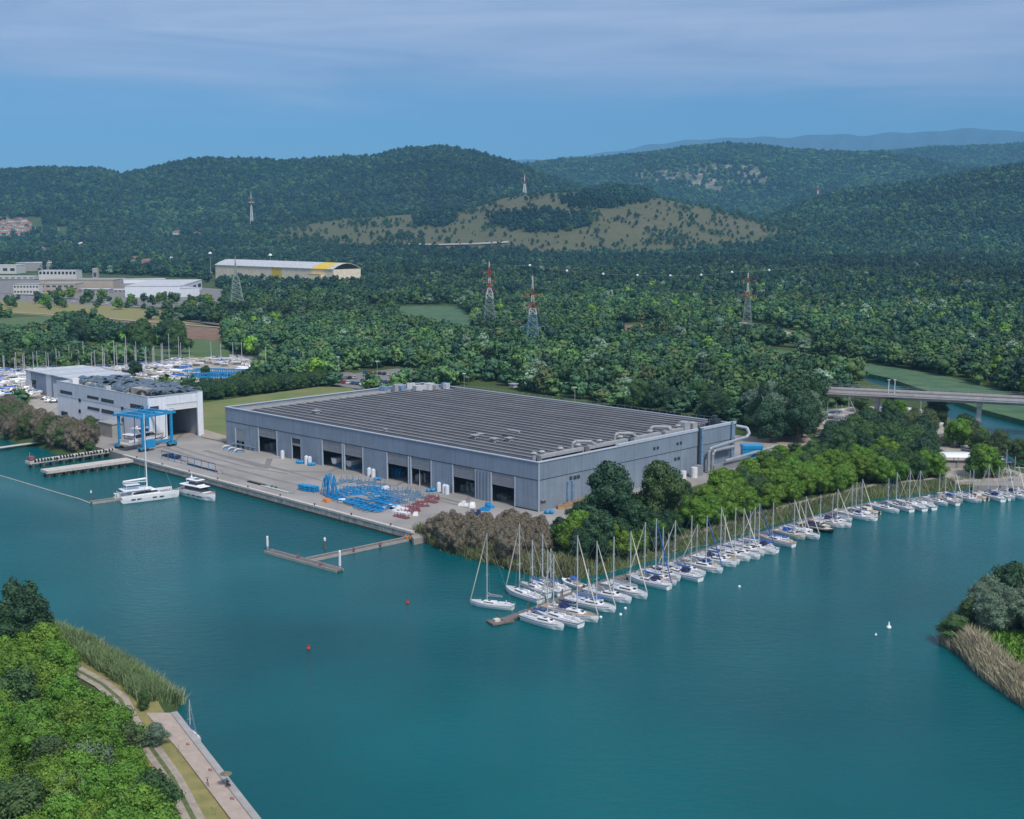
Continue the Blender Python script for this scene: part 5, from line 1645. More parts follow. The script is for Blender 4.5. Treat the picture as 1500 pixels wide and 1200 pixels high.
for i, (px1, py, px2) in enumerate(vill):
    hillhouse(px1, py, px2, 'white house with terracotta roof in the village on the left slope', m_tile, 'houses of the red roofed village', dep=13)
for px1, py, px2, lab in [(240, 346, 250, 'pink roofed farm left in the wood below the dark hill'), (262, 345, 276, 'second pink roofed farm in the wood below the dark hill'), (290, 347, 302, 'pale farm house right of the pink roofed ones')]:
    hillhouse(px1, py, px2, lab, m_tile2)

# ================================================================== bridge
DB = 17.0
def bpt(px, dep): return Vector(((px - 750) / FOC * dep, dep, 0))
ba, bb = bpt(1250, 521), bpt(1500, 497)
bdir = (bb - ba).normalized(); bang = math.atan2(bdir.y, bdir.x)
br = thing('road_bridge', 'pale concrete road bridge crossing the river on a tall pier', 'bridge', (ba.x, ba.y, 0), bang)
x0_, x1_ = -18, 330
MB().box(x0_, 2.5, 12.3, x1_, 9.5, 13.6).box(x0_, 0, 13.6, x1_, 12, 14.3).build('girder', m_brconc, br)
for i in range(34):
    xx_ = x0_ + 10 * i
    MB().box(xx_ + .05, -.15, 14.3, xx_ + 9.95, .2, 15.2).build('parapet', m_brconc, br)
    MB().box(xx_ + .05, 11.8, 14.3, xx_ + 9.95, 12.1, 15.2).build('parapet', m_brconc, br)
MB().box(x0_, .25, 14.3, x1_, 11.75, 14.36).build('roadway', m_asph, br)
mb = MB()
for i in range(87):
    xx_ = x0_ + 4 * i
    mb.tube((xx_, 0, 15.2), (xx_, 0, 16.1), .06, 4, cap=False).tube((xx_, 12, 15.2), (xx_, 12, 16.6), .06, 4, cap=False)
mb.tube((x0_, 0, 16.1), (x1_, 0, 16.1), .06, 4).tube((x0_, 12, 16.6), (x1_, 12, 16.6), .06, 4).tube((x0_, 12, 15.9), (x1_, 12, 15.9), .06, 4)
mb.build('railing', m_steel, br)
for px in (1282, 1433, 1590):
    lo, hi = -60, 320
    for _ in range(50):
        md_ = (lo + hi) / 2; p = ba + bdir * md_
        if PXv(p.x, p.y, 5)[0] < px: lo = md_
        else: hi = md_
    MB().box(lo - .9, 4, -2, lo + .9, 8, 11.2).box(lo - 1.1, 2.3, 11.2, lo + 1.1, 9.7, 12.28).build('pier', m_brconc, br)
MB().box(x0_ - 3, 1, 0, x0_ - .1, 11, 14.3).build('abutment', m_brconc, br)

# ================================================================== pylons, lamp masts
def pylon(name, label, px, py, ptop, arms, m1, m2, wb, band=None, group=None, zg=None, dist=None):
    if dist: 
        x, y, z = hillpt(px, py, *dist)
    else:
        g = G(px, py, 2); x, y, z = g.x, g.y, hz(g.x, g.y)
    H_ = zat(px, ptop, math.hypot(x, y)) - z
    t = thing(name, label, 'pylon', (x, y, z - .3), math.atan2(y, x) - R(90) + .15, group)
    nl = max(8, int(H_ / 4))
    r_ = max(.12, y * .00016)
    def wid(u): return wb * (1 - u) ** 1.15 * .5 + wb * .035 if u < .62 else wb * .085 * (1 - (u - .62) / .38) + .18
    lvl = [i / nl for i in range(nl + 1)]
    leg = {0: MB(), 1: MB(), 2: MB()}
    for i in range(nl):
        a_, b_ = lvl[i], lvl[i + 1]
        c = band(a_) if band else 0
        if band and c == 0 and a_ > .46: c = 2
        wa, wb2 = wid(a_), wid(b_)
        za, zb = a_ * H_ * .95, b_ * H_ * .95
        P4 = [(-1, -1), (1, -1), (1, 1), (-1, 1)]
        for k in range(4):
            p = P4[k]; q = P4[(k + 1) % 4]
            leg[c].tube((p[0] * wa, p[1] * wa, za), (p[0] * wb2, p[1] * wb2, zb), r_, 4, cap=False)
            leg[c].tube((p[0] * wa, p[1] * wa, za), (q[0] * wb2, q[1] * wb2, zb), r_ * .7, 3, cap=False)
            leg[c].tube((q[0] * wa, q[1] * wa, za), (p[0] * wb2, p[1] * wb2, zb), r_ * .7, 3, cap=False)
            leg[c].tube((p[0] * wb2, p[1] * wb2, zb), (q[0] * wb2, q[1] * wb2, zb), r_ * .7, 3, cap=False)
    leg[0].build('lattice', m1, t)
    if leg[1].v: leg[1].build('painted_band', m2, t)
    if leg[2].v: leg[2].build('painted_band', m_pwhite, t)
    MB().tube((0, 0, H_ * .94), (0, 0, H_), r_ * 1.2, 5, 0, r_ * .4).build('tip', m1, t)
    for u, ln, red in arms:
        z_ = u * H_; w_ = wid(u)
        mb = MB()
        for s in (-1, 1):
            mb.tube((s * w_, -w_, z_), (s * ln, 0, z_ + .3), r_ * .9, 4).tube((s * w_, w_, z_), (s * ln, 0, z_ + .3), r_ * .9, 4).tube((s * w_, 0, z_ + ln * .28), (s * ln, 0, z_ + .3), r_ * .9, 4)
            for q in (.3, .6):
                mb.tube((s * (w_ + (ln - w_) * q), 0, z_ + .2), (s * (w_ + (ln - w_) * q), 0, z_ + ln * .28 * (1 - q)), r_ * .6, 3)
        mb.build('cross_arm', m2 if red else m1, t)
        ins = MB()
        for s in (-1, 1): ins.tube((s * ln, 0, z_ + .2), (s * ln, 0, z_ - 2.2), r_ * .9, 4)
        ins.build('insulator', m_gsteel, t)
    return t, H_
redw = lambda u: 1 if (.58 < u < .68 or .76 < u < .86) else 0
pylon('pylon', 'slim red and white lattice pylon left of the pair behind the hall', 717, 489, 378, [(.58, 5, True), (.7, 4.5, True), (.82, 4, True)], m_pylon, m_pred, 10, redw)
pylon('pylon', 'broad red and white lattice pylon with wide arms behind the hall', 780, 516, 398, [(.32, 8, False), (.70, 7.5, True), (.55, 4, True)], m_pblue, m_pred, 9, lambda u: 1 if (.5 < u < .6 or .68 < u < .76) else 0)
pylon('pylon', 'distant red and white pylon beside the track in the right wood', 1094, 478, 394, [(.55, 7, True), (.8, 7, True)], m_pylon, m_pred, 7, lambda u: 1 if (.5 < u < .62 or .74 < u < .86) else 0)
pylon('pylon', 'pale green grey lattice pylon in front of the yellow hall', 347, 458, 372, [], m_gsteel, m_pred, 14)
pylon('pylon', 'tiny red and white pylon on the dark left hill', 377, 335, 281, [(.7, 9, False), (.82, 7, True)], m_pwhite, m_pred, 10, lambda u: 1 if .66 < u < .85 else 0, dist=(2500, 4900))
pylon('pylon', 'tiny pale pylon on the saddle above the dry hill', 768, 276, 255, [(.8, 10, True)], m_pwhite, m_pred, 10, lambda u: 1 if .5 < u < .7 else 0, dist=(2500, 3500))
pylon('pylon', 'tiny red and white pylon in the right forest valley', 1187, 292, 272, [(.6, 9, True)], m_pwhite, m_pred, 10, lambda u: 1 if (.2 < u < .4 or .6 < u < .8) else 0, dist=(3000, 7000))
for (px, pb, pt, lab) in [(309, 408, 369, 'tall lamp mast at the left end of the yellow hall'), (397, 412, 372, 'tall lamp mast in front of the middle of the yellow hall')]:
    g = G(px, pb, 3); H_ = zat(px, pt, g.xy.length) - 3
    t = thing('lamp_mast', lab, 'lamp mast', (g.x, g.y, 2.5))
    MB().tube((0, 0, 0), (0, 0, H_), .6, 8, 0, .3).build('pole', m_steel, t)
    MB().tube((0, 0, H_ - 1), (0, 0, H_ + 1.6), 2.8, 10, 0, 1.2).build('lamp_head', m_white, t)
for px, pb, pt, lab in [(496, 558, 521, 'thin lamp post by the hedge end of the car park'), (553, 570, 528, 'thin lamp post among the parked cars'), (680, 572, 547, 'lamp post just behind the left of the hall roof'), (963, 600, 575, 'lamp post behind the right part of the hall roof'), (842, 590, 567, 'short lamp post behind the middle of the hall roof')]:
    g = G(px, pb, 2.5); H_ = zat(px, pt, g.xy.length) - 2.5
    t = thing('lamp_post', lab, 'lamp post', (g.x, g.y, 2.4))
    MB().tube((0, 0, 0), (0, 0, H_), .16, 6, 0, .1).build('pole', m_steel, t)
    MB().box(-.9, -.2, H_ - .1, .9, .2, H_ + .2).build('lamp_head', m_white, t)
# power line with white marker balls across the plain
BALLS = [(776, 389), (830, 397), (883, 401.5), (933, 403.5), (955, 399), (981, 404), (1026, 403), (1071, 399), (1125, 396)]
pl_ = thing('power_line', 'overhead wire with white marker balls strung across the wood', 'power line', (0, 0, 0))
wp3 = []
for px, py in [(717, 388)] + [b for b in BALLS if b[0] != 955] + [(1190, 389)]:
    dep = 1350 + (px - 717) * .25
    wp3.append(Vector(((px - 750) / FOC * dep * cP * 1.01, dep, zat(px, py, dep))))
MB().path(wp3, .10, 4).build('wire', m_steel, pl_)
for p in wp3[1:-1]:
    MB().ball(p, 1.5, 0, 8).build('marker_ball', m_gel, pl_)
# far mountains
mp_ = [(700, 236), (820, 232), (900, 222), (950, 211), (1000, 206), (1060, 203), (1100, 200), (1150, 201), (1200, 197), (1250, 199), (1300, 193), (1350, 194), (1385, 190), (1430, 188), (1450, 191), (1500, 192), (1600, 185), (1800, 200), (2200, 230)]
dm = 25000
mxs = np.linspace(640, 2300, 260)
mys = np.interp(mxs, [p[0] for p in mp_], [p[1] for p in mp_])
rows_ = []
for f_, dd in ((0, -8000), (.45, -5000), (.8, -2000), (1, 0), (.6, 2500), (0, 5000)):
    r0 = []
    for i, (px, py) in enumerate(zip(mxs, mys)):
        D = dm + dd
        top = zat(px, py, dm) * (1 + .008 * math.sin(i * .7) + .006 * math.sin(i * .23)) if f_ == 1 else zat(px, py, dm)
        r0.append(((px - 750) / FOC * dm * (1 + dd / dm), D, max(0, top * f_ * (1 + (.12 * math.sin(i * .9 + f_ * 9) if 0 < f_ < 1 else 0)))))
    rows_.append(r0)
V = np.array(rows_).reshape(-1, 3); k_ = len(mxs)
Q = [(r_ * k_ + i, r_ * k_ + i + 1, (r_ + 1) * k_ + i + 1, (r_ + 1) * k_ + i) for r_ in range(len(rows_) - 1) for i in range(k_ - 1)]
m_mtn = mat('mountain_slope', (0.035, 0.05, 0.06), 0.95, var=.3, scale=.0006)
structure(link(bpy.data.objects.new('mountains', npmesh('mountains', V, Q, m_mtn, smooth=True))), 'far blue mountain range on the right horizon')
# ================================================================== boats
def hull_mesh(mb, L_, B, D=1.15, T=.35, mi=0, stripe=None, transom=.72, sheer=.25, deckmi=1):
    """lofted hull, bow towards +x, waterline at z = 0; returns deck outline"""
    n = 10; rings = []
    for i in range(n + 1):
        t = i / n; x = -L_ / 2 + L_ * t
        b = B / 2 * (transom + (1 - transom) * math.sin(min(1, t / .55) * math.pi / 2)) if t < .55 else B / 2 * max(.015, math.cos((t - .55) / .45 * math.pi / 2) ** .75)
        z = D + sheer * (t - .35) ** 2 * 2.2
        fl = .80 if t < .9 else .5
        xo = (t - .5) * .0 + (.5 * (1 - t) * 0)
        ring = [(x - .25 * (1 if i == 0 else 0), b, z), (x, b * .98, z * .6), (x - (.3 if t > .95 else 0), b * fl, 0.05), (x - (.5 if t > .95 else 0), 0, -T), ]
        full = ring + [(p[0], -p[1], p[2]) for p in ring[-2::-1]]
        rings.append(full)
    k = len(rings[0]); vs = [p for r_ in rings for p in r_]
    fs, fm = [], []
    for i in range(n):
        for j in range(k - 1):
            fs.append((i * k + j, i * k + j + 1, (i + 1) * k + j + 1, (i + 1) * k + j))
    mb.add(vs, [f[::-1] for f in fs], mi)
    mb.add(rings[0], [tuple(range(k))], mi)
    return [(r_[0][0], r_[0][1], r_[0][2]) for r_ in rings]
def deck_from(outl, inset=.06, dz=-.05):
    mb = MB(); n = len(outl)
    vs = []
    for x, b, z in outl:
        bb_ = max(0.01, b - inset); vs += [(x, bb_, z + dz), (x, 0, z + dz + .05), (x, -bb_, z + dz)]
    fs = []
    for i in range(n - 1):
        a_ = i * 3
        fs += [(a_, a_ + 1, a_ + 4, a_ + 3), (a_ + 1, a_ + 2, a_ + 5, a_ + 4)]
    mb.add(vs, [f[::-1] for f in fs])
    return mb
def cabin(mb, x0, x1, w0, w1, z0, z1, mi=0, slope=.5):
    vs = [(x0, -w0, z0), (x1, -w1, z0), (x1, w1, z0), (x0, w0, z0), (x0 + .15, -w0 * .82, z1), (x1 - slope, -w1 * .7, z1), (x1 - slope, w1 * .7, z1), (x0 + .15, w0 * .82, z1)]
    return mb.add(vs, [(3, 2, 1, 0), (4, 5, 6, 7), (0, 1, 5, 4), (1, 2, 6, 5), (2, 3, 7, 6), (3, 0, 4, 7)], mi)
def sailboat(name, label, L_=11.0, mast=15.0, hullm=None, cover=None, deckm=None, cat='sailboat', group=None, jib=True, spray=None, stripe=None, boomcover=True, loc=(0, 0, 0), rz=0):
    t = thing(name, label, cat, loc, rz, group)
    B = L_ * .285
    mb = MB(); ol = hull_mesh(mb, L_, B); h_ = mb.build('hull', [hullm or m_gel], t)
    for s in (-1, 1):
        st = MB(); pts = [(x, s * (b * .985 + .012), z * .78) for x, b, z in ol[:-1]]
        vs = [(p[0], p[1], p[2] + dz) for p in pts for dz in (0, .1)]
        st.add(vs, [((2 * i, 2 * i + 2, 2 * i + 3, 2 * i + 1) if s < 0 else (2 * i + 1, 2 * i + 3, 2 * i + 2, 2 * i)) for i in range(len(pts) - 1)])
        st.build('stripe', stripe or m_navy, h_)
    deck_from(ol).build('deck', deckm or m_deck, t)
    c = MB(); cabin(c, -L_ * .12, L_ * .26, B * .33, B * .22, 1.1, 1.62, slope=1.1); cb = c.build('cabin', hullm or m_gel, t)
    w = MB()
    for s in (-1, 1):
        w.add([(-L_ * .08, s * B * .318, 1.28), (L_ * .17, s * B * .235, 1.28), (L_ * .15, s * B * .222, 1.5), (-L_ * .07, s * B * .292, 1.5)], [(0, 1, 2, 3) if s < 0 else (3, 2, 1, 0)])
    w.build('window', m_win, cb)
    MB().box(L_ * .17, -.25, 1.5, L_ * .22, .25, 1.68).box(L_ * .02, -.3, 1.6, L_ * .07, .3, 1.7).build('hatch', m_win, cb)
    ck = MB().box(-L_ * .42, -B * .2, 1.02, -L_ * .13, B * .2, 1.12)
    ck.build('cockpit_floor', m_teak, t)
    bn = MB().box(-L_ * .40, -B * .34, 1.08, -L_ * .13, -B * .2, 1.38).box(-L_ * .40, B * .2, 1.08, -L_ * .13, B * .34, 1.38)
    bn.build('bench', hullm or m_gel, t)
    MB().tube((-L_ * .34, 0, 1.1), (-L_ * .34, 0, 1.8), .08, 5).tube((-L_ * .345, 0, 1.75), (-L_ * .335, 0, 1.78), .45, 10).build('steering_wheel', m_alu, t)
    if spray is not None:
        sp = MB(); x = -L_ * .13
        vs = [(x - .9, -B * .3, 1.5), (x + .9, -B * .27, 1.5), (x + .9, B * .27, 1.5), (x - .9, B * .3, 1.5), (x - .9, -B * .22, 2.35), (x + .2, -B * .2, 2.2), (x + .2, B * .2, 2.2), (x - .9, B * .22, 2.35)]
        sp.add(vs, [(4, 5, 6, 7), (0, 1, 5, 4), (1, 2, 6, 5), (2, 3, 7, 6), (3, 0, 4, 7)]); sp.build('spray_hood', spray, t)
    mx = L_ * .10; z0 = 1.55
    m_ = MB().tube((0, 0, 0), (0, 0, mast), .13, 6, 0, .10, cap=True)
    mo = m_.build('mast', m_alu, t, (mx, 0, z0))
    for f_ in (.38, .68):
        MB().tube((0, -B * .33 * (1.2 - f_), mast * f_), (0, B * .33 * (1.2 - f_), mast * f_), .04, 4).build('spreader', m_alu, mo)
    stay = MB().tube((0, 0, mast), (-L_ * .58, 0, -.3), .02, 3, cap=False)
    for s in (-1, 1): stay.tube((0, 0, mast * .95), (-.25, s * B * .44, -.4), .02, 3, cap=False)
    if not jib: stay.tube((0, 0, mast * .97), (L_ * .38, 0, -.3), .02, 3, cap=False)
    stay.build('rigging', m_steel, mo)
    if jib:
        MB().tube((L_ * .385, 0, -.1), (L_ * .2, 0, mast * .46), .09, 6, 0, .14).tube((L_ * .2, 0, mast * .46), (.12, 0, mast * .96), .14, 6, 0, .05).build('furled_jib', m_gel2 if not jib == 'blue' else m_blue, mo)
    bz = 1.15
    b_ = MB().tube((-.1, 0, bz), (-L_ * .36, 0, bz + .1), .09, 6); bo = b_.build('boom', m_alu, mo)
    if boomcover: MB().tube((-.05, 0, bz + .75), (-.8, 0, bz + .3), .12, 6, 0, .24).tube((-.8, 0, bz + .3), (-L_ * .35, 0, bz + .28), .24, 6, 0, .14).build('sail_cover', cover or m_navy, bo)
    rl = MB()
    for s in (-1, 1):
        pts = [(x, s * max(.02, b - .08), z + .55) for x, b, z in ol]
        for i_ in range(0, len(pts), 2): rl.tube((pts[i_][0], pts[i_][1], pts[i_][2] - .6), pts[i_], .02, 3, cap=False)
        rl.path(pts, .018, 3)
    rl.tube((ol[0][0], ol[0][1] - .08, ol[0][2] + .55), (ol[0][0], -ol[0][1] + .08, ol[0][2] + .55), .02, 3)
    rl.build('guard_rail', m_steel, t)
    return t
def motorboat(name, label, L_=7.0, hullm=None, top=None, cat='motorboat', group=None, loc=(0, 0, 0), rz=0, cover=None):
    t = thing(name, label, cat, loc, rz, group); B = L_ * .36
    mb = MB(); ol = hull_mesh(mb, L_, B, .95, .25, transom=.88); h_ = mb.build('hull', hullm or m_gel, t)
    if cover is not None:
        ol2 = [(x, b, z) for x, b, z in ol]
        vs = []; fs = []
        for x, b, z in ol2: vs += [(x, b * 1.02, z), (x, 0, z + .7 * (1 - abs(x) / L_)), (x, -b * 1.02, z)]
        for i in range(len(ol2) - 1):
            a_ = i * 3; fs += [(a_ + 3, a_ + 4, a_ + 1, a_), (a_ + 4, a_ + 5, a_ + 2, a_ + 1)]
        MB().add(vs, fs).build('boat_cover', cover, t)
        return t
    deck_from(ol).build('deck', hullm or m_gel, t)
    c = MB(); cabin(c, -L_ * .12, L_ * .26, B * .36, B * .26, .92, 1.75, slope=.9); cb = c.build('cabin', hullm or m_gel, t)
    w = MB(); cabin(w, -L_ * .10, L_ * .235, B * .375, B * .275, 1.25, 1.6, slope=.55); w.build('window', m_win, cb)
    MB().box(-L_ * .40, -B * .3, .95, -L_ * .14, B * .3, 1.1).build('cockpit_floor', m_teak, t)
    MB().box(-L_ * .5 - .45, -.2, .1, -L_ * .5 - .05, .2, 1.25).build('outboard', m_black, t)
    if top: MB().box(-L_ * .22, -B * .32, 2.1, L_ * .05, B * .32, 2.18).tube((-L_ * .2, -B * .3, 1.0), (-L_ * .2, -B * .3, 2.1), .03, 4).tube((-L_ * .2, B * .3, 1.0), (-L_ * .2, B * .3, 2.1), .03, 4).build('canopy', top, t)
    return t

# ---- the long pontoon
DOCK = W([(736, 908), (780, 893), (830, 873), (870, 857), (930, 839), (986, 822), (1028, 808), (1070, 794), (1118, 781), (1150, 771), (1190, 759), (1240, 745), (1276, 737), (1329, 731), (1393, 724), (1436, 720), (1500, 716), (1600, 708)], .6)
def dock_at(px):
    """point and outward (seaward) normal of the pontoon where column px crosses it"""
    for a_, b_ in zip(DOCK[:-1], DOCK[1:]):
        pa, pb = PXv(a_[0], a_[1], .6)[0], PXv(b_[0], b_[1], .6)[0]
        if pa <= px <= pb or b_ is DOCK[-1] or (px < pa and a_ is DOCK[0]):
            f_ = (px - pa) / (pb - pa)
            p = Vector((a_[0] + (b_[0] - a_[0]) * f_, a_[1] + (b_[1] - a_[1]) * f_, 0))
            d_ = Vector((b_[0] - a_[0], b_[1] - a_[1], 0)).normalized()
            n_ = Vector((d_.y, -d_.x, 0))
            return p, d_, n_
pn = thing('pontoon', 'long grey planked pontoon where the row of sailboats is moored', 'pontoon')
for a_, b_ in zip(DOCK[:-1], DOCK[1:]):
    a_ = Vector((*a_, 0)); b_ = Vector((*b_, 0)); d_ = (b_ - a_).normalized(); n_ = Vector((-d_.y, d_.x, 0)); ln = (b_ - a_).length
    k = max(1, int(ln / 6))
    for i in range(k):
        s0, s1 = ln * i / k + .08, ln * (i + 1) / k - .08
        mb = MB(); vs = []
        for z in (.2, .62):
            for s_, o_ in ((s0, -1.1), (s1, -1.1), (s1, 1.1), (s0, 1.1)):
                v = a_ + d_ * s_ + n_ * o_; vs.append((v.x, v.y, z))
        mb.add(vs, [(3, 2, 1, 0), (4, 5, 6, 7), (0, 1, 5, 4), (1, 2, 6, 5), (2, 3, 7, 6), (3, 0, 4, 7)])
        mb.build('deck_section', m_plank, pn)
        v = a_ + d_ * s0 + n_ * 1.25
        MB().tube((v.x, v.y, -2), (v.x, v.y, 1.9), .16, 6).build('pile', m_pile, pn)
        if i % 2 == 0:
            v = a_ + d_ * s0 + n_ * 3.2; v2 = a_ + d_ * s0 + n_ * 1.2
# prototypes: the first five real boats
BX = [  # length, mast, hull, cover, deck, jib, sprayhood, stripe
    dict(L_=11.5, mast=15.5, cover=m_grey, spray=None, stripe=m_navy, jib=True),
    dict(L_=11.0, mast=14.5, cover=m_blue, spray=m_navy, stripe=m_blue, jib=True),
    dict(L_=10.0, mast=13.5, cover=m_navy, spray=None, stripe=m_red, jib=False, deckm=m_teak),
    dict(L_=9.0, mast=12.5, cover=m_gel, spray=m_blue, stripe=m_grey, jib=True, hullm=m_gel2),
    dict(L_=10.5, mast=14.0, cover=m_blue, spray=None, stripe=m_navy, jib=False, boomcover=True),
    dict(L_=12.5, mast=17.5, cover=m_navy, spray=m_navy, stripe=m_navy, jib=True, deckm=m_teak),
    dict(L_=10.5, mast=14.0, cover=m_grey, spray=m_grey, stripe=m_blue, jib=False),
    dict(L_=8.0, mast=10.0, cover=m_blue, spray=None, stripe=m_navy, jib=False, hullm=m_gel),
    dict(L_=11.5, mast=15.0, cover=m_blue, spray=m_navy, stripe=m_gel2, jib=False, hullm=m_black, deckm=m_gel2),
    dict(L_=11.0, mast=15.0, cover=m_gel, spray=m_grey, stripe=m_red, jib='blue', hullm=m_gel),
]
PROTO = {}
CVN = ['grey sail cover', 'blue sail cover and navy spray hood', 'navy sail cover and teak deck', 'white sail cover on an ivory hull', 'blue sail cover and bare deck', 'navy cover, navy spray hood and teak deck', 'grey sail cover and grey spray hood', 'small hull and blue cover', 'black hull and cream deck', 'blue furled jib']
def put_sail(kind, loc, rz, label, group=None, mscale=1.0, sc=1.0, zoff=0.0):
    if kind not in PROTO:
        t = sailboat('sailboat', label, loc=loc, rz=rz, group=group, **BX[kind]); PROTO[kind] = t
        snap(t)
    else:
        t = dup(PROTO[kind], loc, rz, label)
        if group: t['group'] = group
        elif 'group' in t: del t['group']
    t.rotation_euler = (0, 0, rz); t.scale = (sc, sc, sc); t.location = loc
    for c in t.children:
        if c.name.startswith('mast'): c.scale = (1, 1, mscale)
    return t
def mast_scale(kind, x, y, pt, sc):
    """scale that brings the masthead to picture row pt"""
    dist = math.hypot(x, y)
    px, _ = PXv(x, y, 1.5)
    zt_ = zat(px, pt, dist)
    return max(.6, min(1.5, (zt_ - 1.55 * sc) / sc / BX[kind]['mast']))
rb = random.Random(21)
# sailboats on the seaward side: mast column, masthead row, kind
SEA = [(802, 806, 4), (811, 812, 0), (846, 784, 5), (862, 845, 7), (874, 792, 0), (899, 785, 6), (924, 776, 0), (945, 763, 1), (961, 757, 9), (971, 769, 2), (979, 778, 7), (989, 759, 1), (1013, 751, 6), (1021, 790, 3), (1035, 750, 9),
       (1056, 737, 1), (1062, 750, 2), (1077, 738, 4), (1089, 738, 0), (1099, 742, 4), (1106, 744, 1), (1112, 730, 9), (1133, 737, 2), (1164, 722, 3), (1171, 726, 3), (1181, 721, 0), (1202, 717, 8), (1220, 720, 2), (1227, 706, 1),
       (1249, 697, 3), (1255, 705, 4), (1263, 688, 0), (1302, 686, 4), (1314, 690, 9), (1333, 673, 0), (1348, 681, 0), (1377, 681, 6), (1386, 688, 2), (1400, 695, 3), (1421, 690, 4), (1426, 698, 2), (1449, 690, 1), (1464, 694, 4), (1477, 688, 0), (1492, 690, 1), (1508, 688, 0), (1522, 690, 2)]
ordn = ['first', 'second', 'third', 'fourth', 'fifth', 'sixth', 'seventh', 'eighth', 'ninth', 'tenth', 'eleventh', 'twelfth', 'thirteenth', 'fourteenth', 'fifteenth', 'sixteenth', 'seventeenth', 'eighteenth', 'nineteenth', 'twentieth']
def order(i):
    if i < 20: return ordn[i]
    tens = {20: 'twenty', 30: 'thirty', 40: 'forty'}
    b_ = (i + 1) // 10 * 10; r_ = (i + 1) - b_
    if r_ == 0: return {20: 'twentieth', 30: 'thirtieth', 40: 'fortieth', 50: 'fiftieth'}[b_]
    return tens.get(b_, 'fifty') + '-' + ordn[r_ - 1]
for i, (px, pt, kind) in enumerate(SEA):
    L_ = BX[kind]['L_']; sc = rb.uniform(1.08, 1.2) if px < 1150 else rb.uniform(.95, 1.06)
    bow_out = rb.random() < .72
    off = 1.3 + L_ * sc / 2 + rb.uniform(.2, .8)
    # walk along the pontoon until the mast stands in its column
    lo = px - 60.0; best = None
    for q in np.arange(px - 60, px + 20, .5):
        p, d_, n_ = dock_at(max(736, q))
        moff = off + (L_ * .1 * sc if bow_out else -L_ * .1 * sc)
        c_ = p + n_ * moff
        if q < 736: c_ = c_ + d_ * (q - 736) * .18
        e = abs(PXv(c_.x, c_.y, 8)[0] - px)
        if best is None or e < best[0]: best = (e, p + n_ * off + (d_ * (q - 736) * .18 if q < 736 else Vector((0, 0, 0))), n_, c_)
    _, c_, n_, mp__ = best
    rz = math.atan2(n_.y, n_.x) + (0 if bow_out else math.pi) + rb.uniform(-.05, .05)
    put_sail(kind, (c_.x, c_.y, 0), rz, 'sailboat, %s, %s seaward of the pontoon' % (CVN[kind], order(i)), 'sailboats moored along the long pontoon', mast_scale(kind, mp__.x, mp__.y, pt, sc), sc)
# boats without masts fill the free berths
berths = []
for o in bpy.data.objects:
    if o.type == 'EMPTY' and o.get('group') == 'sailboats moored along the long pontoon': berths.append((o.location.x, o.location.y))
MOT = {}
colsM = [(dict(L_=7.5, cover=m_gel), 'white covered boat'), (dict(L_=8.0), 'white cabin motorboat'), (dict(L_=7.0, cover=m_blue), 'blue covered boat'), (dict(L_=8.5, hullm=m_gel2), 'cream cabin motorboat'), (dict(L_=7.0, cover=m_grey), 'grey covered boat'), (dict(L_=7.5, top=m_navy), 'white motorboat with navy sunshade')]
nM = 0
for a_, b_ in zip(DOCK[2:-1], DOCK[3:]):
    a_ = Vector((*a_, 0)); b_ = Vector((*b_, 0)); d_ = (b_ - a_).normalized(); n_ = Vector((d_.y, -d_.x, 0)); ln = (b_ - a_).length
    s_ = 1.0
    while s_ < ln:
        c_ = a_ + d_ * s_ + n_ * 6.2
        if all(abs((Vector((x, y, 0)) - c_).dot(d_)) > 3.3 or (Vector((x, y, 0)) - c_).length > 12 for x, y in berths):
            k = rb.randrange(6); c2 = a_ + d_ * s_ + n_ * (1.4 + 4.2)
            kw, lb = colsM[k]; lab = '%s, %s mastless boat on the seaward side' % (lb, order(nM))
            rz = math.atan2(n_.y, n_.x) + rb.uniform(-.06, .06) + (math.pi if rb.random() < .4 else 0)
            if k in MOT: t = dup(MOT[k], (c2.x, c2.y, 0), rz, lab)
            else: t = MOT[k] = motorboat('motorboat', lab, loc=(c2.x, c2.y, 0), rz=rz, **kw); snap(t)
            t['group'] = 'mastless boats along the pontoon'
            berths.append((c2.x, c2.y)); nM += 1
        s_ += .6
print('mastless', nM)
# landward side near the end
LAND = [(712, 781, 0, 26.0, 'long white sailboat with bare boom moored alone off the pontoon end', (691, 886), (749, 893)),
        (757, 768, 0, 0, 'white sailboat with dark cockpit canopy, outermost on the landward side', (741, 866), (792, 884)),
        (778, 793, 7, 0, 'small sailboat tucked behind the dark canopied one', (760, 860), (808, 878)),
        (793, 784, 6, 0, 'sailboat with rounded white stern on the landward side', (777, 857), (822, 874)),
        (801, 812, 4, 0, 'sailboat between the rounded stern and the blue one on the landward side', (790, 856), (832, 870))]
for px, pt, kind, _, lab, bow, stern in LAND:
    b_ = G(*bow); s_ = G(*stern)
    c_ = (b_ + s_) / 2; d_ = b_ - s_
    sc = min(1.25, max(.9, d_.length / BX[kind]['L_']))
    put_sail(kind, (c_.x, c_.y, 0), math.atan2(d_.y, d_.x), lab, None, mast_scale(kind, c_.x, c_.y, pt, sc), sc)
b_ = G(822, 853); s_ = G(855, 864); d_ = b_ - s_
t = motorboat('motorboat', 'small open white boat with light blue cover on the landward side of the pontoon', 7.5, loc=(*((b_ + s_) / 2)[:2], 0), rz=math.atan2(d_.y, d_.x), top=m_blue)
fp = G(741, 909, .4)
t = thing('float_raft', 'small weathered raft at the outer end of the pontoon', 'raft', (fp.x - 1.2, fp.y - .5, 0), .5)
for k in range(5): MB().box(-2.6, -1.6 + k * .66, .2, 2.6, -1.0 + k * .66, .55 + .02 * (k % 2)).build('plank', m_plank, t)
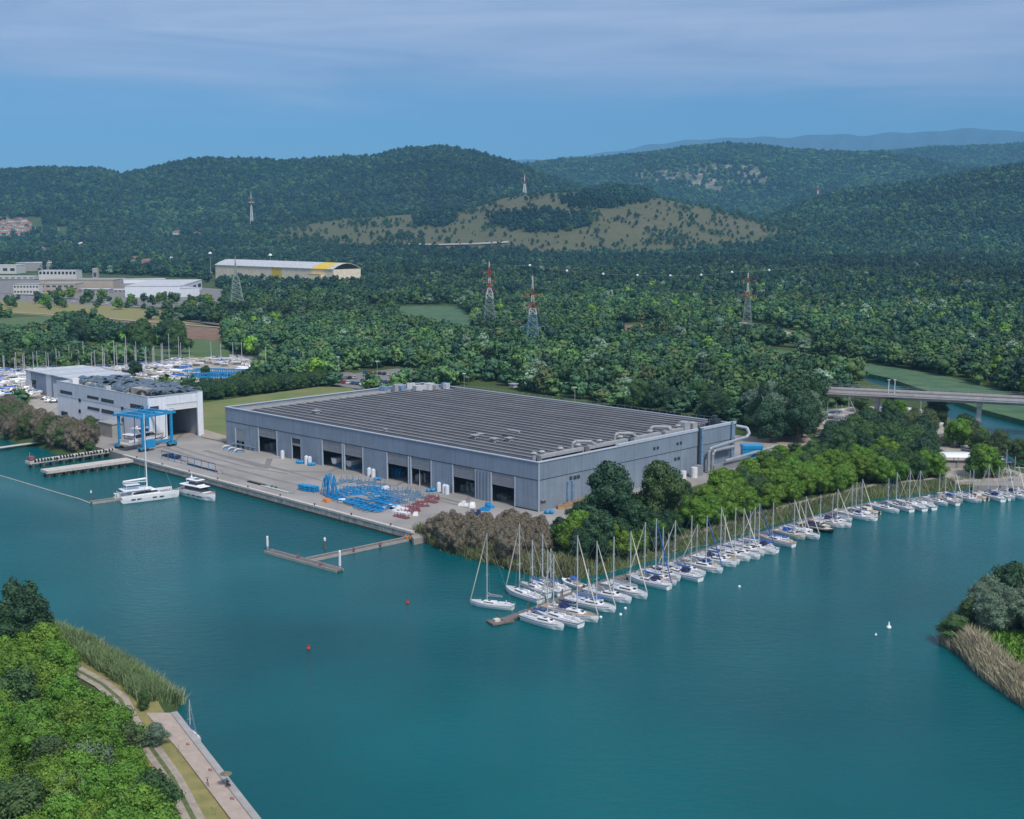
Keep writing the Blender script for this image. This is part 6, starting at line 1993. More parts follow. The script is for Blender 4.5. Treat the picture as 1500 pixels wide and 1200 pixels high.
MB().box(-1.5, -.6, .55, -.3, .5, 1.1).build('box', m_gel2, t)
# sailboat on near promenade
g = G(281, 1081, 0)
t = put_sail(7, (g.x, g.y, 0), math.atan2(PROM_OUT[0][1] - PROM_OUT[1][1], PROM_OUT[0][0] - PROM_OUT[1][0]) + .1, 'little white sailboat tied to the near promenade', None, .8, .68)
# small service boats at the far right of the pontoon and the river quay
for i, (px, py, L_, rz, lab, kw) in enumerate([
        (1246, 753, 9, -.4, 'cream motorboat with cabin among the yachts by the pontoon bend', dict(hullm=m_gel2)),
        (1188, 770, 6, -.5, 'little boat with orange hull between two white sailboats', dict(hullm=m_orange)),
        (1386, 729, 6, -1.2, 'small white motorboat stern-on beside the marina canopy', dict())]):
    g = G(px, py); motorboat('motorboat', lab, L_, loc=(g.x, g.y, 0), rz=rz, **kw)

# ---- T shaped floating dock
def dockrun(parent, p, q, w_, sec=5.0, z=.55):
    p = Vector((p[0], p[1], 0)); q = Vector((q[0], q[1], 0)); d_ = (q - p).normalized(); n_ = Vector((-d_.y, d_.x, 0)); ln = (q - p).length; k = max(1, int(ln / sec))
    for i in range(k):
        for nm, oo, mm, zz in (('deck_section', w_ / 2 - .22, m_plank, z), ):
            vs = []
            for z_ in (.1, zz):
                for s_, o_ in ((ln * i / k + .05, -oo), (ln * (i + 1) / k - .05, -oo), (ln * (i + 1) / k - .05, oo), (ln * i / k + .05, oo)):
                    v = p + d_ * s_ + n_ * o_; vs.append((v.x, v.y, z_))
            MB().add(vs, [(3, 2, 1, 0), (4, 5, 6, 7), (0, 1, 5, 4), (1, 2, 6, 5), (2, 3, 7, 6), (3, 0, 4, 7)]).build(nm, mm, parent)
    for s in (-1, 1):
        vs = []
        for z_ in (.0, z + .12):
            for s_, o_ in ((0, s * (w_ / 2 - .2)), (ln, s * (w_ / 2 - .2)), (ln, s * w_ / 2), (0, s * w_ / 2)):
                v = p + d_ * s_ + n_ * o_; vs.append((v.x, v.y, z_))
        MB().add(vs, [(3, 2, 1, 0), (4, 5, 6, 7), (0, 1, 5, 4), (1, 2, 6, 5), (2, 3, 7, 6), (3, 0, 4, 7)] if s > 0 else [(0, 1, 2, 3), (7, 6, 5, 4), (4, 5, 1, 0), (5, 6, 2, 1), (6, 7, 3, 2), (7, 4, 0, 3)]).build('edge_beam', m_bgrey, parent)
fd = thing('floating_dock', 'T shaped floating dock with pale edges and white topped piles', 'dock')
dockrun(fd, G(392, 809), G(498, 838), 2.4)
dockrun(fd, G(452, 822), G(607, 789), 2.6)
for px, py, h in [(392, 805, 3.4), (476, 805, 3.0), (498, 834, 4.6)]:
    g = G(px, py)
    mb = MB().tube((g.x, g.y, -2), (g.x, g.y, h * .78), .28, 8); mb.build('pile', m_pile if px == 476 else m_steel, fd)
    MB().tube((g.x, g.y, h * .78 if px == 476 else .9), (g.x, g.y, h), .31, 8).tube((g.x, g.y, h), (g.x, g.y, h + .3), .31, 8, 0, .05).build('pile_cap', m_white, fd)
for px, py in [(437, 817), (518, 807), (557, 799), (470, 829)]:
    g = G(px, py, .6); MB().box(g.x - .3, g.y - .3, .6, g.x + .3, g.y + .3, 1.4).build('service_post', m_dred, fd)
g = G(602, 786, 1)
t = thing('boarding_clutter', 'small heap of pipes and orange drums at the landing of the T dock', 'heap', (g.x, g.y, .6))
for i in range(5): MB().tube((-1.5 + i * .7, -.8, .3), (-1.2 + i * .7, 1.2, 1.2 + .2 * (i % 3)), .12, 6).build('pipe', m_steel, t)
for i in range(3): MB().tube((-1 + i, -1.4, .0), (-1 + i, -1.4, .8), .3, 8).build('drum', m_orange, t)
sheet('slip_apron', [(592, 768), (622, 768), (624, 786), (606, 790)], 1.6, m_conc, 'small concrete slip at the end of the quay', 2.5)

# ---- yachts at the left berth
def catamaran():
    g = G(212, 733); g2 = G(252, 728)
    t = thing('catamaran', 'large white sailing catamaran with tall mast and forward booms', 'catamaran', (g.x, g.y + 3, 0), math.atan2(g2.y - g.y, g2.x - g.x))
    L_ = 18.0
    for s in (-1, 1):
        mb = MB(); ol = hull_mesh(mb, L_, 2.3, 1.9, .4, transom=.85, sheer=.3); o = mb.build('hull', m_gel, t, (0, s * 3.3, 0))
        for x in (-6.4, -4.6, 0.2, 2.4):
            MB().box(x, s * 1.16, .95, x + 1.3, s * 1.2, 1.25).build('window', m_win, o)
        MB().box(-9.3, -.8, .4, -8.4, .8, 1.0).build('stern_step', m_gel, o)
    MB().box(-7.2, -3.3, 1.25, 3.6, 3.3, 1.95).build('bridge_deck', m_gel, t)
    c = MB(); cabin(c, -5.5, 3.2, 3.0, 2.2, 1.95, 3.35, slope=1.6); cb = c.build('saloon', m_gel, t)
    w = MB(); cabin(w, -5.3, 2.9, 3.06, 2.3, 2.3, 2.95, slope=.9); w.build('window', m_win, cb)
    MB().box(-8.0, -2.9, 3.35, .6, 2.9, 3.5).build('hard_top', m_gel, t)
    MB().box(-7.0, -1.6, 4.9, -2.6, 1.6, 5.0).tube((-6.8, -1.4, 3.5), (-6.8, -1.4, 4.9), .05, 4).tube((-6.8, 1.4, 3.5), (-6.8, 1.4, 4.9), .05, 4).tube((-2.8, -1.4, 3.5), (-2.8, -1.4, 4.9), .05, 4).build('bimini', m_gel, t)
    MB().box(3.7, -2.4, 1.5, 7.2, 2.4, 1.56).build('trampoline', m_grey, t)
    MB().tube((8.2, -3.2, 1.7), (8.2, 3.2, 1.7), .14, 6).build('cross_beam', m_alu, t)
    mst = MB().tube((0, 0, 3.4), (0, 0, 26.5), .2, 8, 0, .12).build('mast', m_gel, t)
    MB().tube((0, -1.4, 12), (0, 1.4, 12), .05, 4).tube((0, -1.1, 18.5), (0, 1.1, 18.5), .05, 4).build('spreader', m_alu, mst)
    MB().tube((-.1, 0, 5.4), (-7.6, 0, 5.7), .16, 6).build('boom', m_alu, mst)
    MB().tube((-.3, 0, 6.3), (-7.4, 0, 6.1), .34, 7, 0, .22).build('sail_cover', m_gel, mst)
    MB().tube((0, 0, 26), (8.1, 0, 1.8), .04, 4).tube((0, 0, 24), (-2, 3.6, 1.9), .03, 3).tube((0, 0, 24), (-2, -3.6, 1.9), .03, 3).build('rigging', m_steel, mst)
    MB().tube((-8.9, 2.2, 1.0), (-8.9, 2.2, 3.0), .08, 5).tube((-8.9, -2.2, 1.0), (-8.9, -2.2, 3.0), .08, 5).tube((-8.9, -2.2, 3.0), (-8.9, 2.2, 3.0), .08, 5).build('davit', m_alu, t)
catamaran()
def motoryacht(loc, rz, label, L_=15.0, nm='motor_yacht', up=0.0):
    t = thing(nm, label, 'motor yacht', loc, rz)
    B = L_ * .31
    mb = MB(); ol = hull_mesh(mb, L_, B, 2.0, .5, transom=.9, sheer=.35); h_ = mb.build('hull', m_gel, t)
    for x in (-L_ * .18, -L_ * .02, L_ * .12, L_ * .2):
        for s in (-1, 1): MB().box(x, min(s * B * .5, s * (B * .5 + .03)) - .02, 1.0, x + L_ * .08, max(s * B * .5, s * (B * .5 + .03)), 1.32).build('window', m_win, h_)
    deck_from(ol).build('deck', m_teak, t)
    c = MB(); cabin(c, -L_ * .34, L_ * .24, B * .40, B * .30, 2.0, 3.75, slope=1.8); cb = c.build('deckhouse', m_gel, t)
    w = MB(); cabin(w, -L_ * .32, L_ * .225, B * .41, B * .315, 2.45, 3.4, slope=1.1); w.build('window', m_win, cb)
    ov = MB(); cabin(ov, -L_ * .44, L_ * .2, B * .47, B * .36, 3.75, 3.95, slope=.4); ov.build('flybridge_deck', m_gel, t)
    c = MB(); cabin(c, -L_ * .22, L_ * .06, B * .33, B * .28, 3.95, 5.1, slope=.7); fb = c.build('wheelhouse', m_gel, t)
    w = MB(); cabin(w, -L_ * .20, L_ * .055, B * .34, B * .29, 4.3, 4.95, slope=.5); w.build('window', m_win, fb)
    rf = MB(); cabin(rf, -L_ * .27, L_ * .06, B * .38, B * .32, 5.55, 5.75, slope=.4)
    for s in (-1, 1): rf.tube((-L_ * .25, s * B * .34, 3.9), (-L_ * .25, s * B * .34, 5.6), .09, 4).tube((L_ * .02, s * B * .27, 5.0), (L_ * .01, s * B * .27, 5.6), .09, 4)
    rf.build('hard_top', m_gel, t)
    MB().box(-L_ * .13, -B * .18, 5.76, L_ * .0, B * .18, 5.82).build('sunroof', m_winb, t)
    MB().tube((-L_ * .22, 0, 5.75), (-L_ * .24, 0, 7.2), .07, 5).ball((-L_ * .2, -.5, 6.2), .4, 0, 8).build('radar_mast', m_gel, t)
    rl = MB(); pts = [(x, b - .1, z + .75) for x, b, z in ol[5:]] + [(x, -b + .1, z + .75) for x, b, z in ol[:4:-1]]
    rl.path(pts, .025, 3)
    for p in pts: rl.tube((p[0], p[1], p[2] - .8), p, .02, 3, cap=False)
    rl.build('guard_rail', m_steel, t)
    MB().box(-L_ * .5 - 1.0, -B * .4, .35, -L_ * .5 - .05, B * .4, .55).build('swim_platform', m_teak, t)
    return t
a_ = G(268, 723); b_ = G(318, 735); d_ = b_ - a_
motoryacht((*((a_ + b_) / 2)[:2], 0), math.atan2(d_.y, d_.x), 'white motor yacht with enclosed wheelhouse moored near the quay corner', 16.5)
bp_ = thing('finger_pontoon', 'low brown pontoon with white topped pile behind the catamaran', 'pontoon')
dockrun(bp_, G(133, 738), G(190, 730), 2.6)
dockrun(bp_, G(245, 726), G(276, 714), 2.4)
g = G(134, 736); MB().tube((g.x, g.y, -2), (g.x, g.y, 3.0), .26, 8).build('pile', m_pile, bp_); MB().tube((g.x, g.y, 3.0), (g.x, g.y, 3.8), .3, 8, 0, .12).build('pile_cap', m_white, bp_)
# floating barrier line
t = thing('floating_barrier', 'thin floating barrier of pale floats curving in from the left', 'barrier')
bpts = [G(px, py) for px, py in [(-60, 683), (0, 697), (30, 706), (60, 715), (90, 724), (115, 731), (133, 738)]]
mb = MB()
for a_, b_ in zip(bpts[:-1], bpts[1:]):
    k = int((b_ - a_).length / 1.3)
    for i in range(k):
        p = a_.lerp(b_, i / k); q = a_.lerp(b_, (i + .72) / k)
        mb.tube((p.x, p.y, .12), (q.x, q.y, .12), .16, 5)
o = mb.build('float_line', m_kerb, t)
# buoys
for px, py, mm, lab in [(597, 884, m_red, 'red buoy floating in the basin right of the T dock'), (452, 951, m_red, 'red buoy floating nearer, below the T dock'), (1302, 920, m_gel, 'white buoy with dark mark near the right headland'), (1283, 931, m_gel, 'tiny white float left of the white buoy')]:
    g = G(px, py); s = .45 if mm is m_red else (.55 if px == 1302 else .25)
    t = thing('buoy', lab, 'buoy', (g.x, g.y, 0))
    MB().ball((0, 0, .15), s, 0, 10, .8).tube((0, 0, .3), (0, 0, s * 2.6), s * .55, 8, 0, s * .15).build('float', mm, t)
    MB().tube((0, 0, s * 2.4), (0, 0, s * 3.2), .05, 5).build('top_mark', m_black, t)
for i, (px, py) in enumerate([(916, 892), (909, 901), (1083, 860), (880, 905)]):
    g = G(px, py); tag(MB().ball((0, 0, .1), .35, 0, 8).build('mooring_float', m_gel, loc=(g.x, g.y, 0)), 'small white mooring float off the bows of the first sailboats', 'float', 'white mooring floats off the pontoon')

# ---- boat lift piers and travel lift
pa = G(187, 668, QZ); pb = G(64, 692, QZ)
dirp = (pb - pa); dirp.z = 0; lnp = dirp.length; dirp.normalize(); angp = math.atan2(dirp.y, dirp.x)
pc = G(161, 661, QZ); pdd = G(38, 678, QZ)
for nm, p, q, wd, lab in (('lift_pier', G(190, 672, QZ), G(64, 689, QZ), 5.6, 'pale concrete pier on piles, the nearer of the pair below the boat lift'), ('lift_pier', G(172, 657, QZ), G(40, 676, QZ), 3.6, 'concrete pier with black tyre fenders, the farther of the pair')):
    d_ = q - p; ln = d_.xy.length; a_ = math.atan2(d_.y, d_.x)
    t = thing(nm, lab, 'pier', (p.x, p.y, 0), a_)
    k = 7
    for i in range(k): MB().box(ln * i / k + .03, -wd / 2, QZ - .9, ln * (i + 1) / k - .03, wd / 2, QZ + .02).build('deck_slab', m_kerb, t)
    for i in range(9):
        for s in (-1, 1): MB().tube((3 + ln * i / 9.2, s * wd * .36, -2), (3 + ln * i / 9.2, s * wd * .36, QZ - .9), .35, 8).build('pile', m_pile, t)
    if 'tyre' in lab:
        rr = random.Random(3)
        for i in range(26):
            x = 3 + i * (ln - 4) / 26; MB().tube((x, wd / 2 + .05, QZ - .1), (x + rr.uniform(.3, .9), wd / 2 + .6, QZ + rr.uniform(.3, .9)), .28, 6).build('fender', m_black, t)
        MB().tube((ln - 1, 0, QZ), (ln - 1, 0, QZ + 3), .12, 6).build('beacon_post', m_steel, t)
        MB().box(ln - 2.2, -.8, QZ + .3, ln - .4, .8, QZ + 1.6).build('red_cabinet', m_dred, t)
def travel_lift():
    c_ = G(214, 655, QZ)
    t = thing('travel_lift', 'tall bright blue travelling boat hoist carrying a white yacht', 'boat hoist', (c_.x, c_.y, QZ), angp)
    LX, LY, HZ = 9.0, 6.3, 12.2
    for sx in (-1, 1):
        for sy in (-1, 1):
            x, y = sx * (LX - 2.2), sy * LY
            MB().box(x - .42, y - .38, 1.6, x + .42, y + .38, HZ).build('leg', m_lift, t)
            MB().box(x - 2.0, y - .8, .9, x + 2.0, y + .8, 1.7).build('bogie', m_lift, t)
            for q in (-1.1, 1.1):
                w = MB().tube((x + q, y - .55, .95), (x + q, y + .55, .95), .95, 14).build('wheel', m_black, t)
                MB().tube((x + q, y - .6, .95), (x + q, y + .6, .95), .4, 10).build('rim', m_yel, w)
    for sy in (-1, 1):
        MB().box(-LX, sy * LY - .38, HZ, LX, sy * LY + .38, HZ + .8).build('top_beam', m_lift, t)
        MB().box(-LX + 2, sy * LY - .3, 2.2, LX - 2, sy * LY + .3, 3.0).build('side_beam', m_lift, t)
        mb = MB()
        for i in range(6):
            x0_ = -LX + 3 * i
            mb.tube((x0_, sy * LY, HZ + 1.1), (x0_ + 1.5, sy * LY, HZ + 1.9), .1, 4).tube((x0_ + 1.5, sy * LY, HZ + 1.9), (x0_ + 3, sy * LY, HZ + 1.1), .1, 4)
        mb.build('top_bracing', m_lift, t)
    for x in (-LX + 1.6, -2.4, 2.4, LX - 1.6):
        MB().box(x - .4, -LY + .46, HZ + .1, x + .4, LY - .46, HZ + .9).build('cross_beam', m_lift, t)
        mb = MB(); mb.tube((x, -3, HZ), (x, -2.6, 3.2), .12, 4).tube((x, 3, HZ), (x, 2.6, 3.2), .12, 4).tube((x, -2.6, 3.2), (x, 0, 1.9), .16, 4).tube((x, 2.6, 3.2), (x, 0, 1.9), .16, 4)
        mb.build('sling', m_navy, t)
    MB().box(2.5, LY + .3, 1.2, 6.5, LY + 1.7, 4.2).build('engine_house', m_lift, t)
    MB().box(-4, -LY - 1.5, 3.0, -2, -LY - .5, 5.0).build('cab', m_winb, t)
    y_ = motoryacht((c_.x - .5, c_.y, QZ + 1.9), angp + math.pi * 1, 'white yacht hanging in the slings of the blue boat hoist', 18.5)
travel_lift()
t = thing('blue_pontoon_stand', 'blue painted steel support and fence at the quay edge by the hoist', 'fence', (*G(237, 672, QZ)[:2], QZ), math.atan2(qd.y, qd.x))
for i in range(9): MB().tube((i * 4.4, 0, 0), (i * 4.4, 0, 3.0), .12, 5).build('post', m_cradle, t)
MB().tube((0, 0, 2.9), (35.2, 0, 2.9), .1, 5).tube((0, 0, 1.2), (16, 0, 1.2), .1, 5).tube((16, .8, .3), (35, .8, .3), .25, 6).build('rail', m_navy, t)
t = thing('quay_trolley', 'dark blue steel trolley standing by the quay fence', 'trolley', (*G(243, 668, QZ)[:2], QZ), math.atan2(qd.y, qd.x))
for i in range(4): MB().box(i * 2.2, -1.2, .3, i * 2.2 + 1.9, 1.2, .8 + .4 * (i % 2)).build('frame', m_navy, t)
for i in range(4): MB().tube((i * 2.4, -1.3, .35), (i * 2.4, 1.3, .35), .33, 8).build('axle', m_black, t)
g = G(323, 694, QZ); t = thing('cable_reel', 'white and dark cable reel at the quay edge', 'reel', (g.x, g.y, QZ))
MB().tube((0, -.5, .9), (0, .5, .9), .55, 10).build('drum', m_white, t)
for s in (-.55, .55): MB().tube((0, s - .05, .9), (0, s + .05, .9), .9, 12).build('flange', m_bgrey, t)
g = G(376, 709, QZ); t = thing('gangway', 'black gangway lying along the quay edge', 'gangway', (g.x, g.y, QZ), math.atan2(qd.y, qd.x))
MB().box(-4.8, -.5, .02, 4.8, .5, .35).build('walkway', m_black, t)
g = G(398, 716, QZ); t = thing('pipe_bundle', 'long pale pipes with green floats laid along the quay edge', 'pipes', (g.x, g.y, QZ), math.atan2(qd.y, qd.x))
for i in range(3): MB().tube((-6 + i, i * .35, .2), (9 + i, i * .35, .2), .14, 6).build('pipe', [m_white, m_gsteel, m_kerb][i], t)
MB().ball((-1, .8, .4), .5, 0, 8).build('float', m_marsh, t); MB().ball((1, .9, .4), .5, 0, 8).build('float', m_marsh, t)
# white arched covers at the far left corner of the hall
for i, (px, py) in enumerate([(333, 658), (341, 661), (350, 663)]):
    g = G(px, py, QZ); t = thing('hoop_cover', ['leftmost', 'middle', 'rightmost'][i] + ' of the white hooped covers at the far corner of the hall', 'cover', (g.x, g.y, QZ), .4)
    mb = MB()
    for k in range(6):
        a1, a2 = math.pi * k / 6, math.pi * (k + 1) / 6
        mb.add([(1.9 * math.cos(a1), -.9, 1.5 * math.sin(a1)), (1.9 * math.cos(a2), -.9, 1.5 * math.sin(a2)), (1.9 * math.cos(a2), .9, 1.5 * math.sin(a2)), (1.9 * math.cos(a1), .9, 1.5 * math.sin(a1))], [(0, 1, 2, 3)])
    mb.build('hoop', m_gel, t); MB().box(-1.7, -.6, 0, 1.7, .6, .7).build('base', m_pblue, t)
for i in range(5):
    g = G(350 + i * 7, 655 + i * 1.4, QZ)
    t = thing('steel_rack', 'pale steel rack of tall posts against the left end of the hall', 'rack', (g.x, g.y, QZ), angH + R(90), 'steel racks at the left end of the hall')
    for x in (0, 2.2):
        for y in (0, 1.6): MB().tube((x, y, 0), (x, y, 3.0), .09, 4).build('post', m_pblue, t)
    MB().box(-.1, 0, 1.3, 2.3, 1.6, 1.42).build('shelf', m_steel, t)

# ---- quay clutter: cradles, frames, stacks
def cradle(mtl, name, label, cat, group, loc, rz, L_=6.0, Wd=2.6, tall=1.2, props=True):
    t = thing(name, label, cat, loc, rz, group)
    mb = MB()
    for y in (-Wd / 2, Wd / 2): mb.box(-L_ / 2, y - .1, .1, L_ / 2, y + .1, .35)
    for i in range(4):
        x = -L_ / 2 + L_ * i / 3; mb.box(x - .1, -Wd / 2 + .11, .12, x + .1, Wd / 2 - .11, .33)
    mb.build('base_frame', mtl, t)
    if props:
        for i in range(3):
            for s in (-1, 1):
                x = -L_ / 2 + .5 + (L_ - 1) * i / 2
                MB().tube((x, s * Wd / 2, .3), (x, s * Wd * .30, tall), .09, 5).tube((x, s * Wd / 2, tall * .5), (x, s * Wd * .36, tall * .8), .07, 4).build('prop', mtl, t)
    return t
qa = math.atan2(qd.y, qd.x)
m_tyre = mat('tyre_marks', (0.17, 0.165, 0.155), 0.9, scale=.25, col2=(0.235, 0.225, 0.205))
for k_, pts_ in enumerate([[(250, 652), (300, 668), (360, 684), (420, 694)], [(240, 655), (300, 676), (400, 702), (520, 730)], [(330, 668), (420, 690), (480, 692), (500, 684)], [(420, 690), (500, 712), (600, 722), (700, 748)], [(540, 706), (580, 712), (600, 700)],
                           [(235, 660), (290, 684), (350, 700), (430, 722)], [(255, 648), (262, 640), (270, 634)], [(640, 728), (680, 738), (690, 726)], [(300, 660), (390, 686), (395, 672)]]):
    ribbon('tyre_track', W(pts_, QZ), 1.1 + .5 * (k_ % 3), m_tyre, 'dark worn tyre track on the concrete apron', zfix=QZ + .004 + .004 * k_, step=3)
rr = random.Random(17)
cp_ = cradle(m_cradle, 'boat_cradle', 'bright blue steel cradle frame in the blue heap on the apron', 'cradle', 'blue boat cradles on the apron', (*G(512, 722, QZ)[:2], QZ), qa)
snap(cp_)
flat_ = cradle(m_cradle, 'cradle_beam', 'flat blue steel frame stacked low beside the quay edge', 'frame', 'flat blue frames stacked on the apron', (*G(540, 741, QZ)[:2], QZ), qa, 7, 2.4, props=False)
snap(flat_)
BL = [(508, 716), (518, 724), (530, 722), (545, 718), (556, 722), (540, 714), (552, 729), (560, 714), (565, 724), (522, 716), (500, 724), (547, 724)]
for px, py in BL:
    g = G(px + rr.uniform(-3, 3), py + rr.uniform(-2, 2), QZ); dup(cp_, (g.x, g.y, QZ), qa + rr.uniform(-.5, .5) + (R(90) if rr.random() < .4 else 0), sc=rr.uniform(.75, 1.1))
for px, py in [(497, 731), (508, 734), (520, 738), (532, 744), (545, 746), (556, 742), (566, 738), (492, 727), (556, 735), (527, 733), (571, 731)]:
    for lay in range(3):
        g = G(px + rr.uniform(-2, 2), py + rr.uniform(-1, 1), QZ + .3 * lay); dup(flat_, (g.x, g.y, QZ + .27 * lay), qa + rr.uniform(-.12, .12))
for px, py, h in [(479, 727, 6.8), (485, 728, 7.4), (490, 726, 6.2), (476, 724, 5.2), (483, 722, 6.0), (491, 731, 5.0)]:
    g = G(px, py, QZ)
    t = thing('cradle_tower', 'upright blue trestle in the group of tall blue stands on the apron', 'stand', (g.x, g.y, QZ), rr.uniform(0, 3), 'tall blue stands on the apron')
    for s in (-1, 1):
        for s2 in (-1, 1): MB().tube((s * 1.0, s2 * .8, 0), (s * .15, s2 * .12, h), .13, 5).build('leg', m_cradle, t)
    for k in (.25, .5): MB().tube((-1 * (1 - k * .85), -.8 * (1 - k * .85), h * k), (1 - k * .85, -.8 * (1 - k * .85), h * k), .1, 4).tube((-1 + k * .85, .8 * (1 - k * .85), h * k), (1 - k * .85, .8 * (1 - k * .85), h * k), .1, 4).build('brace', m_cradle, t)
for i, (px, py) in enumerate([(446, 718), (453, 719), (460, 720)]):
    g = G(px, py, QZ); t = thing('beam_stack', ['left', 'middle', 'right'][i] + ' stack of dark blue tubes by the quay edge left of the stands', 'stack', (g.x, g.y, QZ), qa)
    for a_ in range(3):
        for b_ in range(3): MB().tube((-1.8, -1 + b_ * .75, .35 + a_ * .62), (1.8, -1 + b_ * .75, .35 + a_ * .62), .28, 7).build('tube', m_lift, t)
for px, py in [(568, 746), (578, 748), (588, 752), (574, 742), (586, 746)]:
    g = G(px, py, QZ); t = thing('panel_stack', 'low stack of white panels between the blue and red frames', 'stack', (g.x, g.y, QZ), qa + .1, 'white panel stacks on the apron')
    for k in range(3): MB().box(-2.6, -1.2 + .08 * k, .02 + .18 * k, 2.6, 1.2 - .05 * k, .17 + .18 * k).build('panel', m_white, t)
fr_ = cradle(m_dred, 'red_trestle', 'dull red steel trestle among the frames near the tamarisks', 'trestle', 'dull red trestles on the apron', (*G(600, 745, QZ)[:2], QZ), qa + .8, 3.4, 1.5, 1.1)
snap(fr_)
for px, py in [(594, 750), (604, 744), (612, 740), (618, 736), (626, 733), (634, 736), (600, 752), (610, 748), (585, 757), (592, 759), (630, 729), (620, 742), (640, 731)]:
    g = G(px, py, QZ); dup(fr_, (g.x, g.y, QZ), rr.uniform(0, 3))
fg_ = cradle(m_pblue, 'steel_trestle', 'pale blue grey steel trestle in the middle of the apron clutter', 'trestle', 'pale steel trestles on the apron', (*G(580, 727, QZ)[:2], QZ), qa + .3, 4.5, 2, 1.7)
snap(fg_)
for px, py in [(520, 706), (532, 708), (545, 708), (556, 710), (508, 705), (575, 722), (583, 730), (590, 736), (597, 728), (605, 732), (612, 726), (570, 730), (580, 738), (604, 722), (592, 721), (618, 729), (500, 708)]:
    g = G(px, py, QZ); dup(fg_, (g.x, g.y, QZ), rr.uniform(0, 3), sc=rr.uniform(.8, 1.1))
for px, py, mm, lab in [(609, 755, m_gel, 'white tarpaulin heap beside the red trestles'), (565, 716, m_gel, 'white bundle among the pale trestles'), (606, 721, m_bgrey, 'dark grey crate near the lamp post on the apron'), (478, 735, m_orange, 'orange brown timber mat at the quay edge'), (502, 735, m_gel, 'small white sack on the blue frames')]:
    g = G(px, py, QZ); t = thing('bundle', lab, 'bundle', (g.x, g.y, QZ), rr.uniform(0, 3))
    cabin(MB(), -1.4, 1.4, .8, .7, 0, .9).build('cover', mm, t); MB().box(-1.5, -.9, -.05, 1.5, .9, .1).build('pallet', m_wood, t)
# bins and tanks along the front wall
for px, py, lab in [(444, 678, 'blue waste bag heap by the small window of the hall'), (463, 681, 'blue waste bag heap left of the long double bay'), (557, 703, 'blue waste bag heap left of the second double bay'), (636, 719, 'blue waste bag heap left of the single bay'), (809, 751, 'blue drum heap right of the hall corner')]:
    g = G(px, py, QZ); t = thing('bag_heap', lab, 'bags', (g.x - 1, g.y - 1.2, QZ))
    for k in range(4): MB().ball((rr.uniform(-1, 1), rr.uniform(-.6, .6), .5), rr.uniform(.55, .85), 0, 8, .9).build('bag', m_cradle, t)
for i, (px, py) in enumerate([(418, 671), (453, 679), (458, 680), (545, 697), (551, 699), (647, 719), (655, 722), (659, 723)]):
    g = G(px, py, QZ); t = thing('tank', 'slim white tank standing against the solid wall panels of the hall', 'tank', (g.x - .8, g.y - .9, QZ), 0, 'slim white tanks along the hall front')
    MB().tube((0, 0, 0), (0, 0, 2.6), .7, 10).build('shell', m_wbld2, t); MB().tube((0, 0, 2.6), (0, 0, 3.0), .7, 10, 0, .2).build('lid', m_wbld, t)
# things seen inside the bays
for px, py, L_, lab in [(498, 676, 11, 'unfinished white hull inside the left double bay'), (518, 682, 10, 'grey hull behind the white one inside the left double bay')]:
    y = HF.yat(px, 5, QZ); w_ = HF.w(7, y, QZ + 1.2)
    t = thing('boat_hull', lab, 'hull', w_, angH + .2)
    mb = MB(); ol = hull_mesh(mb, L_, 3.2, 1.7, .4); mb.build('shell', m_gel if 'white' in lab else m_deck, t); deck_from(ol).build('deck', m_deck, t)
    for x in (-3, 0, 3): MB().box(x - .2, -1.4, -1.2, x + .2, 1.4, -.3).build('support', m_cradle, t)
for px, lab in [(578, 'blue workbench in the dark of the second double bay'), (617, 'pile of parts in the right half of the second double bay'), (684, 'green grey rack inside the single bay'), (735, 'pale machine inside the bay nearest the corner'), (393, 'pale machine inside the leftmost bay')]:
    y = HF.yat(px, 5, QZ); w_ = HF.w(5, y, QZ)
    t = thing('machine', lab, 'machine', w_, angH)
    mm = m_cradle if 'blue' in lab else (m_gsteel if 'green' in lab else m_steel)
    for k in range(5): MB().box(rr.uniform(-1, 1), -2.5 + k * 1.0, 0, rr.uniform(1.5, 2.5), -1.7 + k * 1.0, rr.uniform(1.0, 3.0)).build('block', mm, t)
g = G(615, 712, QZ); t = thing('lamp_post', 'twin headed lamp post on the apron in front of the hall', 'lamp post', (g.x, g.y, QZ), qa)
MB().tube((0, 0, 0), (0, 0, 8), .12, 6, 0, .08).build('pole', m_white, t)
for s in (-1, 1): MB().tube((0, 0, 7.6), (s * 1.4, 0, 7.9), .06, 4).box(s * 1.7 - .5, -.25, 7.8, s * 1.7 + .5, .25, 8.05).build('lamp_head', m_white, t)
for px, py, mm, lab in [(681, 741, m_gel, 'white tarpaulin bundle left of the bay nearest the corner'), (692, 743, m_gel, 'second white tarpaulin bundle near the hall corner'), (711, 748, m_cradle, 'light blue covered frame in front of the hall corner bay'), (718, 744, m_cradle, 'second light blue covered frame by the hall corner bay'), (695, 755, m_navy, 'dark blue box below the white bundles'), (740, 754, m_steel, 'steel trailer frame near the hall corner'), (732, 772, m_orange, 'orange cover half hidden in the tamarisks')]:
    g = G(px, py, QZ); t = thing('covered_bundle', lab, 'bundle', (g.x, g.y, QZ), rr.uniform(0, 3))
    for k in range(3): cabin(MB(), -1.2 + k * .9, .2 + k * .9, .9, .6, 0, rr.uniform(.7, 1.6), slope=.3).build('cover', mm, t)
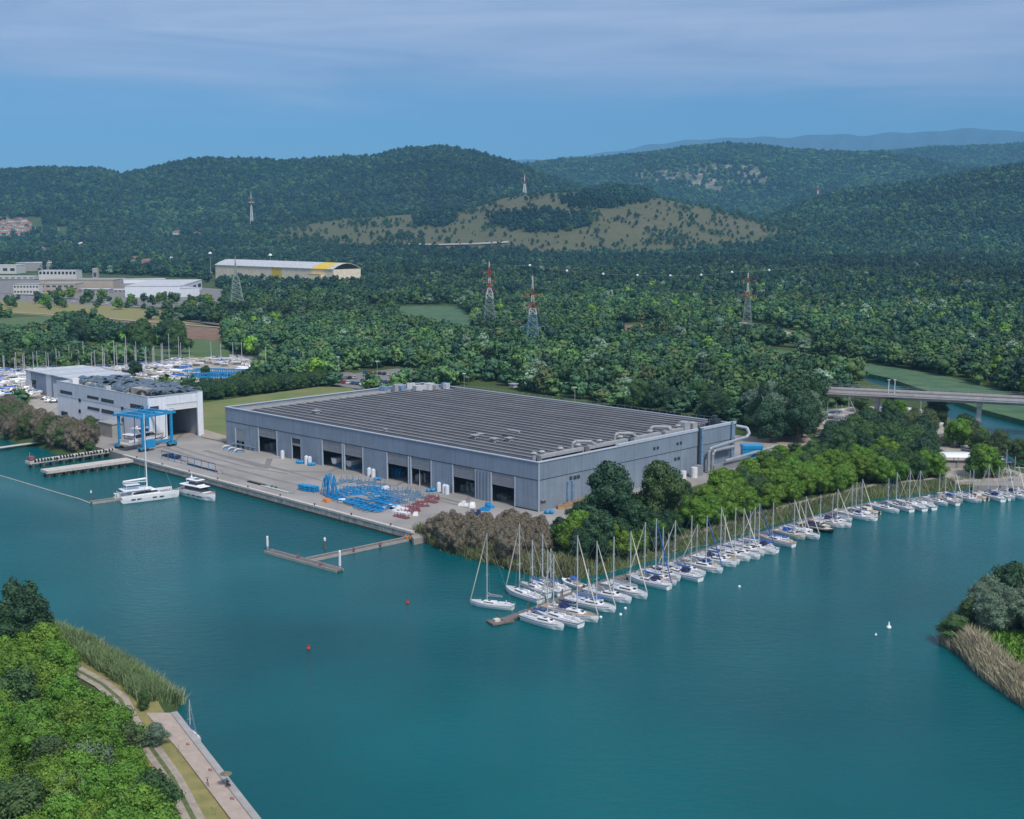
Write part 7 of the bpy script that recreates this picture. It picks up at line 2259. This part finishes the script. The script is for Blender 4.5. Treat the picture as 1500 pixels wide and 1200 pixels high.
for k, (px, py, mm) in enumerate([(823, 745, m_wood), (832, 742, m_wood), (840, 738, m_wood), (833, 735, m_yel), (841, 731, m_orange), (848, 735, m_wood)]):
    g = G(px, py, QZ); t = thing('timber_pile', ['brown timber pile right of the hall corner', 'brown timber pile next to the yellow crates', 'rough timber pile under the dark trees by the hall', 'yellow crates against the flank of the hall', 'orange crates by the flank of the hall', 'last timber pile before the dark trees by the hall'][k], 'pile', (g.x, g.y, QZ), rr.uniform(0, 2))
    for q in range(4): MB().box(-1.3, -1 + q * .5, .0, 1.3, -.58 + q * .5, rr.uniform(.5, 1.3)).build('plank', mm, t)

# ---- near bank: people, bench, rings
def person(loc, rz):
    t = thing('person', 'person in dark clothes sitting on the promenade under a dark parasol', 'person', loc, rz)
    me = bpy.data.meshes.new('body')
    J = [(0, 0, .5), (0, 0, .72), (.02, 0, .95), (.03, 0, 1.06), (.05, 0, 1.22),
         (.12, .1, .5), (.5, .12, .52), (.52, .12, .08), (.66, .12, .04), (.12, -.1, .5), (.5, -.12, .52), (.54, -.12, .08), (.68, -.12, .04),
         (.03, .2, .96), (.14, .24, .72), (.36, .16, .66), (.03, -.2, .96), (.14, -.24, .72), (.36, -.16, .66)]
    E = [(0, 1), (1, 2), (2, 3), (3, 4), (0, 5), (5, 6), (6, 7), (7, 8), (0, 9), (9, 10), (10, 11), (11, 12), (2, 13), (13, 14), (14, 15), (2, 16), (16, 17), (17, 18)]
    rd = [.15, .14, .13, .055, .095, .09, .07, .045, .04, .09, .07, .045, .04, .06, .045, .03, .06, .045, .03]
    me.from_pydata(J, E, [])
    o = link(bpy.data.objects.new('body', me), t)
    sk = o.modifiers.new('skin', 'SKIN')
    for v_, r_ in zip(me.skin_vertices[0].data, rd): v_.radius = (r_, r_)
    me.skin_vertices[0].data[0].use_root = True
    ss = o.modifiers.new('smooth', 'SUBSURF'); ss.levels = ss.render_levels = 1
    me.materials.append(m_cloth)
    MB().ball((.06, 0, 1.25), .11, 0, 10, 1.15).ball((.17, 0, 1.24), .02, 0, 5).build('face', m_skin, t)
    MB().ball((.03, 0, 1.29), .115, 0, 10, 1.0).build('hair', m_black, t)
    MB().box(-.25, -.25, .38, .3, .25, .44).tube((-.2, -.2, 0), (-.2, -.2, .4), .02, 4).tube((.25, -.2, 0), (.25, -.2, .4), .02, 4).tube((-.2, .2, 0), (-.2, .2, .4), .02, 4).tube((.25, .2, 0), (.25, .2, .4), .02, 4)
    return t
g = G(333, 1153, PZ); person((g.x, g.y, PZ), -.5)
st_ = thing('folding_stool', 'small folding stool under the sitting person', 'stool', (g.x, g.y, PZ), -.5)
MB().box(-.25, -.25, .34, .3, .25, .38).build('seat', m_khaki, st_)
for x in (-.2, .25):
    for y in (-.2, .2): MB().tube((x, y, 0), (x * .8, y * .8, .36), .02, 4).build('leg', m_steel, st_)
pt_ = thing('parasol', 'round khaki parasol shading the person on the promenade', 'parasol', (g.x - .2, g.y + .3, PZ))
MB().tube((0, 0, 0), (0, 0, 2.2), .03, 5).build('pole', m_steel, pt_)
mb = MB(); n = 8
vs = [(0, 0, 2.4)] + [(.95 * math.cos(6.283 * i / n), .95 * math.sin(6.283 * i / n), 1.95) for i in range(n)]
mb.add(vs, [(0, i + 1, (i + 1) % n + 1) for i in range(n)]); mb.build('canopy', m_khaki, pt_)
g = G(306, 1150, PZ)
t = thing('bicycle', 'dark bicycle lying at the inner edge of the promenade', 'bicycle', (g.x, g.y, PZ + .02), 1.9)
for x in (-.55, .55):
    w = MB(); pr = None
    for i in range(13):
        a_ = 6.283 * i / 12; p = (x + .34 * math.cos(a_), .12 + .1 * math.sin(a_), .35 + .34 * math.sin(a_))
        if pr: w.tube(pr, p, .03, 4)
        pr = p
    w.build('wheel', m_black, t)
MB().path([(-.55, .12, .35), (-.1, .14, .3), (.4, .18, .75), (-.2, .18, .8), (-.55, .12, .35)], .03, 5).path([(-.1, .14, .3), (-.2, .18, .8), (-.22, .2, .95)], .03, 5).path([(.55, .12, .35), (.4, .18, .75), (.38, .2, 1.0)], .03, 5).build('frame', m_black, t)
MB().box(-.35, .12, .93, -.1, .28, 1.0).build('saddle', m_black, t); MB().tube((.38, -.1, 1.0), (.38, .5, 1.0), .025, 5).build('handlebar', m_black, t)
for i, (px, py) in enumerate([(275, 1091), (308, 1129), (340, 1171)]):
    g = G(px, py, PZ); t = thing('mooring_hook', ['farthest', 'middle', 'nearest'][i] + ' of the three red mooring hooks on the promenade', 'mooring hook', (g.x, g.y, PZ), -.3)
    MB().box(-.38, -.1, .0, .38, .1, .1).build('base', m_dred, t); MB().tube((-.3, 0, .1), (-.3, 0, .35), .07, 6).tube((.3, 0, .1), (.3, 0, .35), .07, 6).tube((-.35, 0, .35), (.35, 0, .35), .06, 6).build('hook', m_dred, t); t.scale = (.8, .8, .8)
g = G(262, 1102, PZ); tag(MB().tube((0, 0, 0), (0, 0, 1.1), .06, 6).tube((0, 0, 1.1), (0, 0, 1.25), .09, 6).build('marker_post', m_bgrey, loc=(g.x, g.y, PZ)), 'thin grey marker post on the inner edge of the promenade', 'post')
# ================================================================== boats ashore and cars
rm = random.Random(33)
MP = {}
def put_motor(kind, loc, rz, label, group, sc=1.0):
    if kind not in MP:
        kw = [dict(L_=8.5), dict(L_=7.0, top=m_navy), dict(L_=7.5, cover=m_gel), dict(L_=7.0, cover=m_blue), dict(L_=9.5, hullm=m_gel2)][kind]
        t = motorboat('motorboat', label, loc=loc, rz=rz, group=group, **kw)
        c = MB()
        for x in (-2, 1.5):
            c.box(x - .15, -1.1, -1.25, x + .15, 1.1, -1.05).tube((x, -1.0, -1.1), (x, -.9, .3), .07, 4).tube((x, 1.0, -1.1), (x, .9, .3), .07, 4)
        c.box(-2.2, -.12, -1.05, 1.8, .12, -.25)
        c.build('cradle', m_steel, t)
        MP[kind] = t; snap(t)
    else:
        t = dup(MP[kind], loc, rz, label, group)
    t.scale = (sc, sc, sc); t.rotation_euler = (0, 0, rz); t.location = loc
    return t
def field(n, poly, z, lab, grp, kinds=(0, 1, 2, 3, 4), mind=5.0, sc=(.8, 1.1), rz0=0.0):
    wp = W(poly, z); x0, x1, y0, y1 = world_bbox(wp); got = []
    for _ in range(n * 40):
        x, y = rm.uniform(x0, x1), rm.uniform(y0, y1)
        if not inpoly(np.array([x]), np.array([y]), wp)[0]: continue
        if any((x - a) ** 2 + (y - b) ** 2 < mind ** 2 for a, b in got): continue
        got.append((x, y))
        put_motor(rm.choice(kinds), (x, y, z + 1.25), rz0 + rm.uniform(-.25, .25) + (math.pi if rm.random() < .5 else 0), lab, grp, rm.uniform(*sc))
        if len(got) >= n: break
    return got
field(24, [(-30, 545), (60, 543), (100, 547), (60, 551), (-30, 553)], 2.5, 'motorboat laid up at the back of the left yard', 'motorboats ashore at the back of the left yard', mind=4.6, rz0=.2)
field(46, [(-15, 556), (34, 553), (64, 575), (60, 582), (28, 590), (-15, 584)], 2.5, 'white motorboat laid up in the crowded yard left of the pale hall', 'motorboats ashore left of the pale hall', mind=3.9, rz0=.3)
field(46, [(165, 548), (215, 534), (262, 530), (290, 548), (268, 560), (210, 560), (170, 560)], 2.5, 'motorboat laid up in the rows behind the white workshop', 'motorboats ashore behind the workshop', mind=5.2, rz0=-.2)
field(18, [(262, 530), (340, 526), (378, 540), (372, 548), (350, 548), (345, 538), (300, 536), (266, 538)], 2.5, 'motorboat laid up around the blue racks of the boatyard', 'motorboats ashore around the blue racks', mind=5.5)
field(26, [(1195, 640), (1215, 610), (1262, 598), (1300, 600), (1360, 606), (1372, 636), (1300, 650), (1215, 652)], 2.3, 'motorboat laid up in the small marina yard by the bridge', 'motorboats ashore by the bridge', mind=6, sc=(.8, 1.15))
# sailing yachts ashore behind the workshop: mast column, masthead row, foot row
THICK = {}
YARD = [(10, 520, 552), (27, 518, 548), (39, 506, 550), (66, 512, 546), (74, 520, 547), (90, 508, 546), (108, 514, 545), (149, 498, 545), (181, 502, 543), (222, 506, 541), (4, 517, 556), (20, 514, 556), (32, 509, 552), (47, 516, 548), (58, 518, 546), (81, 504, 546), (100, 496, 545), (114, 505, 545), (126, 491, 544), (133, 512, 544), (142, 503, 544), (156, 506, 545), (166, 490, 546), (174, 497, 543), (188, 485, 546),
        (196, 500, 541), (203, 493, 545), (211, 510, 540), (217, 500, 542), (229, 500, 539), (235, 497, 540), (241, 496, 545), (246, 512, 538), (251, 483, 540), (260, 488, 536), (268, 496, 536), (276, 505, 534), (312, 497, 530), (322, 500, 530), (344, 497, 530), (352, 497, 533), (392, 505, 541), (442, 512, 545)]
YARD.sort()
for i, (px, pt, pb) in enumerate(YARD):
    g = G(px, pb, 2.5)
    k = [0, 2, 4, 6, 1][i % 5]; sc = rm.uniform(.8, .95)
    zt_ = zat(px, pt, math.hypot(g.x, g.y))
    ms = max(.7, min(2.4, (zt_ - 4.2 - 1.5 * sc) / sc / BX[k]['mast']))
    t = put_sail(k, (g.x, g.y, 4.1), rm.uniform(-.5, .5) + (math.pi if i % 2 else 0), 'yacht ashore with its mast up behind the workshop, %s mast from the left' % order(i), 'sailing yachts ashore behind the workshop', ms, sc)
    for c_ in t.children:
        if c_.name.startswith('mast'):
            if k not in THICK: THICK[k] = MB().tube((0, 0, 0), (0, 0, BX[k]['mast']), .24, 6, 0, .17).mesh('mast', m_alu)
            c_.data = THICK[k]
            for j_ in list(c_.children):
                if j_.name.startswith('furled'): bpy.data.objects.remove(j_)
for px, pb, pt in [(1208, 628, 580), (1222, 630, 582), (1229, 628, 590), (1239, 618, 575), (1345, 610, 578), (1383, 650, 618)]:
    g = G(px, pb, 2.3); sc = .85; k = rm.choice([0, 4, 2])
    zt_ = zat(px, pt, math.hypot(g.x, g.y)); ms = max(.6, min(1.5, (zt_ - 3.9 - 1.4) / sc / BX[k]['mast']))
    put_sail(k, (g.x, g.y, 3.9), rm.uniform(-.6, .6), 'yacht ashore in the small marina yard, mast %s' % {1208: 'left of all others', 1222: 'second from the left', 1229: 'third from the left', 1239: 'just right of the left group', 1345: 'alone below the bridge', 1383: 'by the diagonal quay'}[px], 'sailing yachts ashore by the bridge', ms, sc)
# keels under the yachts ashore
for o in [q for q in bpy.data.objects if q.type == 'EMPTY' and q.get('group') in ('sailing yachts ashore behind the workshop', 'sailing yachts ashore by the bridge')]:
    if 'KEEL' not in globals():
        kb_ = MB().box(-1.0, -.12, -1.8, 1.0, .12, -.2).box(-.9, -.3, -1.85, .9, .3, -1.6)
        for x in (-2.5, 2.5):
            for s in (-1, 1): kb_.tube((x, s * 1.5, -1.85), (x, s * 1.0, .3), .07, 4)
        KEEL = kb_.mesh('keel', m_navy)
    c = link(bpy.data.objects.new('keel', KEEL), o)
# blue racks
t0 = None
def bluerack(loc, rz, label, group=None):
    t = thing('boat_rack', label, 'rack', loc, rz, group)
    for x in range(5):
        for y in range(2): MB().tube((x * 2.6, y * 3.2, 0), (x * 2.6, y * 3.2, 3.6), .2, 4).build('post', m_cradle, t)
    for z in (1.5, 3.3): MB().box(-.1, -.15, z, 10.5, .15, z + .35).box(-.1, 3.05, z, 10.5, 3.35, z + .35).build('rail', m_cradle, t)
    return t
g = G(268, 552, 2.5); t0 = bluerack((g.x, g.y, 2.5), -.15, 'bright blue storage rack in the block of racks in the boatyard', 'blue racks in the boatyard'); snap(t0)
for px, py in [(284, 550), (300, 550), (316, 551), (332, 551), (276, 557), (292, 556), (308, 556), (324, 556), (340, 555), (352, 557)]:
    g = G(px, py, 2.5); dup(t0, (g.x, g.y, 2.5), -.15 + rm.uniform(-.05, .05))
# cars
def car(kind, mtl, loc, rz, label, group):
    t = thing('parked_car', label, 'car', loc, rz, group)
    mb = MB()
    prof = [(-2.1, .35), (2.1, .35), (2.15, .75), (1.2, .95), (-2.0, .98), (-2.15, .8)]
    vs = [(x, -.86, z) for x, z in prof] + [(x, .86, z) for x, z in prof]; k = len(prof)
    mb.add(vs, [(i, (i + 1) % k, k + (i + 1) % k, k + i) for i in range(k)] + [tuple(range(k - 1, -1, -1)), tuple(range(k, 2 * k))]); mb.build('body', mtl, t)
    c = MB(); cabin(c, -1.75, 1.1, .78, .76, .96, 1.42, slope=.9); c.build('windows', m_win, t)
    MB().box(-1.45, -.58, 1.4, .35, .58, 1.47).build('roof', mtl, t)
    wm = MB().tube((0, -.09, 0), (0, .09, 0), .32, 10).mesh('wheel', m_black)
    for x in (-1.35, 1.35):
        for y in (-.8, .8):
            o = link(bpy.data.objects.new('wheel', wm), t); o.location = (x, y, .32)
    return t
m_cars = [m_gel, m_alu, m_grey, m_navy, m_red, m_black, m_gel, mat('car_blue', (.02, .09, .3), .3)]
CARP = []
cn = ['white', 'silver', 'grey', 'navy', 'red', 'black', 'white', 'blue']
def cars(rows, z, grp, lab):
    for px, py, n, dx, dy, rz in rows:
        for i in range(n):
            g = G(px + dx * i, py + dy * i, z); k = rm.randrange(8)
            l_ = cn[k] + ' ' + lab
            if k >= len(CARP) or CARP[k] is None:
                while len(CARP) <= k: CARP.append(None)
                CARP[k] = car(k, m_cars[k], (g.x, g.y, z), rz, l_, cn[k] + ' ' + grp); snap(CARP[k])
            else:
                dup(CARP[k], (g.x, g.y, z), rz + rm.uniform(-.05, .05), l_, cn[k] + ' ' + grp)
cars([(485, 556, 6, 7, -.3, 1.3), (498, 561, 7, 6.5, .6, 1.3), (535, 547, 8, 7, .5, 1.4), (532, 559, 9, 6.5, .4, 1.3), (535, 565, 9, 6, .3, 1.3), (580, 551, 6, 7, .4, 1.3)], 2.55, 'cars in the car park beyond the hedge', 'car parked beyond the hedge behind the lawn')
cars([(435, 466, 4, 9, 2, .2), (450, 474, 3, 9, 2, .2)], 2.6, 'cars in the clearing beside the yellow hall wood', 'car parked in the small clearing amid the wood')
cars([(66, 585, 3, 6, 1, .4), (72, 589, 2, 7, 1, .4), (70, 612, 3, 8, 1.2, .2)], 2.55, 'cars left of the white workshop', 'car parked just left of the white workshop')
cars([(20, 434, 5, 22, 2, .1), (140, 443, 4, 17, 2, .1)], 3.7, 'cars on the road of the industrial estate', 'car on the road past the industrial estate')
cars([(1408, 655, 5, 9, 6, -.7), (1200, 640, 3, 8, 1, .3)], 2.3, 'cars in the small marina yard', 'car parked in the small marina yard')
t = car(4, m_red, (*G(55, 578, 2.5)[:2], 2.5), .6, 'dark red van parked at the right edge of the crowded motorboats', None); t.scale = (1.3, 1.3, 1.7); t['category'] = 'van'
# boats along the river quay, water side of the diagonal quay
qa_ = W([(1385, 632), (1420, 658), (1452, 680), (1490, 700), (1530, 712)], 1.2)
ribbon('river_quay', qa_, 2.4, m_kerb, 'pale concrete quay edge along the river', zfix=1.6)
n = 0
for a_, b_ in zip(qa_[:-1], qa_[1:]):
    a_ = Vector((*a_, 0)); b_ = Vector((*b_, 0)); k = int((b_ - a_).length / 4.2); d_ = (b_ - a_).normalized(); n_ = Vector((-d_.y, d_.x, 0))
    if n_.x < 0: n_ = -n_
    for i in range(k):
        p = a_ + d_ * (i + .5) * 4.2 + n_ * 5
        put_motor([0, 1, 2, 3][n % 4], (p.x, p.y, .8), math.atan2(n_.y, n_.x), 'small boat moored along the quay of the river', 'small boats along the river quay', .8); n += 1
for px, pb, pt in [(1482, 712, 652), (1470, 700, 660), (1437, 668, 640)]:
    g = G(px, pb, 0); sc = .85
    ms = max(.7, min(1.4, (zat(px, pt, math.hypot(g.x, g.y)) - 1.4) / sc / BX[4]['mast']))
    put_sail(4, (g.x, g.y, 0), .4, 'sailboat with bare mast by the pale landing near the river mouth', 'sailboats near the river mouth', ms, sc)
# white marina canopy and red boats
g = G(1400, 684, 2.3)
t = thing('canopy', 'white fabric canopy on posts in the small marina yard', 'canopy', (g.x, g.y, 2.2), -.1)
for x in (-6, 0, 6):
    for y in (-3, 3): MB().tube((x, y, 0), (x, y, 4), .12, 5).build('post', m_steel, t)
mb = MB(); pv = None
for k in range(7):
    a_ = math.pi * k / 6; p = (3.6 * math.cos(a_), 4 + 1.1 * math.sin(a_))
    if pv: mb.quad((-6.6, pv[0], pv[1]), (6.6, pv[0], pv[1]), (6.6, p[0], p[1]), (-6.6, p[0], p[1]))
    pv = p
mb.build('fabric_roof', m_gel, t)
MB().box(-5.5, -2.4, .2, 5.5, 2.4, 1.9).build('boat_rows', m_bgrey, t)
for i, (px, py) in enumerate([(1364, 652), (1376, 652)]):
    g = G(px, py, 2.3); motorboat('rowing_boat', ['red covered boat on the left beside the pale yard road', 'red covered boat on the right beside the pale yard road'][i], 8, loc=(g.x, g.y, 3.0), rz=.1, cover=m_red, cat='boat')
g = G(1226, 640, 2.3); motorboat('motorboat', 'boat under a bright blue tarpaulin in the small marina yard', 11, loc=(g.x, g.y, 4.2), rz=.2, cover=m_cradle)
for i, (px, py) in enumerate([(1176, 664), (1186, 665), (1194, 664)]):
    g = G(px, py, 2.3); motorboat('dinghy', ['leftmost', 'middle', 'rightmost'][i] + ' white upturned dinghy on the bare ground behind the green trees', 6, loc=(g.x, g.y, 2.9), rz=.1, cover=m_gel, cat='dinghy')
for px, py in [(1313, 577), (1322, 577)]:
    g = bpt(px, 512); t = thing('lamp_post', 'white post %s on the bridge' % ('left of the pair' if px == 1313 else 'right of the pair'), 'lamp post', (g.x, g.y + 6, 14.3))
    MB().tube((0, 0, 0), (0, 0, 6), .15, 6).build('pole', m_white, t); MB().box(-.6, -.2, 6, .6, .2, 6.2).build('lamp_head', m_white, t)
# concrete landing at the right picture edge
sheet('landing', [(1432, 700), (1500, 694), (1600, 690), (1600, 706), (1500, 712), (1425, 711)], 1.7, m_conc, 'pale concrete landing at the right picture edge', 2.2)
# strip of bank path behind the pontoon
ribbon('bank_path', W([(905, 815), (960, 799), (1010, 786), (1100, 757), (1180, 736), (1280, 713), (1400, 700)], 1.6), 2.0, m_track, 'pale footpath along the bank behind the pontoon', dz=.15, step=2)

# ================================================================== the air
hb = MB().box(-40000, -900, -4, 40000, 31000, 2100)
m_haze = bpy.data.materials.new('haze'); m_haze.use_nodes = True
t = m_haze.node_tree; t.nodes.clear()
ho = t.nodes.new('ShaderNodeOutputMaterial'); pv_ = t.nodes.new('ShaderNodeVolumePrincipled')
pv_.inputs['Color'].default_value = (0.25, 0.64, 1.0, 1)
pv_.inputs['Density'].default_value = 0.00005
pv_.inputs['Anisotropy'].default_value = -0.25
t.links.new(pv_.outputs[0], ho.inputs['Volume'])
hz_ = hb.build('haze', m_haze)
tag(hz_, 'thin blue haze over the whole plain and hills', 'haze', None, 'stuff')
